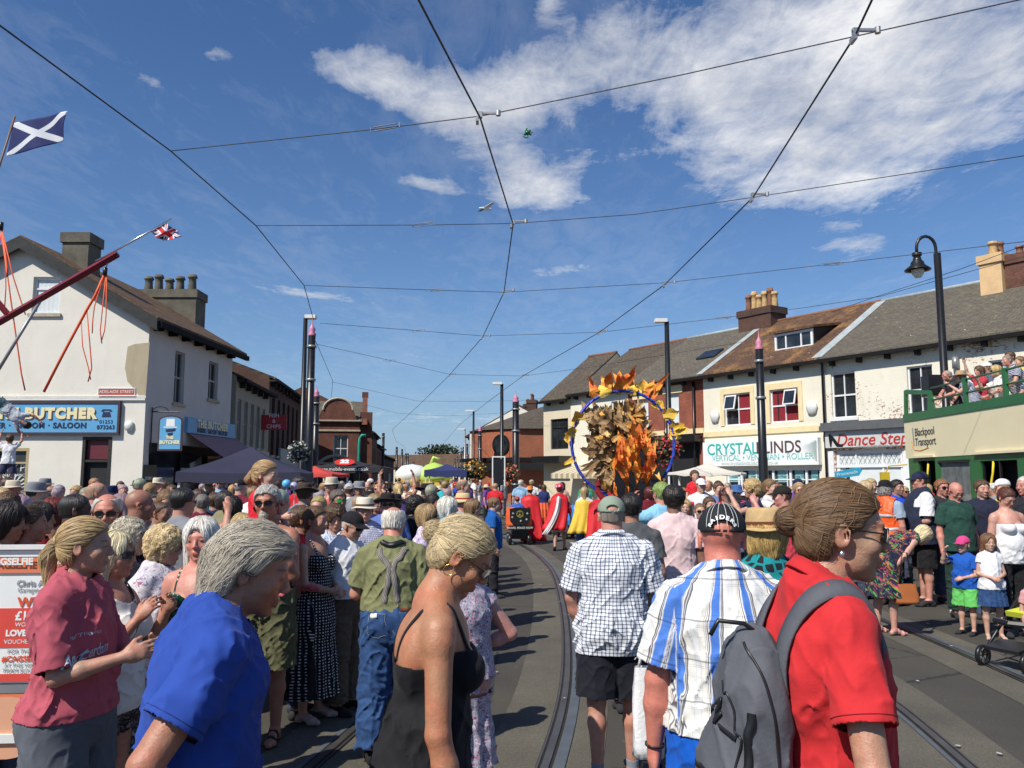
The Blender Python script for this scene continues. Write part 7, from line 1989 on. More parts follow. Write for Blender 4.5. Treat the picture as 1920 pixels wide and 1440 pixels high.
# banner with the competition
ORB=plain('orange_banner',(0.72,0.20,0.09),0.5,var=0.05,scale=1);REDB=plain('red_banner',(0.66,0.07,0.05),0.5,var=0.03);PEACH=plain('peach_banner',(0.70,0.36,0.22),0.5,var=0.03);ORTXT=plain('orange_letter',(0.66,0.09,0.03),0.5,var=0.02)
YB=4.05
bn=empty('advertising_banner',(at(0,1200,YB).x,YB,0),R(4),label='orange and white competition banner on a frame behind the girl in pink',cat='banner')
def NX(px):return(at(px,1200,YB).x-bn.location.x)
def NZ(py,px=40):return at(px,py,YB).z
m=MB();m.bx(NX(-230),NX(132),0,0.02,NZ(1376),NZ(1024));m.build('panel',ORB,bn)
m=MB();m.bx(NX(-235),NX(134),-0.02,0.03,NZ(1030),NZ(1022));m.bx(NX(-235),NX(134),-0.02,0.03,NZ(1392),NZ(1376));m.bx(NX(130),NX(134),-.02,.03,NZ(1376),NZ(1030));m.build('frame',WHITEP,bn)
for z0_,z1_ in((1044,1032),(1376,1368)):m=MB();m.bx(NX(-230),NX(131),-0.003,-0.0005,NZ(z0_),NZ(z1_));m.build('white_stripe',SIGNW,bn)
m=MB();m.bx(NX(-230),NX(131),-0.003,-0.0005,NZ(1300),NZ(1280));m.build('grey_stripe',GREYP,bn)
m=MB();m.lathe([(.001,0),(.34,0)],n=30,M=Matrix.Rotation(PI/2,3,'X')@Matrix.Diagonal((1,1,1)));o=m.build('pale_circle',PEACH,bn);o.location=(NX(20),-0.004,NZ(1365));o.scale=(.55,1,.42)
m=MB();m.bx(NX(-140),NX(100),-0.006,-0.001,NZ(1280),NZ(1074));po=m.build('phone_outline',plain('slate_outline',(0.16,0.15,0.16),0.5),bn)
m=MB();m.bx(NX(-132),NX(95),-0.009,-0.0062,NZ(1280),NZ(1080));pw=m.build('phone_screen',SIGNW,po)
m=MB();m.bx(NX(-132),NX(95),-0.012,-0.0092,NZ(1214),NZ(1140));m.bx(NX(-132),NX(95),-0.012,-0.0092,NZ(1278),NZ(1263));m.build('red_panel',REDB,pw)
for t_,px,py,sz,mt,al_,bo_ in(('CAGSELFIE',53,1053,.050,SIGNW,'RIGHT',.002),('COMP',60,1053,.050,SIGNW,'LEFT',0),('Chris Amos',26,1094,.044,GREYL,'LEFT',0.001),('Garages',28,1106,.034,GREYL,'LEFT',0),('WIN',30,1130,.072,ORTXT,'LEFT',.002),('\u00a3100',27,1155,.064,SIGNW,'LEFT',.002),('WORTH OF',28,1171,.030,SIGNW,'LEFT',0),('LOVE2SHOP',12,1187,.044,SIGNW,'LEFT',.002),('VOUCHERS TO',10,1203,.030,SIGNW,'LEFT',0),('FOR THE BEST',17,1221,.030,GREYL,'LEFT',0),('#CAGSELFIE',8,1235,.040,ORTXT,'LEFT',.001),("AT THIS YEAR'S",13,1247,.026,GREYL,'LEFT',0),('TRAM SUNDAY',10,1257,.030,GREYL,'LEFT',0)):
 sign_text(bn,t_,sz*.9,NX(px),-0.0132,NZ(py),mt,align=al_,bold=bo_,ext=.0005)
m=MB();m.tube([(NX(-100),.02,0.3),(NX(-100),.5,0.0)],.015,5);m.tube([(NX(90),.02,0.3),(NX(90),.5,0.0)],.015,5);m.tube([(NX(-100),.02,0.6),(NX(-100),-.1,0.0)],.015,5);m.tube([(NX(90),.02,0.6),(NX(90),-.1,0.0)],.015,5);m.build('stand',SILVER,bn)
# parade: paper ring float
def mat_paper(name,cols):
 m,nt,b=_mat(name);v=coords(nt);n=noise(nt,v,3.5,5,0.65,0.8)
 nt.links.new(ramp(nt,n,[(0.30+0.4*i/max(1,len(cols)-1),c)for i,c in enumerate(cols)]),b.inputs['Base Color']);b.inputs['Roughness'].default_value=0.8
 bump(nt,b,noise(nt,v,9,4),0.6,0.03);return m
PBR=mat_paper('brown_paper',[(0.11,0.06,0.025),(0.32,0.19,0.08),(0.52,0.36,0.19)])
PFL=mat_paper('flame_paper',[(0.55,0.05,0.02),(0.80,0.22,0.03),(0.85,0.48,0.06)])
PYE=mat_paper('yellow_paper',[(0.70,0.30,0.03),(0.78,0.50,0.06),(0.80,0.60,0.14)])
YF=16.0
fc=at(1168,832,YF);fr=(at(1264,832,YF)-fc).length
rf_=empty('paper_ring_float',(fc.x,YF,0),0,label='giant blue hoop filled with crumpled brown paper and painted flames, carried in the parade',cat='parade float')
m=MB();rs=random.Random(3)
m.tube([(fr*math.cos(t),0,fc.z+fr*1.04*math.sin(t))for t in[k*2*PI/64 for k in range(65)]],0.030,8,False);m.build('hoop',plain('blue_tape',(0.015,0.05,0.42),0.35,var=0.3,scale=14,bmp=0.5),rf_,True)
m=MB()
for k in range(60):
 t=rs.random()*6.28;p=Vector((fr*math.cos(t),0,fc.z+fr*1.04*math.sin(t)));d=Vector((-math.sin(t),0,math.cos(t)))
 m.tube([p-d*.05+Vector((0,-.040,0.02)),p+Vector((0,-.045,0)),p+d*.06+Vector((0,-.038,-.02))],0.009,4)
m.build('tape_wrap',plain('violet_tape',(0.08,0.10,0.6),0.3),rf_)
def paper_leaf(mb,c,d,ln,wd,curl=0.3,seed=0,side=None):
 rs=random.Random(seed);d=Vector(d).normalized();s_=side or d.cross(Vector((rs.uniform(-.3,.3),1,rs.uniform(-.3,.3)))).normalized();n_=d.cross(s_)
 N=6;vs=[]
 for i in range(N+1):
  t=i/N;w_=wd*(math.sin(PI*min(1,t*0.85+0.18))**0.8)*(1+0.25*math.sin(t*9+seed));q=Vector(c)+d*ln*t+n_*curl*ln*t*t*math.sin(seed*1.7+t*3)
  fold=n_*w_*0.35
  vs+=[q-s_*w_+fold*rs.uniform(.4,1),q,q+s_*w_+fold*rs.uniform(.4,1)]
 mb.add(vs,[(3*i+a,3*i+a+1,3*i+a+4,3*i+a+3)for i in range(N)for a in(0,1)])
core=MB()
for k in range(400):
 h=rs.random();z=fc.z-fr*1.0+h*fr*1.6;wx=fr*(0.24+0.27*math.sin(PI*h));x=(-0.16+.40*(1-h)**2)*fr+rs.uniform(-1,1)*wx
 paper_leaf(core,(x,rs.uniform(-.28,.28),z),(rs.uniform(-1,1)+(x+.12)*1.2,rs.uniform(-.6,.6),rs.uniform(-0.9,1.1)),rs.uniform(.14,.42),rs.uniform(.03,.085),.6,k)
for k in range(46):
 x=rs.uniform(-.55,.35)*fr;paper_leaf(core,(x,rs.uniform(-.2,.2),fc.z+rs.uniform(.1,.45)*fr),(x*.6-.15,rs.uniform(-.3,.3),1),rs.uniform(.3,.62),rs.uniform(.05,.11),.35,k+500)
core.build('crumpled_paper',PBR,rf_)
gd=MB()
for k in range(110):
 h=rs.random();x=(-0.10+.3*(1-h))*fr+rs.uniform(-1,1)*fr*.5;paper_leaf(gd,(x,rs.uniform(-.36,.2),fc.z-fr*.95+h*fr*1.6),(rs.uniform(-1,1),rs.uniform(-.7,.2),rs.uniform(-.8,1)),rs.uniform(.14,.40),rs.uniform(.02,.06),.6,k+2100)
gd.build('gold_paper',mat_paper('gold_paper',[(0.40,0.12,0.02),(0.62,0.34,0.07),(0.66,0.50,0.22)]),rf_)
fl_=MB()
def flame(mb,c,h,w_,y,lean=0.0,n=14):
 pts=[]
 for i in range(n+1):
  t=i/n;pts.append((c[0]-w_*math.sin(PI*min(1,t*.9+.12))**.8*(1-t*.25)*(1+.18*math.sin(t*14))+lean*t*t,c[1]+h*t))
 for i in range(n,-1,-1):
  t=i/n;pts.append((c[0]+w_*math.sin(PI*min(1,t*.9+.12))**.8*(1-t*.25)*(1+.18*math.sin(t*13+2))+lean*t*t,c[1]+h*t))
 N=len(pts)
 mb.prism([(x,y+0.05*math.sin(x*5),z)for x,z in pts],(0,0.02,0))
zb=fc.z-fr*1.08
for(x,z0,h,w_,y,l_)in((.16,zb+.12,1.35,.24,-.40,.12),(-.05,zb+.1,1.0,.20,-.42,-.1),(.34,zb+.15,.9,.18,-.43,.1)):flame(fl_,(x,z0),h,w_,y,l_)
for k in range(75):
 x=rs.uniform(-.2,.55);z_=zb+rs.uniform(.05,1.25)*(1-abs(x-.15));paper_leaf(fl_,(x,rs.uniform(-.50,-.34),z_),(rs.uniform(-.35,.35),rs.uniform(-.5,.1),1),rs.uniform(.18,.48),rs.uniform(.03,.075),.5,k+1300)
fl_.build('painted_flame',PFL,rf_)
dk=MB()
for(x,z0,h,w_,l_)in((-.12,zb+.05,.55,.10,-.12),(.08,zb,.75,.07,.02),(.25,zb+.02,.5,.09,.05),(.46,zb+.04,.62,.08,.12),(.30,zb+.62,.42,.045,-.05)):flame(dk,(x,z0),h,w_,-.57,l_)
dk.build('black_flame',BLACKP,rf_)
rd=MB()
for k in range(40):x=rs.uniform(-.35,.65)*fr;paper_leaf(rd,(x,rs.uniform(-.35,.2),zb+rs.uniform(-.25,.3)),(rs.uniform(-.5,.5),rs.uniform(-.4,.2),-1),rs.uniform(.2,.4),.08,.3,k+900)
rd.build('red_cloth',plain('red_cloth',(0.50,0.015,0.03),0.75),rf_)
fg=MB();
for k in range(28):
 t=rs.choice((rs.uniform(.15,.8),rs.uniform(1.1,2.0),rs.uniform(2.6,3.5)));p=Vector((fr*math.cos(t),rs.uniform(-.05,.05),fc.z+fr*1.04*math.sin(t)));o_=Vector((math.cos(t),0,math.sin(t)))
 paper_leaf(fg,p-o_*.05,o_*1.0+Vector((rs.uniform(-.7,.7),rs.uniform(-.4,.4),rs.uniform(-.5,.5))),rs.uniform(.10,.36),rs.uniform(.05,.13),.7,k+50)
fg.build('yellow_paper_fringe',PYE,rf_)
fg=MB()
for k in range(22):
 t=rs.uniform(1.0,2.2);p=Vector((fr*math.cos(t),0,fc.z+fr*1.04*math.sin(t)));o_=Vector((math.cos(t),0,math.sin(t)));paper_leaf(fg,p,o_+Vector((rs.uniform(-.6,.6),rs.uniform(-.4,.4),rs.uniform(-.2,.6))),rs.uniform(.16,.62),rs.uniform(.05,.10),.6,k+150)
fg.build('orange_paper_fringe',PFL,rf_)
m=MB();m.tube([(0.30,0.0,1.0),(0.31,0,fc.z+fr)],0.018,6);m.tube([(-.1,0.0,1.0),(-.12,0,fc.z-.3)],0.02,6);m.build('carrying_pole',plain('bamboo',(0.35,0.22,0.1),0.6),rf_,True)
def scooter(label,loc,rz,cov,board=True,sc=1.0):
 rt_=empty('mobility_scooter',loc,rz,label=label,cat='mobility scooter',group='decorated parade scooters')
 m=MB();m.box((0,0.35,0.22),(0.46,1.0,0.12));m.box((0,-0.05,0.35),(0.42,0.42,0.2));m.build('chassis',BLACKPLASTIC,rt_)
 for x,y in((-.26,-.18),(.26,-.18),(-.24,.78),(.24,.78)):
  w_=MB();w_.lathe([(.001,-.05),(.09,-.05),(.13,-.045),(.15,-.03),(.15,.03),(.13,.045),(.09,.05),(.001,.05)],n=16,M=Matrix.Rotation(PI/2,3,'Y'));o=w_.build('wheel',BLACKPLASTIC,rt_,True);o.location=(x,y,.15)
  h=MB();h.lathe([(.001,.052),(.08,.052),(.085,.04)],n=12,M=Matrix.Rotation(PI/2 if x>0 else-PI/2,3,'Y'));h.build('hub_cap',GREYP,o,True)
 m=MB();N=14;vs=[]
 for j,(z,w_,y)in enumerate(((0.42,.34,-.30),(0.55,.36,-.34),(0.8,.355,-.33),(1.02,.33,-.26))):
  for i in range(N+1):
   t=i/N;vs.append(((t*2-1)*w_,y+0.02*math.sin(i*2.6)+(0.35*abs(t*2-1)**4),z+(0.01*math.sin(i*2.6)if j==0 else 0)))
 m.add(vs,[(j*(N+1)+i,j*(N+1)+i+1,(j+1)*(N+1)+i+1,(j+1)*(N+1)+i)for j in range(3)for i in range(N)]);m.build('draped_cover',cov,rt_)
 if board:
  m=MB();pts=[(-.28,.98),(-.27,.66),(-.20,.57),(0,.53),(.20,.57),(.27,.66),(.28,.98),(.1,1.02),(-.1,1.02)]
  m.prism([(x,-.37,z)for x,z in pts],(0,-.015,0));bo_=m.build('black_board',BLACKP,rt_)
  m=MB();cz_=.84;m.tube([(.085*math.cos(t),-.39,cz_+.085*math.sin(t))for t in[k*PI/12 for k in range(25)]],.007,5,False)
  m.tube([(0,-.39,cz_+.085),(0,-.39,cz_-.085)],.006,4);m.tube([(0,-.39,cz_),(-.06,-.39,cz_-.06)],.006,4);m.tube([(0,-.39,cz_),(.06,-.39,cz_-.06)],.006,4);m.build('peace_emblem',plain('olive_yellow',(0.45,0.42,0.06),0.6),bo_)
  m=MB()
  for x,z in((-.19,.86),(-.21,.76),(.18,.70),(.2,.86),(.02,.66)):
   for k in range(5):a=k*2*PI/5;m.tube([(x,-.388,z),(x+.03*math.cos(a),-.388,z+.03*math.sin(a))],.004,4)
  m.build('flower_emblem',SIGNW,bo_)
  m=MB();m.box((0,-.36,.47),(.62,.02,.12));lb=m.build('lettered_strip',BLACKP,rt_);o=sign_text(lb,'TRAVEL PEACE NOW',.075,0,-.373,.47,SIGNW)
 m=MB();m.tube([(0,.62,.3),(0,.52,.95)],.03,6);m.tube([(-.25,.48,.98),(0,.52,1.0),(.25,.48,.98)],.018,6);m.build('handlebar',BLACKPLASTIC,rt_,True)
 m=MB();m.box((0,.05,.55),(.42,.42,.1));m.build('seat',BLACKPLASTIC,rt_)
 return rt_
ORC=plain('orange_cloth',(0.70,0.11,0.03),0.8,var=0.1);BLC=plain('blue_cloth',(0.03,0.22,0.60),0.8)
q=at_h(973,1022,0);scooter('orange draped mobility scooter with black peace sign board',(q.x,q.y+0.2,0),R(4),ORC)
q=at_h(1010,985,0);scooter('smaller orange scooter further ahead, beside the red cape',(at(1014,960,27).x,27,0),R(6),ORC,False)
q=at_h(1078,1000,0);scooter('blue draped scooter with bare wheels, beside the toadstool hat walker',(at(1072,960,25).x,25,0),R(12),BLC,False)
st=empty('pushchair',(at(1938,1180,8.2).x+.1,8.25,0),R(115),label='black and lime green pushchair with a seated child',cat='pushchair')
m=MB();m.tube([(0.22,-.35,.95),(0.22,-.2,.75),(0.22,.25,.38),(0.22,.55,.12)],.016,6);m.tube([(-0.22,-.35,.95),(-0.22,-.2,.75),(-0.22,.25,.38),(-0.22,.55,.12)],.016,6)
m.tube([(0.22,.1,.5),(0.22,-.35,.12)],.016,6);m.tube([(-0.22,.1,.5),(-0.22,-.35,.12)],.016,6);m.tube([(-.22,-.35,.95),(.22,-.35,.95)],.018,6);m.build('frame',BLACKPLASTIC,st,True)
LIME=plain('lime_fabric',(0.55,0.60,0.04),0.8)
m=MB();m.prism([(-.19,-.22,.85),(-.19,-.12,.48),(-.19,.22,.45),(-.19,.24,.50),(-.19,-.08,.53),(-.19,-.16,.85)],(.38,0,0));m.build('seat',LIME,st)
m=MB();m.tube([(-.2,.38,.42),(0,.46,.42),(.2,.38,.42)],.03,6);m.prism([(-.17,.36,.25),(-.17,.6,.2),(-.17,.6,.17),(-.17,.36,.22)],(.34,0,0));m.build('footrest',BLACKPLASTIC,st)
for x,y,r_ in((-.24,-.35,.13),(.24,-.35,.13),(-.22,.56,.10),(.22,.56,.10)):
 w_=MB();w_.lathe([(r_*.75,-.02),(r_,-.015),(r_,.015),(r_*.75,.02),(r_*.72,0),(r_*.75,-.02)],n=18,M=Matrix.Rotation(PI/2,3,'Y'))
 for k in range(6):a=k*PI/3;w_.tube([(0,0,0),(0,r_*.75*math.cos(a),r_*.75*math.sin(a))],.006,4)
 o=w_.build('wheel',BLACKPLASTIC,st,True);o.location=(x,y,r_)
p=at(1590,890,18);fs_=empty('finger_signpost',(p.x,18,0),0,label='small blue finger signpost in front of the dance shop window',cat='signpost')
m=MB();m.tube([(0,0,0),(0,0,p.z+.15)],.04,8);m.build('post',BLACKP,fs_,True)
m=MB();z=p.z+.02;m.prism([(-.30,-.05,z-.12),(.22,-.05,z-.04),(.30,-.05,z+.08),(.22,-.05,z+.14),(-.30,-.05,z+.04)],(0,.02,0));a_=m.build('finger',plain('cyan_sign',(0.03,0.36,0.55),0.4),fs_);me=text_mesh('Promenade',.1);o=link_mesh('lettering',me,SIGNW,a_);o.rotation_euler=(PI/2,R(-9),0);o.location=(-.04,-.056,z+.01)
def balloon(px,py,Y,r_,c,label):
 p=at(px,py,Y);rt_=MB();rt_.lathe([(.001,r_),(r_*.5,r_*.87),(r_*.87,r_*.5),(r_,0),(r_*.85,-r_*.55),(r_*.45,-r_*.98),(r_*.08,-r_*1.2),(.001,-r_*1.22)],p,18)
 o=rt_.build('balloon',plain('balloon_'+label.split()[0],c,0.25),None,True);meta(o,label,'balloon','balloons over the crowd')
 s=MB();s.tube([p-Vector((0,0,r_*1.2)),p-Vector((-.05,0,r_+.9))],.004,4);s.build('string',SIGNW,o)
balloon(537,907,8.5,.045*1.0,(0.12,0.42,0.75),'bright blue balloon above the crowd beside the navy gazebo');balloon(551,911,8.6,.042,(0.42,0.40,0.55),'pale lilac balloon just beside the blue one')
def basket(px,py,Y,r_,label,cols):
 p=at(px,py,Y);rt_=empty('hanging_basket',p,0,label=label,cat='flower basket',group='hanging flower baskets')
 m=MB();m.lathe([(.001,-r_),(r_*.6,-r_*.8),(r_*.9,-r_*.3),(r_*.95,0),(.001,0)],n=12);m.build('bowl',DKWOOD,rt_,True)
 rs=random.Random(int(px))
 for i,c in enumerate(cols):
  f=MB()
  for k in range(150):
   v_=Vector((rs.gauss(0,1),rs.gauss(0,1),rs.gauss(0,.8)+.2)).normalized()*r_*rs.uniform(.85,1.35)-Vector((0,0,r_*.1));u_=Vector((rs.gauss(0,1),rs.gauss(0,1),rs.gauss(0,1))).normalized()*r_*.16;w_=u_.orthogonal().normalized()*r_*.14
   f.quad(v_-u_,v_-w_,v_+u_,v_+w_)
  f.build(['leaves','flowers'][min(i,1)],plain('petal%d'%int(c[0]*100),c,0.7),rt_)
 m=MB();m.tube([(0,0,0),(0,0,r_*3),(0,0,r_*3.4)],.01,4);m.build('chain',BLACKP,rt_)
basket(560,846,22.6,.24,'white flowered basket hanging on the thick black pole',[(0.03,0.05,0.02),(0.5,0.48,0.42)])
basket(1247,842,26.5,.42,'red and orange flower basket by the edge of the blue hoop',[(0.05,0.07,0.02),(0.6,0.06,0.05)])
basket(889,882,40,.45,'orange flowered basket over the far crowd by the lamp posts',[(0.05,0.07,0.02),(0.6,0.3,0.05)])
basket(955,888,34,.35,'pale red flower basket at the foot of the pink tipped pole',[(0.05,0.07,0.02),(0.5,0.12,0.06)])
p=at(935,893,30);ts=empty('traffic_light',(p.x,30,0),0,label='black traffic signal seen from behind in front of the round brick shop',cat='traffic light')
m=MB();m.tube([(0,0,0),(0,0,p.z)],.06,8);m.build('post',BLACKP,ts,True);m=MB();m.box((0,0,p.z+.15),(.34,.2,.95));m.build('signal_head',BLACKP,ts)
m=MB();m.bx(-.24,-.20,-.13,-.1,p.z-.35,p.z+.68);m.bx(.20,.24,-.13,-.1,p.z-.35,p.z+.68);m.bx(-.24,.24,-.13,-.1,p.z+.68,p.z+.72);m.build('backboard_edge',SIGNW,ts)
p=at(652,895,29.0);gp=MB();gp.tube([(p.x,31,0),(p.x,31,3.0),(p.x+.02,31,3.3),(p.x+.1,31,3.42),(p.x+.25,31,3.42)],.05,8);meta(gp.build('green_pole',plain('turquoise_paint',(0.02,0.28,0.20),0.4),None,True),'turquoise swan neck pole rising behind the black gazebo','pole')
p=at(911,392,30);gl_=empty('seagull',p,R(30),label='white seagull gliding below the middle cross wire',cat='bird')
m=MB();m.tube([(-.30,0,0),(-.18,0,.01),(0,0,.02),(.14,0,.02),(.22,0,.03),(.27,0,.02)],[.01,.04,.07,.055,.04,.008],8);m.build('body',SIGNW,gl_,True)
for sd in(-1,1):
 m=MB();pts=[(0.10,0.04*sd,.04),(0.14,.28*sd,.12),(0.05,.60*sd,.08),(-.06,.62*sd,.07),(-.02,.28*sd,.10),(-.12,.04*sd,.03)];m.prism(pts,(0,0,.012));m.build('wing',GREYP if sd>0 else SIGNW,gl_)
p=at(989,249,24);kt=MB();rs=random.Random(9)
for(dx,dz,r_)in((0,0,.09),(.06,.06,.05),(-.04,.08,.035),(.09,-.05,.04),(-.08,-.04,.04),(.13,.02,.03),(-.02,.13,.025)):kt.lathe([(.001,r_),(r_*.8,r_*.5),(r_,0),(r_*.8,-r_*.5),(.001,-r_)],p+Vector((dx,0,dz)),8)
kt.tube([p+Vector((-.05,0,-.05)),p+Vector((-.12,0,-.12)),p+Vector((-.05,0,-.16)),p+Vector((.03,0,-.13))],.018,6);meta(kt.build('foil_balloon',plain('green_foil',(0.01,0.16,0.05),0.25),None,True),'escaped dark green foil balloon floating high between the two tram wires','balloon')
p=at(790,893,48);nf=empty('inflatable_float',(p.x,48,0),0,label='white and lime green inflatable parade float over the far crowd',cat='parade float')
m=MB();m.lathe([(.001,.55),(.6,.45),(.95,.1),(1.0,-.2),(.8,-.45),(.001,-.5)],(-.55,0,p.z+.15),18);m.build('white_balloon',SIGNW,nf,True)
m=MB();m.lathe([(.001,.65),(.5,.5),(.95,.1),(1.1,-.25),(.9,-.5),(.001,-.5)],(.75,0,p.z+.15),18);m.tube([(.5,0,p.z+.6),(.7,0,p.z+1.1),(1.1,0,p.z+.95)],.1,6);m.build('green_balloon',plain('lime_balloon',(0.45,0.62,0.12),0.4),nf,True)
m=MB();m.box((.3,0,p.z-.55),(4.4,2.0,.4));m.build('yellow_skirt',plain('yellow_cloth',(0.7,0.5,0.08),0.7),nf)
m=MB();m.box((.3,0,(p.z-.75)/2+.1),(3.6,1.8,p.z-.9));m.build('trailer',BLACKP,nf)
p=at(838,900,40);gz=gazebo('gazebo','dark blue stall roof beside the inflatable float in the far crowd',(p.x,40),2.0,2.0,1.9,2.2,2.5,plain('navy_fabric2',(0.02,0.03,0.12),0.8))
p=at(857,900,36);
# the cast
import os
Q=1.0
TAN=(0.46,0.21,0.115);FAIR=(0.62,0.38,0.28);PINKS=(0.60,0.27,0.20);DARK=(0.10,0.05,0.03);OLIVE=(0.40,0.22,0.13);KID=(0.60,0.38,0.27)
BLOND=(0.46,0.33,0.15);WHITEH=(0.68,0.66,0.60);GREYH=(0.36,0.33,0.28);BROWNH=(0.10,0.055,0.03);BLACKH=(0.02,0.016,0.014);MIDB=(0.20,0.12,0.06)
PAL=-PI/2
def hat_at(px,py,Y,dz=0.02):v=at(px,py,Y);v.z-=dz;return v
def earring(B,sd,kind,y=-0.012,z=-0.048):
 M=head_matrix(B);m=MB();c=Vector((0.084*sd,y,z))
 if kind=='hoop':m.tube([M@(c+Vector((0,0.016*math.cos(t),0.018*math.sin(t))))for t in[k*PI/10 for k in range(21)]],0.0016,6,False)
 else:m.lathe([(.001,.009),(.005,.007),(.007,0),(.005,-.008),(.001,-.010)],M@c,10)
 m.build('earring',GOLD if kind=='hoop' else SILVER,B.root,True)
def wrist_band(B,i,t,mat,w=0.012,face=None):
 ax=B.wr[i]-B.el[i];c=B.el[i]+ax*t;ax=Vector(ev(ax)).normalized();u=ax.orthogonal().normalized();v=ax.cross(u);fn=lambda p:B.arm(p,i)
 ring=[];m=MB()
 base=np.array([ev(Vector(ev(c))+u*.05*math.cos(k*PI/10)+v*.05*math.sin(k*PI/10))for k in range(21)],np.float32)
 P=onto(fn,base,0.003,6)
 P=P-((P-c)@A(*ax))[:,None]*A(*ax)
 vs=[]
 for p in P:vs+=[Vector(ev(p))-ax*w/2,Vector(ev(p))+ax*w/2]
 m.add(vs,[(2*k,2*k+2,2*k+3,2*k+1)for k in range(20)]);o=m.build('wrist_band' if not face else 'watch',mat,B.root,True);s=o.modifiers.new('t','SOLIDIFY');s.thickness=.004;s.offset=1
 return o
def sleeve_seam(B,t,mat,sides=(0,)):
 for i in sides:
  ax=B.el[i]-B.sh[i];c=B.sh[i]+ax*t;a_=Vector(ev(ax)).normalized();u=a_.orthogonal().normalized();v=a_.cross(u)
  ribbon('hem_seam',B.ft,[Vector(ev(c))+u*.07*math.cos(k*PI/8)+v*.07*math.sin(k*PI/8)for k in range(17)],0.0022,0.0016,mat,B.top,n=64,thick=0.0006)
  # old man in the blue t-shirt
B=person(autolocks=False,top_at=hat_at(492,978,2.33),yaw=PAL+0.48,vox=0.0048/Q,lean=0.16,hunch=0.42,head=(-0.30,0.27,0.0),fat=0.3,arms=(((0.22,-0.50,-1),(0.0,0.25,-1)),'down'),stride=0.12,skin=TAN,hair='swept',hairc=(0.30,0.265,0.20),top='tee',topc=(0.022,0.065,0.33),loose=0.024,amp=0.006,sleeve=0.66,neck=0.072,bottom='jeans',botc=(0.04,0.05,0.08),stubble=0.3,solid=0.002,label='elderly man with collar length grey hair in a royal blue t-shirt, looking down')
sleeve_seam(B,0.60,plain('blue_seam',(0.008,0.03,0.2),0.9))
def start_pts(B,fn=None):
 me=B.hair.data;n=len(me.vertices);co=np.empty(n*3,np.float32);me.vertices.foreach_get('co',co);co=co.reshape(-1,3);return co
def hflow(B,v,tie=None,w=0.0):
 v=B.Rh@A(*v)
 if tie is None:return lambda P:np.tile(v,(len(P),1)).astype(np.float32)
 c=head_pt(B,*tie)
 def g(P):d=c-P;d/=np.maximum(np.linalg.norm(d,axis=1),1e-5)[:,None];return(d+v*w).astype(np.float32)
 return g
HC=(0.40,0.355,0.28)
def swept_flow(B):
 def g(P):
  q=B.hq(P);d=np.zeros_like(q);d[:,1]=np.where(q[:,2]>0.07,-0.9,-0.55);d[:,2]=np.where(q[:,2]>0.07,-0.2,-1.0);d[:,0]=np.sign(q[:,0])*np.where(q[:,2]>0.07,0.55,0.05)
  return(d@B.Rh.T).astype(np.float32)
 return g
strands('hair_lock',B,B.fh,start_pts(B),swept_flow(B),5200,0.13,9,0.0010,B.root,HC,1,0.001,0.12);strands('loose_hair',B,B.fh,start_pts(B),swept_flow(B),420,0.10,9,0.0007,B.root,HC,71,0.006,0.5)
# woman in the black strap top
B=person(autolocks=False,top_at=hat_at(900,972,2.62),yaw=PAL+0.20,vox=0.0048/Q,fem=True,fat=0.25,bust=0.4,lean=0.12,hunch=0.32,head=(-0.20,0.60,0.0),arms=('down','down'),stride=0.12,skin=(0.50,0.22,0.10),hair='bun',hairc=(0.40,0.29,0.14),top='strappy',topc=(0.012,0.012,0.014),bustz=0.06,loose=0.007,amp=0.002,bottom='shorts',botc=(0.30,0.27,0.2),solid=0.002,shades=True,framem=plain('tortoise',(0.05,0.02,0.01),0.3),label='tanned woman with blonde hair in a bun, sunglasses and a black strap top')
strands('hair_lock',B,B.fh,start_pts(B),hflow(B,(0,0,0),(0,-0.10,0.022)),4200,0.11,8,0.0009,B.root,(0.50,0.39,0.22),2,0.0006,0.05);strands('loose_hair',B,B.fh,start_pts(B),hflow(B,(0,-0.5,-0.6)),260,0.06,8,0.0007,B.root,(0.50,0.39,0.22),72,0.005,0.6)
earring(B,1,'hoop')
m=MB();M_=head_matrix(B);m.tube([M_@Vector((0.024*math.cos(t),-0.107,0.017+0.026*math.sin(t)))for t in[k*PI/8 for k in range(17)]],0.011,8,False);m.build('scrunchie',plain('teal_band',(0.005,0.05,0.08),0.7),B.root,True)
# young woman in red polo with the rucksack
B=person(autolocks=False,top_at=hat_at(1575,892,2.08),yaw=PAL+0.06,vox=0.0048/Q,fem=True,bust=-1,fat=-0.12,lean=0.02,hunch=0.25,head=(-0.26,0.10,0.0),arms=('out','down'),skin=(0.50,0.27,0.16),hair='bun',hairc=(0.115,0.062,0.030),top='polo',topc=(0.55,0.026,0.030),loose=0.020,amp=0.0050,sleeve=0.66,bottom='jeans',botc=(0.03,0.03,0.04),solid=0.002,shades=True,label='young woman in a red polo shirt and sunglasses wearing a grey rucksack')
strands('hair_lock',B,B.fh,start_pts(B),hflow(B,(0,0,0),(0,-0.10,0.022)),5500,0.12,9,0.0008,B.root,(0.165,0.095,0.048),3,0.0006,0.10)
strands('loose_hair',B,B.fh,start_pts(B),hflow(B,(0,-0.35,-1)),160,0.07,8,0.0007,B.root,(0.20,0.12,0.06),4,0.004,0.3)
earring(B,1,'stud');sleeve_seam(B,0.60,plain('red_seam',(0.30,0.008,0.01),0.9))
GREYF=plain('grey_nylon',(0.085,0.09,0.105),0.75,var=0.12,scale=5,bmp=0.25)
k=B.k;cb_=B.chest+B.Rc@A(0,-0.215,-0.16)
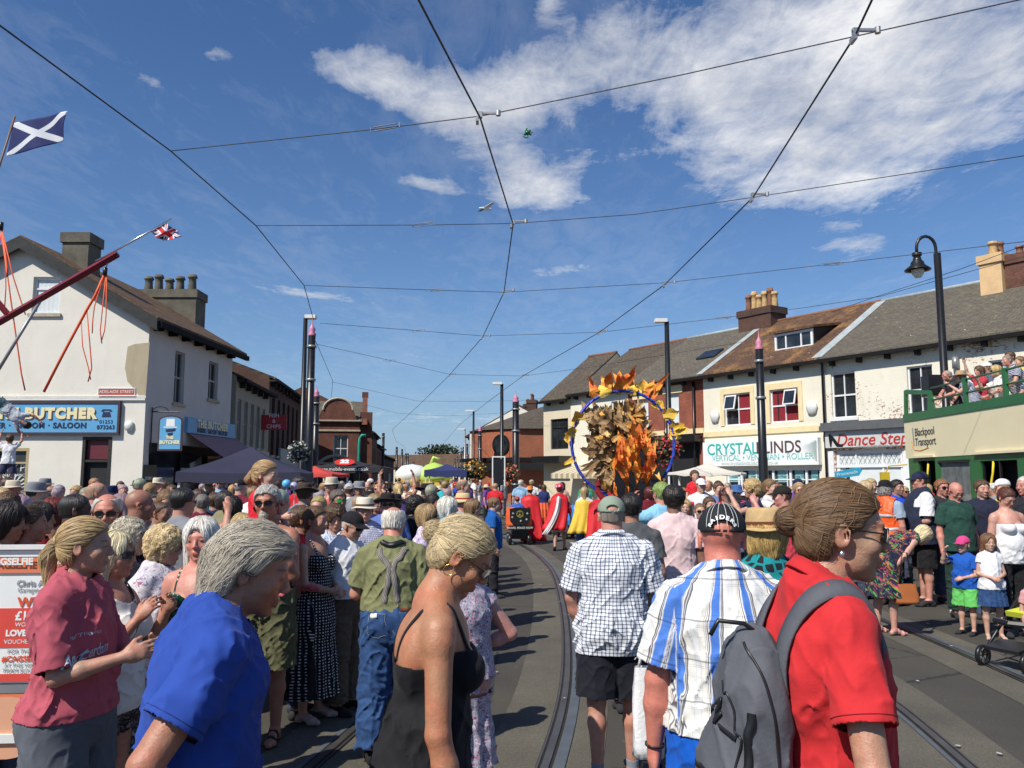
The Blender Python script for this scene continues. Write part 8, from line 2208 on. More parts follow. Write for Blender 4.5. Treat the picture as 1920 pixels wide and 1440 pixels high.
def pack(p):
 q=(p-cb_)@B.Rc
 d=ell(q,A(0,0.03,0.0),(0.145,0.085,0.26));d=smin(d,ell(q,A(0,-0.02,-0.13),(0.145,0.085,0.19)),0.04)
 d=smin(d,ell(q,A(0,-0.055,-0.16),(0.11,0.07,0.12)),0.008)
 d=smin(d,ell(q,A(0,0.03,0.10),(0.135,0.075,0.17)),0.02);d=smax(d,np.abs(q[:,0])-0.135,0.03);d=smax(d,-q[:,1]-0.115,0.03)
 d=d+0.0035*(np.abs(np.abs(q[:,0])-0.075)<0.003)
 return(d+folds(p,0.006,0.8)).astype(np.float32)
bpk=_mesh_part('backpack_',pack,cb_-0.42,cb_+0.42,0.006/Q,GREYF,None,puv=lambda V:V);bpk.name='rucksack'
bpk.location=B.root.location;bpk.rotation_euler=B.root.rotation_euler;meta(bpk,'grey nylon rucksack on the back of the woman in the red polo','rucksack')
for sd in(1,-1):
 pts=[B.chest+B.Rc@(A(*q)*k)for q in((0.075*sd,-0.135,-0.02),(0.082*sd,-0.12,0.10),(0.092*sd,-0.02,0.185),(0.098*sd,0.075,0.12),(0.115*sd,0.11,0.0),(0.135*sd,0.06,-0.12),(0.10*sd,-0.10,-0.2))]
 o=ribbon('shoulder_strap',lambda p:B.torso(p,0.025),pts,0.056,0.005,GREYF,bpk,n=48,thick=0.006)
hp=[B.chest+B.Rc@A(*q)for q in((0.02,-0.30,0.07),(0.0,-0.36,0.055),(-0.02,-0.40,0.03))]
m=MB();m.tube([ev(cb_+B.Rc@A(*q))for q in((0.03,0.05,0.25),(0.03,0.0,0.285),(0.02,-0.06,0.29),(0.02,-0.08,0.255))],0.006,6);m.build('grab_loop',BLACKPLASTIC,bpk,True)
for zz,w in((0.09,.085),(-0.06,.095)):
 z_pts=[cb_+B.Rc@A(x,-0.16,zz+0.02*math.cos(x*12))for x in(-w,-w/2,0,w/2,w)]
 ribbon('zip',pack,z_pts,0.012,0.003,BLACKPLASTIC,bpk,n=24,thick=0.002)
ribbon('side_strap',pack,[cb_+B.Rc@A(*q)for q in((0.135,-0.02,0.10),(0.145,-0.05,0.0),(0.145,-0.06,-0.10),(0.135,-0.06,-0.2))],0.02,0.003,BLACKPLASTIC,bpk,n=30,thick=0.003)
ribbon('piping',pack,[cb_+B.Rc@A(*q)for q in((0.06,-0.02,0.25),(0.125,0.02,0.16),(0.14,0.04,0.0),(0.14,0.03,-0.2))],0.006,0.003,BLACKPLASTIC,bpk,n=40,thick=0.003)
ribbon('piping',pack,[cb_+B.Rc@A(*q)for q in((0.04,-0.10,0.16),(0.105,-0.09,0.08),(0.125,-0.10,-0.08),(0.12,-0.1,-0.2))],0.005,0.003,BLACKPLASTIC,bpk,n=40,thick=0.003)
# man in the plaid shirt and lettered cap
PLAID=cloth_mat('plaid',(0.76,0.74,0.69),(0.075,0.20,0.60),(0.035,0.04,0.08))
CAPM=plain('black_cap_cloth',(0.010,0.011,0.012),0.8,var=0.1)
B=person(autolocks=False,top_at=hat_at(1352,952,3.05,0.0),yaw=-0.10,vox=0.0055/Q,fat=0.8,lean=0.04,hunch=0.15,head=(-0.12,0.05,0.0),arms=('down',((0.26,0.05,-1),(0.06,0.10,-1))),skin=(0.66,0.22,0.15),hair='none',top='shirt',topm=PLAID,loose=0.030,amp=0.007,sleeve=0.80,hem=0.02,bottom='shorts',botc=(0.004,0.10,0.52),botloose=0.03,solid=0.002,hat=('cap',(0.01,0.01,0.012)),hatm=CAPM,label='stout man seen from behind in a blue and cream plaid shirt and black lettered cap')
def capf(p):
 q=B.hq(p);return ell(q,A(0,-0.012,0.040),(0.088,0.110,0.094))*B.hk
M_=head_matrix(B);Rr=np.array(B.Rh)
wrap_text('lettering','RAIDERS',0.040,capf,head_pt(B,0.0,-0.13,0.078),-Rr[:,0]*-1,Rr[:,2],0.004,SIGNW,B.hat,bold=0.0016,bend=-6.0,space=1.25)if False else None
def arc_text(B,txt,size,rad,z0,yb,mat,parent,f):
 for i,ch in enumerate(txt):
  a=(i-(len(txt)-1)/2)*0.40
  x=math.sin(a)*rad;z=z0+(math.cos(a)-1)*rad*0.85
  r=Rr@A(math.cos(a),0,-math.sin(a)*0.85);u=Rr@A(math.sin(a)*0.85,0,math.cos(a))
  wrap_text('letter',ch,size,f,head_pt(B,x,-0.13,z),r,u,0.0035,mat,parent,bold=0.0016)
arc_text(B,'RAIDERS',0.032,0.062,0.093,-0.13,SIGNW,B.hat,capf)
for x in(-0.07,-0.045,-0.015,0.015,0.045,0.07):
 ribbon('cap_stripe',capf,[head_pt(B,x*s_,y_,z_)for s_,y_,z_ in((1.0,-0.115,0.05),(0.9,-0.10,0.085),(0.6,-0.06,0.125),(0.3,-0.02,0.14))],0.0016,0.003,SIGNW,B.hat,n=16,thick=0.0005)
wrist_band(B,1,0.94,LEATHER,0.008)
m=MB();c=Vector(ev(B.wr[1]+B.hd[1]*0.17));m.box(c,(0.115,0.06,0.075));m.lathe([(.001,.06),(.03,.06),(.036,.05),(.036,-.02)],c+Vector((-0.01,-.01,-.0)),14,Matrix.Rotation(PI/2,3,'X'));m.box(c+Vector((0,0,.045)),(.05,.04,.025))
m.tube([c+Vector((-.055,0,.03)),c+Vector((-.03,0.02,.11)),c+Vector((.03,.02,.11)),c+Vector((.055,0,.03))],.005,5)
o=m.build('camera_body',BLACKPLASTIC);o.name='hand_camera';o.location=B.root.location;o.rotation_euler=B.root.rotation_euler;meta(o,'small black camera held low by the man in the plaid shirt','camera')
# man in the small check shirt and green cap
CHECK=cloth_mat('check',(0.74,0.77,0.82),(0.035,0.05,0.12),scale=1.05)
B=person(autolocks=False,top_at=hat_at(1146,934,5.15,0.0),yaw=-0.05,vox=0.006/Q,shoulders=1.08,fat=0.85,hunch=0.1,head=(0,0.05,0),arms=(((0.2,0.12,-1),(0.05,0.5,-1)),((0.22,0.1,-1),(-0.25,0.35,-1))),skin=(0.56,0.27,0.18),hair='crop',hairc=(0.3,0.27,0.24),stride=0.06,top='shirt',topm=CHECK,loose=0.030,amp=0.007,sleeve=0.82,hem=-0.15,bottom='shorts',botc=(0.012,0.013,0.02),botlen=0.92,botloose=0.03,socks=(0.22,0.24,0.28),shoec=(0.02,0.02,0.025),solid=0.002,hat=('cap',(0.26,0.32,0.24)),label='man seen from behind in a small blue check shirt, black shorts and pale green cap')
def bag(name,label,c,w,d,h,mat,cat='bag',handle=None,seed=0,hmat=None):
 rs=random.Random(seed);m=MB();N,Mz=20,8;vs=[]
 for j in range(Mz+1):
  t=j/Mz
  for i in range(N):
   a=2*PI*i/N;s_=1-0.18*t**2;wv=1+0.05*math.sin(3*a+j)+0.04*math.sin(7*a+2*j+seed)
   x=math.copysign(abs(math.cos(a))**0.5,math.cos(a))*w/2*s_*wv;y=math.copysign(abs(math.sin(a))**0.5,math.sin(a))*d/2*(1-0.5*t)*wv
   vs.append((x,y,h*t))
 m.add(vs,[(j*N+i,j*N+(i+1)%N,(j+1)*N+(i+1)%N,(j+1)*N+i)for j in range(Mz)for i in range(N)]+[tuple(range(N))[::-1]])
 o=m.build(name,mat,None,True);o.location=c;meta(o,label,cat)
 if handle:
  q=MB();q.tube([(-w*.28,0,h*.98),(-w*.1,0,h+handle),(w*.1,0,h+handle),(w*.28,0,h*.98)],.008,6);q.build('handle',hmat or mat,o,True)
 return o
WBAG=plain('white_plastic',(0.78,0.78,0.78),0.3,var=0.06,scale=8,bmp=0.5)
hw=B.root.location+rot_z(ev(B.wr[0]+B.hd[0]*0.09),B.root.rotation_euler.z)
bag('carrier_bag','long white carrier bag hanging from the hand of the check shirt man',(at(1214,1300,4.15).x,4.15,at(1214,1418,4.15).z),0.15,0.10,0.42,WBAG,handle=0.10,seed=2)
# straw hat woman
PATCH=cloth_mat('patch',(0.008,0.22,0.24),(0.012,0.016,0.02))
STRAW=plain('woven_straw',(0.50,0.34,0.16),0.85,var=0.12,scale=40,bmp=0.2)
B=person(autolocks=False,top_at=hat_at(1432,956,3.75,0.0),yaw=0.1,vox=0.0062/Q,fem=True,fat=0.7,head=(0.1,0.05,0),arms=('out','out'),skin=PINKS,hair='bob',hairc=(0.42,0.27,0.09),top='tee',topm=PATCH,loose=0.03,sleeve=0.9,hairsize=1.0,bottom='trousers',botc=(0.03,0.03,0.04),hat=('fedora',(0.45,0.29,0.12)),hatm=STRAW,band=(0.14,0.045,0.02),label='woman with blonde hair, a straw hat and a teal and black patterned top')
strands('hair_lock',B,B.fh,start_pts(B),hflow(B,(0,-0.1,-1)),2200,0.09,8,0.0010,B.root,(0.50,0.33,0.12),5,0.001,0.35)
# suspenders man
DENIM=cloth_mat('denim',(0.012,0.035,0.11),(0.04,0.10,0.24))
B=person(top_at=hat_at(740,950,5.65,0.005),yaw=0.06,vox=0.0062/Q,fat=0.75,hunch=0.28,lean=0.04,head=(-0.15,0.25,0),arms=(((0.28,0.02,-1),(0.02,0.6,-1)),((0.28,0.15,-1),(-0.35,1.0,-0.35))),stride=0.10,skin=(0.62,0.27,0.18),hair='balding',hairc=WHITEH,top='tee',topc=(0.20,0.205,0.095),loose=0.020,amp=0.007,sleeve=0.80,hem=0.07,tuck=True,bottom='jeans',botm=DENIM,waist=0.13,botloose=0.026,botflare=0.03,botamp=0.007,botlen=1.95,shoec=(0.016,0.015,0.014),solid=0.002,label='bald topped man in an olive t-shirt with striped braces and blue jeans')
BR=cloth_mat('vstripe',(0.30,0.27,0.24),(0.03,0.028,0.03),scale=0.45)
k=B.k
for pts in([(0.085,0.0,0.175),(0.075,-0.10,0.12),(0.02,-0.13,0.02),(0.035,-0.12,-0.16),(0.045,-0.1,-0.30)],[(-0.085,0.0,0.175),(-0.07,-0.10,0.12),(-0.01,-0.13,0.02),(-0.03,-0.12,-0.16),(-0.045,-0.1,-0.30)]):
 ribbon('braces',B.ft,[B.chest+B.Rc@(A(*q)*k)for q in pts],0.038,0.007,BR,B.top,n=48,thick=0.003)
ribbon('camera_strap',B.ft,[B.chest+B.Rc@(A(*q)*k)for q in((-0.10,0.05,0.19),(-0.07,-0.06,0.20),(0,-0.09,0.185),(0.07,-0.06,0.20),(0.10,0.05,0.19))],0.034,0.010,BLACKPLASTIC,B.root,n=36,thick=0.004)
fj=lambda p:B.fb(p)
for sd in(1,-1):
 c=B.P0+A(0.085*sd,-0.13,-0.02)*k;w,h=0.062*k,0.075*k
 pts=[c+A(-w,0,h),c+A(-w,0,-h*.6),c+A(0,0,-h),c+A(w,0,-h*.6),c+A(w,0,h),c+A(-w,0,h)]
 for a_,b_ in zip(pts[:-1],pts[1:]):ribbon('pocket_seam',fj,[a_,(a_+b_)/2,b_],0.004,0.0015,plain('denim_stitch',(0.20,0.22,0.26),0.8),B.bot,n=10,thick=0.001)
ribbon('leather_patch',fj,[B.P0+A(0.07,-0.15,0.105)*k,B.P0+A(0.10,-0.14,0.105)*k,B.P0+A(0.135,-0.12,0.105)*k],0.05,0.004,plain('tan_leather',(0.22,0.07,0.025),0.6),B.bot,n=10,thick=0.002)
ribbon('paper',fj,[B.P0+A(-0.14,-0.14,0.055)*k,B.P0+A(-0.08,-0.15,0.05)*k],0.03,0.006,SIGNW,B.bot,n=6,thick=0.002)
# white shirt man with black cap
B=person(autolocks=False,top_at=hat_at(665,962,6.6,0.0),yaw=-2.0,vox=0.0068/Q,fat=0.35,hunch=0.35,head=(-0.05,0.25,0),arms=('back',((0.2,-0.15,-1),(0.0,0.25,-1))),skin=(0.56,0.30,0.20),hair='crop',hairc=WHITEH,shades=True,top='polo',topc=(0.76,0.76,0.78),loose=0.024,amp=0.006,sleeve=0.85,hem=0.05,tuck=True,bottom='trousers',waist=0.12,botc=(0.115,0.085,0.062),botloose=0.026,botflare=0.03,shoec=(0.03,0.02,0.018),hat=('cap',(0.012,0.012,0.015)),label='elderly man in a white polo shirt, brown trousers, black cap and dark glasses')
wrist_band(B,1,0.95,plain('blue_strap',(0.01,0.02,0.15),0.5),0.016)
# bare chested man with goatee, girl on shoulders
B=person(top_at=hat_at(502,906,5.9),yaw=PI-0.12,vox=0.0062/Q,fat=0.55,head=(0.15,0.02,0),arms=(((0.2,0.15,-1),(-0.15,0.45,-1)),((0.25,0.40,-1),(-0.25,0.5,1.0))),skin=(0.48,0.21,0.12),hair='short',hairc=(0.40,0.39,0.37),beard=(0.42,0.38,0.32),goatee=True,beardlong=0.9,shades=True,top='none',bottom='shorts',botc=(0.115,0.115,0.058),botlen=0.98,botloose=0.035,botamp=0.008,shoe='sandal',shoec=(0.03,0.025,0.02),label='bare chested man with dark sunglasses and grey goatee, carrying a girl on his shoulders')
wrist_band(B,0,0.95,SILVER,0.02,True)
person(top_at=hat_at(500,860,6.08),yaw=PAL-0.5,vox=0.0068/Q,H=1.12,hs=1.42,fem=True,fat=0.2,head=(0.35,0.1,0),arms=('front',((0.2,0.5,-1),(-0.1,0.6,-0.8))),legs=(((0.35,1,-0.25),(0.05,0.1,-1)),((0.35,1,-0.25),(0.05,0.1,-1))),skin=KID,hair='pony',hairsize=0.55,hairc=(0.36,0.23,0.11),top='tee',topc=(0.62,0.018,0.035),sleeve=0.45,bottom='shorts',botc=(0.6,0.02,0.04),shoec=(0.5,0.1,0.12),label='little girl with a ponytail and red dress riding on the shoulders of the goatee man')
# pink t-shirt girl
B=person(autolocks=False,top_at=hat_at(162,964,3.35),yaw=PAL-0.12,vox=0.0055/Q,fem=True,bust=-1,fat=-0.15,head=(0.32,0.02,0),hunch=0.12,arms=('clap','clap'),skin=(0.52,0.28,0.18),hair='pony',hairsize=1.25,hairc=(0.34,0.22,0.10),topc=(0.42,0.085,0.115),top='tee',loose=0.024,amp=0.006,sleeve=0.92,hem=0.0,bottom='shorts',botc=(0.095,0.105,0.125),botlen=0.60,botloose=0.034,solid=0.002,label='girl with a long blonde ponytail in a faded pink t-shirt, clapping beside the banner')
strands('hair_lock',B,B.fh,start_pts(B),hflow(B,(0,0,-0.2),(0,-0.10,0.01)),1500,0.12,8,0.0015,B.root,(0.42,0.29,0.14),6,0.0006,0.05)
strands('ponytail_lock',B,B.fh,start_pts(B)[start_pts(B)[:,2]<B.hc[2]-0.02],hflow(B,(0,-0.1,-1)),500,0.14,8,0.0016,B.root,(0.50,0.36,0.18),7,0.001,0.1)
m=MB();M_=head_matrix(B);m.tube([M_@Vector((0.018*math.cos(t),-0.118,0.018+0.020*math.sin(t)))for t in[k_*PI/8 for k_ in range(17)]],0.009,8,False);m.build('hair_tie',BLACKPLASTIC,B.root,True)
PT=plain('faded_print',(0.42,0.52,0.56),0.8,var=0.1)
rv=B.Rc@A(0,1,0)
wrap_text('shirt_print','Amsterdam',0.060,B.ft,B.chest+B.Rc@(A(0.115,0.19,-0.07)),A(-0.75,0.65,0.10),A(0.05,-0.08,1),0.004,PT,B.top,shear=0.35,bold=0.001)
wrap_text('shirt_print','NETHERLANDS',0.022,B.ft,B.chest+B.Rc@(A(0.115,0.19,0.01)),A(-0.75,0.65,0),A(0,0,1),0.004,PT,B.top)
# blonde in white clapping
SEQ=cloth_mat('floral',(0.02,0.018,0.02),(0.35,0.33,0.33),(0.12,0.02,0.03),(0.2,0.2,0.2),scale=0.35)
B=person(autolocks=False,top_at=hat_at(212,992,3.85),yaw=PAL-0.15,vox=0.006/Q,fem=True,fat=0.35,bust=0.8,head=(0.0,-0.05,0),arms=('clap_high','clap_high'),skin=(0.52,0.25,0.15),hair='long',hairsize=0.9,hairc=(0.62,0.54,0.34),shades=True,top='tank',topc=(0.74,0.72,0.68),bottom='hotpants',botm=SEQ,botloose=0.02,label='woman with long pale blonde hair and a white vest clapping high, behind the pink t-shirt')
strands('hair_lock',B,B.fh,start_pts(B),hflow(B,(0,-0.25,-1)),1400,0.16,8,0.0018,B.root,(0.72,0.64,0.42),8,0.001,0.1)
ribbon('bag_strap',B.ft,[B.chest+B.Rc@A(*q)for q in((-0.08,0.0,0.19),(-0.05,0.13,0.10),(0.03,0.15,-0.05),(0.12,0.11,-0.2),(0.16,0.0,-0.28))],0.008,0.004,BLACKPLASTIC,B.root,n=40,thick=0.002)
bg=MB();bg.box(ev(B.P0+A(0.20,0.04,0.03)),(0.05,0.22,0.15));o=bg.build('handbag',BLACKPLASTIC);o.location=B.root.location;o.rotation_euler=B.root.rotation_euler;meta(o,'small black shoulder bag at the hip of the clapping blonde woman','bag')
# white haired woman facing us
GRF=cloth_mat('floral',(0.02,0.05,0.03),(0.05,0.32,0.06),(0.60,0.60,0.55),(0.02,0.02,0.05),scale=0.9)
B=person(autolocks=False,top_at=hat_at(378,966,4.25),yaw=PI-0.1,vox=0.006/Q,fem=True,fat=1.0,bust=1.2,head=(0.12,0.02,0.05),arms=('down','down'),skin=(0.66,0.29,0.21),hair='long',hairsize=0.55,hairc=(0.74,0.72,0.66),top='strappy',topm=GRF,bottom='trousers',botc=(0.02,0.03,0.03),brow=(0.6,0.5,0.45),label='sunburnt smiling woman with long white hair and a green floral strap top')
strands('hair_lock',B,B.fh,start_pts(B),hflow(B,(0.05,-0.1,-1)),1300,0.14,8,0.0018,B.root,(0.80,0.78,0.72),9,0.001,0.2)
# curly blonde woman
FLW=cloth_mat('floral',(0.72,0.70,0.72),(0.25,0.20,0.35),(0.45,0.15,0.25),(0.6,0.6,0.65),scale=0.6)
B=person(autolocks=False,top_at=hat_at(312,984,4.65),yaw=PAL-0.1,vox=0.0062/Q,fem=True,fat=0.6,head=(0.0,0.1,0),hunch=0.2,arms=('down','down'),skin=(0.58,0.30,0.22),hair='curly',hairc=(0.60,0.44,0.22),specs=True,top='tee',topm=FLW,loose=0.03,sleeve=0.85,bottom='trousers',botm=cloth_mat('floral',(0.015,0.02,0.04),(0.3,0.3,0.35),(0.02,0.1,0.05),scale=0.7),label='older woman with short curly blonde hair, glasses and a white floral blouse')
strands('hair_curl',B,B.fh,start_pts(B),hflow(B,(0,-0.3,-1)),1500,0.05,8,0.0018,B.root,(0.66,0.50,0.27),10,0.002,1.4)
# bearded man
B=person(autolocks=False,top_at=hat_at(203,920,5.05),yaw=PI+0.25,vox=0.0062/Q,fat=0.5,head=(0.1,0.02,0),arms=('fold','fold'),skin=(0.60,0.27,0.18),hair='balding',hairc=(0.6,0.58,0.54),beard=(0.55,0.53,0.48),beardlong=0.6,shades=True,framem=plain('tortoise',(0.05,0.02,0.01),0.3),top='tee',topc=(0.015,0.016,0.02),bottom='jeans',botc=(0.03,0.04,0.08),label='bald man with white beard and round sunglasses smiling, in a black t-shirt')
def P(px,py,Y,yaw,label,**kw):
 kw.setdefault('vox',0.0085/Q);kw.setdefault('fingers',kw['vox']<0.0095)
 return person(top_at=hat_at(px,py,Y),yaw=yaw,label=label,**kw)
P(142,921,5.6,PAL+0.55,'man with close cropped black hair in a pale blue t-shirt, seen from behind',skin=DARK,hair='crop',hairc=BLACKH,topc=(0.26,0.48,0.70),fat=0.4)
P(262,913,6.3,PAL+0.5,'bald man with a grey vest showing his bare tattooed arm',skin=(0.38,0.19,0.12),hair='none',top='tank',topc=(0.36,0.37,0.40),fat=0.5,stubble=.3)
P(301,937,7.6,PAL-0.2,'man with very short dark hair in a grey t-shirt, in profile',skin=OLIVE,hair='crop',hairc=BROWNH,topc=(0.16,0.18,0.22),arms=('clasp','clasp'))
P(314,919,8.6,PAL-0.9,'man in a pale pink polo shirt looking down at his hands',skin=(0.55,0.3,0.2),hair='short',hairc=MIDB,top='polo',topc=(0.66,0.42,0.50),arms=('phone','clasp'),head=(0,0.5,0),fat=.5)
P(380,925,10.2,0.4,'man in a maroon t-shirt with back turned, under the navy gazebo',hair='short',hairc=(0.2,.18,.16),topc=(0.13,0.012,0.035),fat=.6)
P(403,922,10.6,0.1,'man in a navy hooded top with back turned, under the navy gazebo',hair='short',hairc=BROWNH,top='long',topc=(0.012,0.03,0.07))
P(437,930,8.4,0.25,'woman with dark curly hair and bare shoulders, back turned by the navy gazebo',fem=True,hair='curly',hairc=BLACKH,top='strappy',topm=GRF,skin=TAN,fat=.7,arms=('out','out'))
P(455,960,6.6,-2.5,'woman with long blonde hair peeping out behind the grey haired man',fem=True,hair='long',hairc=BLOND,topc=(0.3,.25,.2),shades=True)
P(18,938,4.9,PAL+0.2,'woman with dark hair and purple strap top at the picture edge',fem=True,hair='bob',hairc=BLACKH,top='strappy',topc=(0.06,0.02,0.14),skin=OLIVE,head=(0,.1,0))
P(56,944,5.0,PAL+0.5,'woman with dark ponytail and bare tanned back above the orange banner',fem=True,hair='pony',hairc=(0.05,0.035,0.025),top='strappy',topc=(0.05,0.02,0.02),skin=(0.40,0.20,0.13),bustz=0.0)
P(75,940,5.9,PAL+0.2,'dark haired woman behind the ponytailed woman above the banner',fem=True,hair='bob',hairc=(0.03,.02,.015),topc=(0.55,0.03,0.03),skin=OLIVE)
P(101,931,6.6,0.5,'woman with dark red hair in a black top, back turned',fem=True,hair='bob',hairc=(0.13,0.02,0.015),top='tank',topc=(0.012,0.012,0.015),skin=TAN)
P(17,922,7.5,0.2,'woman with curly brown hair at the far edge behind the banner',fem=True,hair='curly',hairc=BROWNH,topc=(0.3,.4,.05))
P(144,909,13.5,PI-.3,'man with sandy hair standing against the white barber wall',hair='short',hairc=BLOND,topc=(0.6,.6,.6))
P(176,911,11.5,PI+.3,'person in a black cap and pale shirt in front of the barber doorway',hair='short',hairc=BLACKH,topc=(0.45,.5,.6),hat=('cap',(0.015,0.015,0.02)))
P(293,921,9.6,PI+.2,'young man in a white t-shirt beside the small notice board',hair='short',hairc=BLACKH,topc=(0.7,.7,.72),skin=OLIVE)
P(325,922,12.5,PI-.5,'man with a pink bald head under the hanging barber sign',hair='none',topc=(0.2,.05,.05),skin=PINKS)
P(243,970,4.9,PAL,'grey curly haired woman half hidden behind the bearded man',fem=True,hair='curly',hairc=(0.4,.36,.28),topc=(0.03,.03,.04))
P(566,945,6.5,PAL+0.3,'boy with short brown hair in front of the bare shouldered man',hair='short',hairc=BROWNH,topc=(0.20,0.07,0.05),skin=(0.5,.28,.18))
DOTS=cloth_mat('dots',(0.012,0.012,0.016),(0.70,0.70,0.70))
P(592,946,6.4,PAL-0.35,'young woman in a black polka dot dress with hands clasped',fem=True,hair='tied',hairc=BROWNH,top='strappy',topm=DOTS,dress=True,bottom=None,skz=-0.72,skw=0.26,arms=('clasp','clasp'),vox=0.0075/Q,skin=(0.56,.30,.2),shoec=(.5,.35,.3))
P(628,945,7.0,PI+0.45,'smiling woman with curly brown hair and a blue and white top',fem=True,hair='curly',hairsize=1.15,hairc=(0.085,0.045,0.022),topm=cloth_mat('floral',(0.55,.6,.68),(0.08,.12,.3),scale=.5),skin=(0.6,.33,.24),vox=0.0075/Q,head=(0,.15,0))
P(634,916,9.0,PAL-0.9,'man with green mirrored sunglasses and grey streaked hair',hair='short',hairc=(0.12,.1,.09),topc=(0.02,.02,.03),shades=True,lensm=plain('green_lens',(0.02,0.35,0.05),0.1),skin=OLIVE)
P(684,930,7.7,PI+0.3,'man with glasses and a cream trilby with brown band in a blue check shirt',hair='crop',hairc=GREYH,specs=True,hat=('fedora',(0.70,0.64,0.52)),band=(0.12,0.05,0.03),top='shirt',topm=cloth_mat('check',(0.6,.6,.7),(0.04,.04,.2),scale=.8),skin=(0.6,.33,.24),vox=0.0075/Q)
P(727,924,9.2,PI+0.2,'man in a wide black cowboy hat and blue shirt with sunglasses',hair='crop',hairc=BLACKH,hat=('cowboy',(0.02,0.016,0.014)),shades=True,top='shirt',topc=(0.10,.16,.42),skin=(0.55,.28,.2))
P(800,944,7.8,PAL-0.1,'woman with short sandy hair and lilac floral top',fem=True,hair='bob',hairc=(0.33,0.22,0.11),shades=True,topm=cloth_mat('floral',(0.66,.64,.72),(0.25,.12,.5),(0.5,.2,.4),scale=.5),skin=FAIR,arms=('clasp','clasp'))
P(840,930,8.6,PAL+0.3,'person with short white hair in a turquoise blue t-shirt',fem=True,hair='bob',hairc=(0.62,0.60,0.53),topc=(0.10,0.42,0.62),skin=FAIR)
P(868,922,10.3,PAL-0.4,'man with straw hat and sunglasses beside the white haired person',hair='crop',hairc=BROWNH,hat=('bucket',(0.62,0.50,0.26)),band=(.5,.02,.02),shades=True,topc=(0.3,.33,.4),skin=(0.6,.3,.22))
P(886,934,10.0,PAL-0.2,'girl with long brown hair in a dark top with patterned trim',fem=True,hair='long',hairc=MIDB,topc=(0.08,.08,.09),skin=KID)
P(926,931,12.8,PAL+0.1,'boy in a bright blue polo shirt standing tall at the edge of the road',hair='short',hairc=MIDB,top='polo',topc=(0.01,0.10,0.36),botc=(0.015,.015,.02),skin=KID,hunch=0.1)
P(779,928,9.6,PAL+0.6,'man with bushy black hair in black, back turned',hair='curly',hairc=BLACKH,topc=(0.012,.012,.014),skin=OLIVE,fat=.5)
P(812,925,10.6,PAL-0.2,'woman with dark hair tied back in a green necklace top',fem=True,hair='bun',hairc=BLACKH,top='strappy',topc=(0.03,.2,.1),skin=TAN)
P(622,893,10.9,PI-0.6,'child in a cream trilby and coral vest riding on shoulders',H=1.1,hs=1.4,legs=(((0.3,1,-0.25),(0.05,0.1,-1)),((0.3,1,-0.25),(0.05,0.1,-1))),hat=('fedora',(0.55,.5,.38)),top='tank',topc=(0.68,.12,.12),skin=KID,vox=0.009)
P(620,915,11.2,0.2,'man in charcoal carrying the child with the trilby',hair='short',hairc=(.2,.2,.2),topc=(0.05,.06,.08),fat=.6)
P(571,905,9.8,0.2,'person in a dark brown bush hat and hawaiian shirt, back turned',hair='short',hairc=BROWNH,hat=('cowboy',(0.06,.04,.03)),topm=cloth_mat('floral',(0.08,.12,.2),(0.5,.5,.5),(.1,.25,.3),scale=.7),fat=.7)
P(655,905,14,0.1,'person in a grey baseball cap and white t-shirt, back turned',hair='crop',hairc=BROWNH,hat=('cap',(0.42,.43,.44)),topc=(.68,.68,.7))
P(747,905,13.5,0.3,'woman holding a phone up over the crowd with both arms',fem=True,hair='pony',hairc=BLOND,top='tank',topc=(0.08,.05,.2),arms=('up','up'),skin=TAN)
P(800,906,13,PI-.4,'man in a black wide brimmed hat over a long dark coat',hair='crop',hairc=BLACKH,hat=('cowboy',(0.015,.012,.012)),topc=(0.02,.02,.025),top='long')
P(858,912,14,0.2,'person with a red white and blue striped cap',hair='crop',hairc=BLACKH,hat=('cap',(0.02,.05,.4)),topc=(0.5,.5,.52))
FLD=cloth_mat('floral',(0.45,0.42,0.50),(0.05,0.04,0.12),(0.7,0.7,0.75),(0.45,0.06,0.15),scale=0.35)
P(862,1005,4.3,0.5,'woman in a small print floral dress almost hidden behind the blonde in black',fem=True,fat=.9,hair='bob',hairc=MIDB,topm=FLD,dress=True,bottom=None,sleeve=.2,arms=('hip','hip'),skin=(0.66,.33,.27),vox=0.0075/Q,skz=-.5)
# centre and parade
P(1263,908,7.2,-0.15,'man with thick black hair in a pale pink t-shirt with a shoulder strap',hair='short',hairsize=1.5,hairc=BLACKH,topc=(0.68,0.50,0.50),skin=(0.26,0.13,0.08),botc=(.02,.02,.03),fat=.3,vox=.0075/Q)
Bp=bpy.context.scene.objects and None
P(1240,902,9.0,0.35,'person with green dyed hair in a sky blue t-shirt with a pink motif',hair='short',hairc=(0.22,0.32,0.09),topc=(0.24,0.50,0.68),arms=('phone','phone'),skin=PINKS,fat=.6)
P(1183,922,6.6,-0.1,'dark haired man in a grey t-shirt just beyond the green cap',hair='short',hairc=BLACKH,topc=(0.085,0.09,0.095),skin=OLIVE,fat=.4)
CAPE=plain('red_cape',(0.60,0.012,0.02),0.6,var=0.1,bmp=0.1)
def cape(B,w0,w1,h,mat,y=-0.16,name='cape',sway=0.0):
 m=MB();N,K=14,10;vs=[]
 zt=B.neck[2]-0.0
 for j in range(K+1):
  t=j/K;w=w0+(w1-w0)*t
  for i in range(N+1):
   s_=i/N*2-1;vs.append((s_*w/2+sway*t*t,y-0.08*t+0.10*abs(s_)**2*(1-t)-0.025*math.sin(s_*9+t)*t,zt-h*t-.05*abs(s_)*(1-t)))
 m.add(vs,[(j*(N+1)+i,j*(N+1)+i+1,(j+1)*(N+1)+i+1,(j+1)*(N+1)+i)for j in range(K)for i in range(N)])
 o=m.build(name,mat,B.root,True);s=o.modifiers.new('t','SOLIDIFY');s.thickness=.008;return o
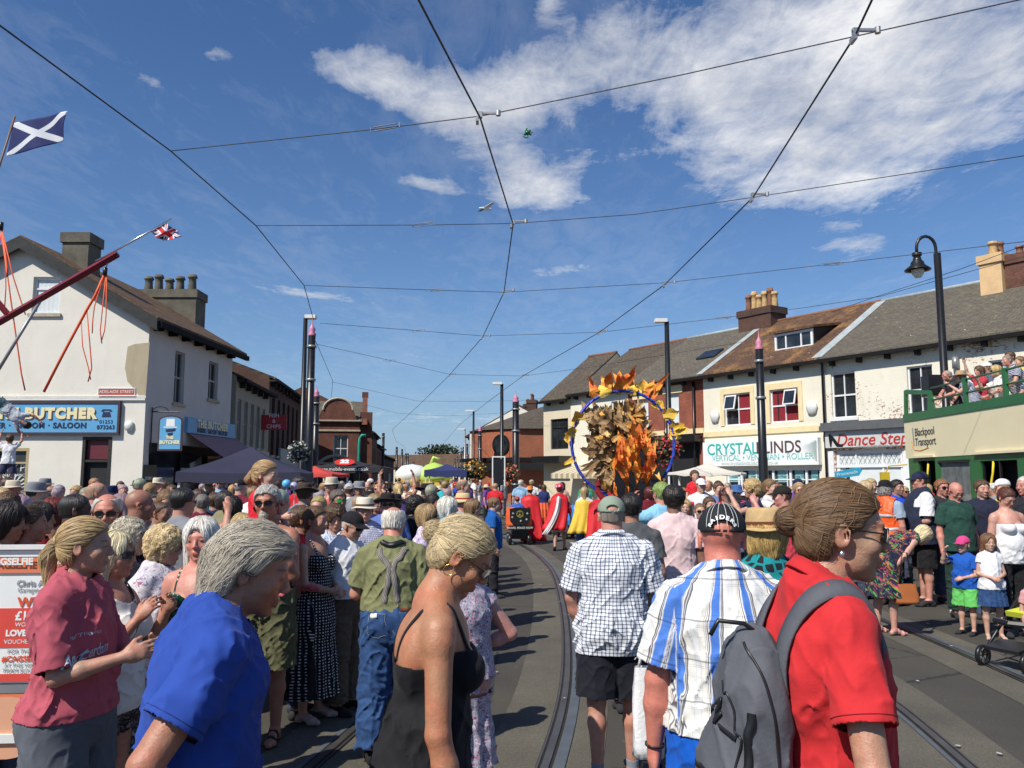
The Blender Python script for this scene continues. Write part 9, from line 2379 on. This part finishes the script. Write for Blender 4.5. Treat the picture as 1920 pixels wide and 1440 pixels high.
m,nt,b=_mat('spotted_red');v=coords(nt);vo=nd(nt,'ShaderNodeTexVoronoi');vo.inputs['Scale'].default_value=14;nt.links.new(v,vo.inputs['Vector'])
nt.links.new(mixc(nt,nmath(nt,'LESS_THAN',vo.outputs['Distance'],0.32),(0.62,0.03,0.10),(0.75,0.72,0.70)),b.inputs['Base Color']);SPOT=m
B=P(1049,909,21.0,-0.15,'walker in a red tunic with spotted toadstool hat and white sash',fem=True,hair='short',hairc=BROWNH,hat=('toadstool',(0.6,.05,.1)),hatm=SPOT,top='tunic',topc=(0.52,0.02,0.035),sleeve=1.5,hem=-.05,bottom='skirt',botc=(0.6,.5,.48),skz=-.42,stride=.25,arms=('out','front'),vox=.0095,shoec=(.02,.02,.02))
cape(B,0.42,0.60,0.85,CAPE,sway=-.15);cape(B,0.10,0.14,0.95,plain('white_sash',(.72,.68,.66),.8),y=-.24,name='sash',sway=-.35)
B=P(994,912,23.5,-0.1,'parade walker in a long red cape with tall orange paper hat',hair='short',hairc=BROWNH,hat=('tall',(0.8,.25,.05)),top='long',topc=(0.5,.02,.02),vox=.0095);cape(B,0.5,0.75,1.25,CAPE,sway=.12)
P(970,930,23.0,-0.05,'scooter rider in a red cap and blue top behind the peace sign board',H=1.35,hat=('cap',(0.6,.02,.02)),topc=(0.04,.12,.45),legs=(((0.2,1,-0.2),(0,0,-1)),((0.2,1,-0.2),(0,0,-1))),vox=.0095,nofit=True)
B=P(1096,912,17.5,-0.2,'walker with long fair hair, yellow cape and red scarf beside the blue hoop',fem=True,hair='long',hairc=(0.45,.33,.2),top='tee',topc=(0.66,.6,.55),botc=(0.05,.1,.3),vox=.0095);cape(B,.35,.5,.7,plain('yellow_cape',(.72,.48,.05),.7),sway=-.1)
B=P(1125,915,16.8,-0.1,'walker draped in red and brown cloth under the paper ring',hair='short',hairc=BLACKH,top='long',topc=(0.5,.02,.03),vox=.0095);cape(B,.45,.6,.8,CAPE)
P(1152,908,15.9,0.0,'ring bearer in dark red carrying the paper float',hair='short',hairc=BLACKH,top='long',topc=(0.2,.01,.02),arms=('up','up'),vox=.0095)
P(1190,910,15.7,0.1,'second ring bearer in crimson with dark curly hair under the flames',hair='curly',hairc=BLACKH,top='long',topc=(0.35,.012,.03),arms=('front','front'),vox=.0095)
P(1217,912,14.8,0.1,'ring bearer in a maroon hood close to the hoop edge',hair='bob',hairc=(0.1,.02,.02),top='long',topc=(0.14,.01,.02),vox=.0095)
P(1020,908,29,-0.1,'walker in a dark blue dress far ahead in the parade',fem=True,hair='long',hairc=BROWNH,topc=(0.02,.03,.12),vox=.0095)
# right hand bystanders
P(1467,909,9.6,PAL+PI-0.2,'man in a red vest and black cap photographing with raised hands',hair='crop',hairc=BROWNH,hat=('cap',(0.015,.015,.012)),top='tank',topc=(0.52,.05,.07),skin=(0.62,.30,.25),arms=('phone','phone'),fat=.6)
P(1410,898,11.2,PAL+PI,'woman with wavy blonde hair in navy holding a camera to her eye',fem=True,hair='curly',hairsize=1.2,hairc=(0.46,.32,.15),topc=(0.012,.016,.05),arms=('phone','phone'),skin=FAIR,fat=.6)
P(1443,897,12.0,PI+0.8,'woman with swept back brown hair beside the black tram pole',fem=True,hair='tied',hairc=MIDB,topc=(0.66,.64,.6),skin=FAIR,arms=('phone','clasp'))
P(1381,907,13.0,PI-.3,'man in a blue bucket hat and dark sunglasses with pink shirt',hair='crop',hairc=BROWNH,shades=True,hat=('bucket',(0.05,.12,.3)),topc=(0.6,.1,.2),skin=FAIR)
P(1498,903,12.5,PI,'woman with fair hair tied back and sunglasses by the blinds window',fem=True,hair='tied',hairc=(.42,.3,.16),shades=True,topc=(0.03,.03,.035),skin=FAIR)
P(1347,902,14.5,PI+.3,'man in a blue shirt with a rucksack strap below the white gazebo',hair='short',hairc=BROWNH,topc=(0.12,.18,.34),skin=FAIR,arms=('clasp','clasp'))
P(1358,914,14.0,PI-.1,'woman with red sunglasses and maroon top below the white gazebo',fem=True,hair='long',hairc=(.08,.03,.02),shades=True,topc=(0.4,.03,.07))
P(1314,896,14.8,PI+.1,'man in a white sun cap and white t-shirt with child on shoulders',hair='crop',hairc=BROWNH,hat=('cap',(0.72,.72,.74)),topc=(0.70,.71,.74),fat=.5,skin=FAIR)
P(1302,880,15.0,PI+.1,'boy in a red t-shirt high on the shoulders of the man in white',H=1.1,hs=1.4,hair='short',hairc=BROWNH,topc=(0.6,.02,.03),legs=(((0.3,1,-0.25),(0.05,0.1,-1)),((0.3,1,-0.25),(0.05,0.1,-1))),skin=KID)
P(1285,935,13.5,PI-.2,'little girl in pink in front of the man with the white cap',H=1.2,fem=True,hs=1.3,hair='long',hairc=(.4,.28,.14),topc=(0.66,.35,.4),skin=KID)
P(1312,941,12.6,PI,'small boy with sunglasses and white t-shirt at the kerb',H=1.15,hs=1.35,hair='crop',hairc=MIDB,shades=True,topc=(0.68,.66,.62),skin=KID)
P(1330,930,13.2,PI+.3,'boy with brown hair in a striped top at the kerb',hs=1.25,hair='short',hairc=BROWNH,topm=cloth_mat('hstripe',(.6,.6,.62),(.05,.08,.2)),skin=KID)
P(1375,925,12.0,PI+.5,'boy in a black cap in front of the woman in maroon',hs=1.2,hair='crop',hairc=BROWNH,hat=('cap',(.02,.02,.025)),topc=(.2,.25,.35),skin=KID)
HIVIS=plain('orange_hi_vis',(0.85,0.11,0.015),0.55,var=0.08);REFL=plain('reflective_tape',(0.42,0.43,0.44),0.35)
B=P(1659,900,12.0,PAL+0.65,'steward with grey curls and black bowler hat in an orange hi-vis vest',hair='curly',hairc=(0.32,.31,.3),hat=('bowler',(0.012,.012,.014)),top='tee',topc=(0.28,.36,.45),skin=PINKS,fat=.6,botc=(.02,.02,.025),vox=.008/Q)
fv=make_top(B,'vest',loose=0.036,hem=-0.12,sleeve=0);lo_,hi_=B.bounds(.1);o=_mesh_part('safety_vest',fv,lo_,hi_,.009,HIVIS,B.root,uncut=fv.kill,puv=torso_uv(B))
for z_ in(-0.02,-0.20):
 pts=[B.chest+B.Rc@A(.20*math.sin(t),-.20*math.cos(t),z_)for t in[-2.6+k_*.4 for k_ in range(14)]];ribbon('reflective_strip',fv,pts,.045,.003,REFL,o,n=52,thick=.002)
P(1622,900,12.6,0.2,'woman with fair hair standing just behind the orange vest steward',fem=True,hair='bob',hairc=(.42,.32,.18),topc=(.5,.48,.45))
P(1681,898,13.0,PI+.35,'young man in a bright blue sports polo with white trim',hair='short',hairc=BLACKH,top='polo',topc=(0.015,0.07,0.50),skin=(.45,.24,.16),vox=.008/Q)
B=P(1724,883,12.0,PI/2-.15,'big man in a navy cap and navy vest over a white t-shirt',hair='crop',hairc=BROWNH,hat=('cap',(0.015,.02,.05)),top='tee',topc=(0.72,.72,.73),sleeve=.85,loose=.03,skin=(.62,.30,.22),fat=1.1,botc=(.012,.012,.014),arms=('down','clasp'),specs=True,botlen=1.0,bottom='shorts',vox=.008/Q)
fv=make_top(B,'vest',loose=0.048,hem=-0.13,sleeve=0);lo_,hi_=B.bounds(.12);o=_mesh_part('navy_vest',fv,lo_,hi_,.009,CLOTH,B.root,(0.018,0.024,0.05),uncut=fv.kill,puv=torso_uv(B))
P(1765,897,12.3,PI+.1,'ginger haired man with sunglasses in a dark t-shirt holding a red can',hair='short',hairc=(.25,.11,.05),shades=True,topc=(.02,.025,.03),skin=PINKS,arms=('clasp','down'))
B=P(1795,903,10.9,PI+.1,'bald ambulance medic in a dark green shirt looking down',hair='none',top='shirt',topc=(0.018,0.060,0.045),botc=(.015,.04,.03),skin=(.66,.28,.2),head=(0,.45,0),specs=True,fat=.6,vox=.008/Q)
P(1840,898,11.4,PI-.35,'young man with short brown hair in a dark navy polo by the bus door',hair='short',hairc=BROWNH,top='polo',topc=(0.016,.018,.04),skin=(.62,.36,.27),head=(.3,0,0),stubble=.35,vox=.008/Q)
P(1892,914,9.6,PI,'woman with dark red hair and glasses in a white strapless top',fem=True,bust=1.3,fat=.8,hair='tied',hairc=(.09,.03,.02),specs=True,top='tube',topc=(.76,.76,.76),bustz=.10,head=(.25,.5,0),skin=(.64,.34,.25),botc=(.015,.015,.018),vox=.0078/Q)
P(1921,890,10.6,PI/2+.3,'man with cropped silver hair at the picture edge by the bus',hair='crop',hairc=(.6,.6,.6),topc=(.02,.02,.025),skin=PINKS)
P(1852,998,9.5,PI-.15,'little girl in a frilled white top and denim skirt with hands clasped',fem=True,H=1.2,hs=1.27,hair='long',hairsize=.5,hairc=(.16,.08,.04),top='tee',topc=(.74,.74,.76),sleeve=.35,bottom='skirt',botm=DENIM,skz=-.36,skw=.23,arms=('clasp','clasp'),skin=KID,vox=.0072/Q,shoe='sandal',shoec=(.5,.45,.4))
B=P(1805,1003,9.8,PI/2+.55,'little boy in a pink and orange cap, blue t-shirt and lime shorts',H=1.18,hs=1.3,hair='crop',hairc=MIDB,hat=('cap',(.62,.06,.22)),topc=(.012,.09,.42),bottom='shorts',botc=(.14,.55,.13),arms=('phone','clasp'),skin=KID,vox=.0072/Q,botloose=.03)
GFL=cloth_mat('floral',(0.012,.018,.05),(.08,.35,.07),(.45,.2,.06),(.45,.04,.1),scale=.9)
LG=(((0.06,0.12,-1),(0.0,-0.05,-1)),((0.06,-0.02,-1),(0.0,-0.1,-1)))
B=P(1742,1006,9.9,PAL+.15,'woman with straw blonde hair bending forward in a green floral dress',fem=True,H=1.62,lean=1.15,hunch=.5,head=(0,.9,0),legs=LG,hair='long',hairsize=.5,hairc=(.60,.50,.30),top='tee',sleeve=.05,topm=GFL,dress=True,bottom=None,skz=-.45,skw=.27,arms=(((0.1,0.45,-1),(0,.3,-1)),((0.1,0.5,-1),(0,.3,-1))),skin=(.62,.34,.26),nofit=True,vox=.0078/Q,shoe='sandal',shoec=(.62,.3,.3),shoulders=1.0)
q=B.root.location;B.root.location=(q.x,q.y,0.0)
TANB=plain('tan_leather_bag',(0.42,0.13,0.035),0.45,var=0.1)
c=at(1700,1118,9.6);bag('handbag','tan leather handbag swinging below the bending woman',(c.x,c.y,c.z-.08),.27,.10,.22,TANB,handle=.35,seed=4,hmat=BLACKPLASTIC)
c=at_h(1825,1152,0.0);o=bag('carrier_bag','crumpled white carrier bag lying on the road by the children',(c.x-.1,c.y,.01),.36,.22,.2,WBAG,seed=7)
P(1640,930,12.6,.4,'person with stripy red and white socks behind the steward',hair='bob',hairc=BROWNH,topc=(.3,.05,.06),botc=(.6,.1,.1),bottom='shorts',skin=FAIR)
B=P(1938,1062,8.2,PI/2+1.1,'toddler sitting in the pushchair with bare legs',H=.95,hs=1.5,legs=(((0.1,1,0.15),(0,.25,-1)),((0.1,1,.15),(0,.25,-1))),hair='short',hairc=BLOND,topc=(.6,.3,.3),skin=KID,bottom='shorts',botc=(.7,.6,.6),vox=.0078)
def BUSP(px,py,x,y,yaw,label,**kw):
 x=min(np.linspace(0.3,8.5,200),key=lambda xx:abs(on_bus(xx,y).x/on_bus(xx,y).y-ray(px,py)[0]));q=on_bus(float(x),y);v=at(px,py-9,q.y);v.z-=.02
 return person(top_at=v,yaw=yaw,label=label,vox=.0088,fingers=True,nofit=True,H=1.82,**kw)
UP=R(-93)
Lf=PI/2
BUSP(1775,702,1.7,.35,Lf,'man at the bus nose leaning a bare arm on the green rail',hair='balding',hairc=GREYH,topc=(.03,.03,.04),arms=('lean','front'),hunch=.5,lean=.35,skin=PINKS)
BUSP(1800,703,2.5,.4,Lf-.2,'woman in a broad sun hat and grey patterned shirt at the bus rail',fem=True,hair='bob',hairc=MIDB,hat=('sunhat',(.42,.28,.16)),topm=cloth_mat('floral',(.22,.24,.34),(.55,.55,.6),(.05,.06,.12),scale=.4),arms=('lean','phone'),lean=.45,skin=FAIR,fat=.5)
BUSP(1866,693,4.3,.45,Lf-.1,'woman with blonde hair and white top filming from the bus',fem=True,hair='bob',hairc=BLOND,top='tee',topc=(.7,.68,.64),arms=('phone','lean'),lean=.3,skin=FAIR,shades=True)
BUSP(1888,673,4.9,.5,Lf,'man with cropped hair in a navy striped t-shirt leaning over the bus rail',hair='crop',hairc=(.25,.2,.17),topm=cloth_mat('hstripe',(.02,.03,.09),(.55,.56,.6)),arms=('lean','lean'),lean=.5,skin=(.58,.30,.22))
BUSP(1893,667,5.3,1.1,Lf+.2,'man with dark hair and pale blue shirt behind the striped t-shirt',hair='short',hairc=BROWNH,topc=(.3,.5,.65),skin=(.5,.27,.18),lean=.3)
BUSP(1935,690,5.9,.5,Lf,'passenger in a blue top at the picture edge on the bus',hair='short',hairc=BLACKH,topc=(.05,.1,.3),lean=.3,arms=('lean','lean'))
BUSP(1836,694,3.2,.9,Lf+.1,'woman with dark hair and red top behind the sun hat on the bus',fem=True,hair='long',hairc=BROWNH,topc=(.45,.04,.06),arms=('up','lean'),skin=FAIR)
BUSP(1850,688,3.6,1.5,Lf-.3,'man in a white cap on the far side of the open top deck',hair='crop',hairc=BROWNH,hat=('cap',(.7,.7,.7)),topc=(.1,.12,.16),skin=OLIVE)
BUSP(1912,676,5.5,.9,Lf,'boy in yellow squeezed between the men at the bus rail',hair='short',hairc=MIDB,topc=(.65,.5,.06),arms=('lean','lean'),skin=KID)
c=at(78,742,17.5)
K1=person(top_at=(0,0,1.15),vox=.009,H=1.2,hs=1.3,yaw=0,hair='short',hairc=BLACKH,topc=(.45,.47,.52),bottom='shorts',botc=(.12,.2,.22),arms=('up','up'),legs=(((0.2,.2,-1),(0,-.2,-1)),((0.1,-.3,-1),(0,-.5,-1))),skin=(.5,.28,.2),label='child in grey tumbling upside down on orange bungee cords',nofit=True)
K1.root.rotation_euler=(R(0),R(128),R(10));K1.root.location=at(0,748,17.5)+Vector((-.35,0,.15))
c=at(19,815,17.4)
K2=person(top_at=c,vox=.009,H=1.15,hs=1.3,yaw=.3,hair='short',hairc=BROWNH,topc=(.68,.68,.7),bottom='shorts',botc=(.05,.05,.1),arms=('up','up'),legs=(((0.12,0,-1),(0,-.1,-1)),((0.25,-.1,-1),(0,-.2,-1))),skin=(.5,.28,.2),label='child in white t-shirt bouncing upright on bungee cords in front of the barber window',nofit=True)
# the crowd behind
rs=random.Random(21)
COL={'white':(.70,.70,.71),'black':(.015,.015,.018),'navy':(.015,.022,.07),'red':(.55,.02,.03),'pale blue':(.28,.45,.62),'royal blue':(.02,.08,.42),'pink':(.66,.30,.38),'grey':(.22,.23,.25),'green':(.05,.22,.08),'yellow':(.70,.55,.08),'orange':(.75,.22,.04),'maroon':(.16,.015,.03),'cream':(.62,.55,.42),'turquoise':(.04,.38,.42),'purple':(.16,.05,.28),'khaki':(.22,.20,.11),'beige':(.42,.33,.23),'lilac':(.45,.38,.58)}
WT=['white']*5+['black']*3+['navy']*3+['red']*3+['pale blue']*3+['pink']*2+['grey']*3+['cream']*2+[c for c in COL]
HAIRS={'brown':(.09,.05,.03),'dark':(.03,.022,.018),'black':(.015,.013,.012),'blonde':(.46,.33,.16),'grey':(.34,.33,.31),'white':(.66,.64,.60),'ginger':(.28,.11,.04),'fair':(.30,.20,.10)}
HW_=['brown']*5+['dark']*4+['black']*2+['blonde']*4+['grey']*3+['white']+['ginger']+['fair']*3
SK=[(.60,.36,.26),(.56,.30,.20),(.62,.30,.22),(.50,.26,.17),(.64,.38,.29),(.40,.21,.13),(.60,.34,.25)]
VAR=[]
def var(word,hairword,**kw):
 kw.setdefault('vox',.0125);kw.setdefault('fingers',False)
 B=person(top_at=(0,0,kw.pop('z',1.72)),yaw=0,label='x',**kw);B.root['w']=word;B.root['hw']=hairword;VAR.append(B);return B
var('t-shirt','short',hair='short',fat=.3);var('t-shirt','short',hair='short',fat=.8,arms=('clasp','clasp'));var('vest','cropped',hair='crop',top='tank',fat=.5)
var('t-shirt','bobbed',fem=True,hair='bob',fat=.4,z=1.63);var('strap top','long',fem=True,hair='long',top='strappy',fat=.3,z=1.62);var('top','long',fem=True,hair='long',fat=.6,z=1.60,arms=('clasp','clasp'));var('t-shirt','curly',fem=True,hair='curly',fat=.7,z=1.60)
var('polo shirt','balding',hair='balding',top='polo',fat=.7,z=1.72);var('t-shirt','ponytailed',fem=True,hair='pony',fat=.2,z=1.64,arms=('phone','phone'));var('cap and t-shirt','short',hair='crop',hat=('cap',(.3,.3,.3)),fat=.4)
var('sun hat and top','short',fem=True,hair='bob',hat=('sunhat',(.5,.4,.25)),fat=.5,z=1.60);var('trilby and shirt','cropped',hair='crop',hat=('fedora',(.5,.45,.35)),top='shirt',fat=.6);var('t-shirt','short',hair='short',shades=True,arms=('phone','clasp'),fat=.4)
var('t-shirt','short',hair='short',H=1.2,hs=1.28,z=1.22,fat=.1);var('top','long',fem=True,hair='long',H=1.25,hs=1.26,z=1.28,fat=.1);var('t-shirt','tied back',fem=True,hair='tied',shades=True,fat=.5,z=1.64,arms=('hip','down'))
var('long jumper','short',hair='short',top='long',fat=.5);var('skirt and top','bobbed',fem=True,hair='bob',bottom='skirt',fat=.5,z=1.60,top='tank')
KIDV=(13,14)
placed=[(o.location.x,o.location.y)for o in scene.objects if o.get('category')=='person' and o.get('label')!='x']
def zone(px,Y,side):
 T=[(60,'above the orange banner'),(150,'in front of the white barber wall'),(235,'by the barber doorway'),(300,'under the hanging barber sign'),(400,'under one end of the navy gazebo'),(480,'under the middle of the navy gazebo'),(545,'beside the navy gazebo'),(600,'under the thick black pole'),(632,'before the ornate brick building'),(690,'in front of the black gazebo'),(735,'before the shaded row'),(775,'under the slim poles'),(815,'before the inflatable float'),(850,'before the far stall roof'),(895,'under the lamp posts'),(940,'before the round brick shop'),(985,'near the pink tipped pole'),(1040,'below the cream corner shop'),(1100,'below the striped canopy'),(1180,'inside the paper ring area'),(1270,'below the red brick shop'),(1330,'by the peak of the white gazebo'),(1400,'below the blinds sign'),(1460,'by the pole at the blinds shop'),(1560,'before the blinds shop window'),(1640,'before the dance shop window'),(1720,'by the bus nose'),(2200,'by the bus side')]
 for a,b in T:
  if px<a:return b
seen=set();used=[False]*len(VAR)
def put(x,y,face,kid=False,vi=None):
 px=960+FPX*x/(y*0.9935);
 if px<-60 or px>1990:return False
 cands=KIDV if kid else[i for i in range(len(VAR))if i not in KIDV]
 for tr in range(30):
  vi=rs.choice(cands);V=VAR[vi];tc_,hc_=rs.choice(WT),rs.choice(HW_)
  fw='seen from behind' if abs(math.remainder(face,2*PI))<.9 else('facing the camera' if abs(math.remainder(face-PI,2*PI))<.9 else 'in profile')
  dist='' if y<13 else(' mid crowd' if y<22 else ' far crowd')
  bc=rs.choice(['navy','black','khaki','beige','grey','white','pale blue'])
  lab='%s in %s %s, %s%s hair, %s, %s'%('child' if kid else('woman' if V.spec['fem']else 'man'),tc_,V.root['w'],hc_+' ',V.root['hw'],fw,zone(px,y,0))
  if y>=22:lab='distant '+lab
  lab=lab.replace('  ',' ')
  if len(lab.split())>16:lab=lab.replace(', '+fw,'')
  if len(lab.split())>16:lab=lab.replace(' hair','')
  if lab in seen or len(lab.split())>16:continue
  seen.add(lab);break
 else:return False
 V=VAR[vi]
 r=V.root if not used[vi]else V.root.copy()
 first=not used[vi];used[vi]=True
 if not first:col.objects.link(r)
 def walk(src,par):
  for ch in list(src.children):
   c=ch if first else ch.copy()
   if not first:col.objects.link(c);c.parent=par
   n=ch.name.split('.')[0]
   if n in('body',):c.color=(*skn,1)
   elif n in('hair','beard'):c.color=(*[v*rs.uniform(.8,1.2)for v in HAIRS[hc_]],1)
   elif n in('trousers','jeans','shorts','skirt'):c.color=(*COL[bc],1)
   elif n in('cap','hat'):c.color=(*COL[rs.choice(['white','black','navy','red','beige','cream','grey'])],1)
   elif n in('shoe',):c.color=(*rs.choice([(.03,.03,.03),(.6,.6,.6),(.2,.12,.07)]),1)
   elif n in('t_shirt','vest_top','strap_top','polo_shirt','shirt','jumper','dress','strap','collar','robe'):c.color=(*COL[tc_],1)
   walk(ch,c)if not first else walk(ch,ch)
 skn=soft_skin(rs.choice(SK))if rs.random()>.04 else(.13,.07,.045)
 walk(V.root,r)
 for kk in('w','hw'):
  if kk in r:pass
 r.location=(x,y,0.0);r.rotation_euler=(0,0,face);s_=rs.uniform(.95,1.06);r.scale=(s_*rs.uniform(.97,1.06),s_,s_)
 r['label']=lab;r['category']='person';r['group']='spectators watching the parade';return True
def try_pts(n,gen,mind,facef,kidp=.12,maxn=999):
 c=0
 for _ in range(n):
  x,y=gen()
  if any((x-a)**2+(y-b)**2<mind*mind for a,b in placed):continue
  if put(x,y,facef(x,y),rs.random()<kidp):placed.append((x,y));c+=1
  if c>=maxn:break
 return c
def left_edge(y):return np.interp(y,[4,8,12,16,22,28,34,60],[-1.6,-1.0,-.9,-.5,-1.2,-2.2,-3.2,-9])
def right_edge(y):return np.interp(y,[8,11,14,20,26,32,60],[6.4,6.2,4.6,3.9,2.9,0.8,-6])
def genL(y0,y1,pw=1.0):
 def g():
  y=y0+(y1-y0)*rs.random()**pw;e=left_edge(y);lo=np.interp(y,[6,24,40,60],[-8.5,-9.8,-12,-13]);x=e-(e-lo)*rs.random()**1.25;return float(x),y
 return g
def genR(y0,y1):
 def g():
  y=rs.uniform(y0,y1);e=right_edge(y);hi=np.interp(y,[12,22,30,45],[8.8,9.5,9.0,1.5]);x=e+(hi-e)*rs.random()**1.3;return float(x),y
 return g
def faceL(x,y):return rs.choice([-PI/2+rs.uniform(-.6,.7),rs.uniform(-.9,.3),PI+rs.uniform(-.2,1.0)if rs.random()<.5 else-.4])
def faceR(x,y):return rs.choice([PI/2+rs.uniform(-.4,.9),PI+rs.uniform(-.8,.5),PI+rs.uniform(-.8,.3)])
n1=try_pts(2500,genL(6.8,15),.62,faceL,.08,62)
n2=try_pts(2500,genL(15,34),.75,faceL,.05,72)
n3=try_pts(1500,genR(12.5,24),.70,faceR,.10,34)
def genF():y=rs.uniform(30,58);return rs.uniform(float(np.interp(y,[28,60],[-4,-11])),float(np.interp(y,[28,60],[3.5,-4.5]))),y
n4=try_pts(900,genF,1.1,lambda x,y:rs.choice([PI,0,PI/2,-PI/2])+rs.uniform(-.5,.5),0,36)
n5=try_pts(600,lambda:(rs.uniform(-.6,2.6),rs.uniform(26.5,30)),.7,lambda x,y:rs.uniform(-.3,.3),0,6)
for V,u in zip(VAR,used):
 if not u:
  for c in list(V.root.children_recursive):bpy.data.objects.remove(c)
  bpy.data.objects.remove(V.root)
for o in scene.objects:
 for kk in('w','hw'):
  if kk in o:del o[kk]
print('CROWD',n1,n2,n3,n4,n5,len(placed))
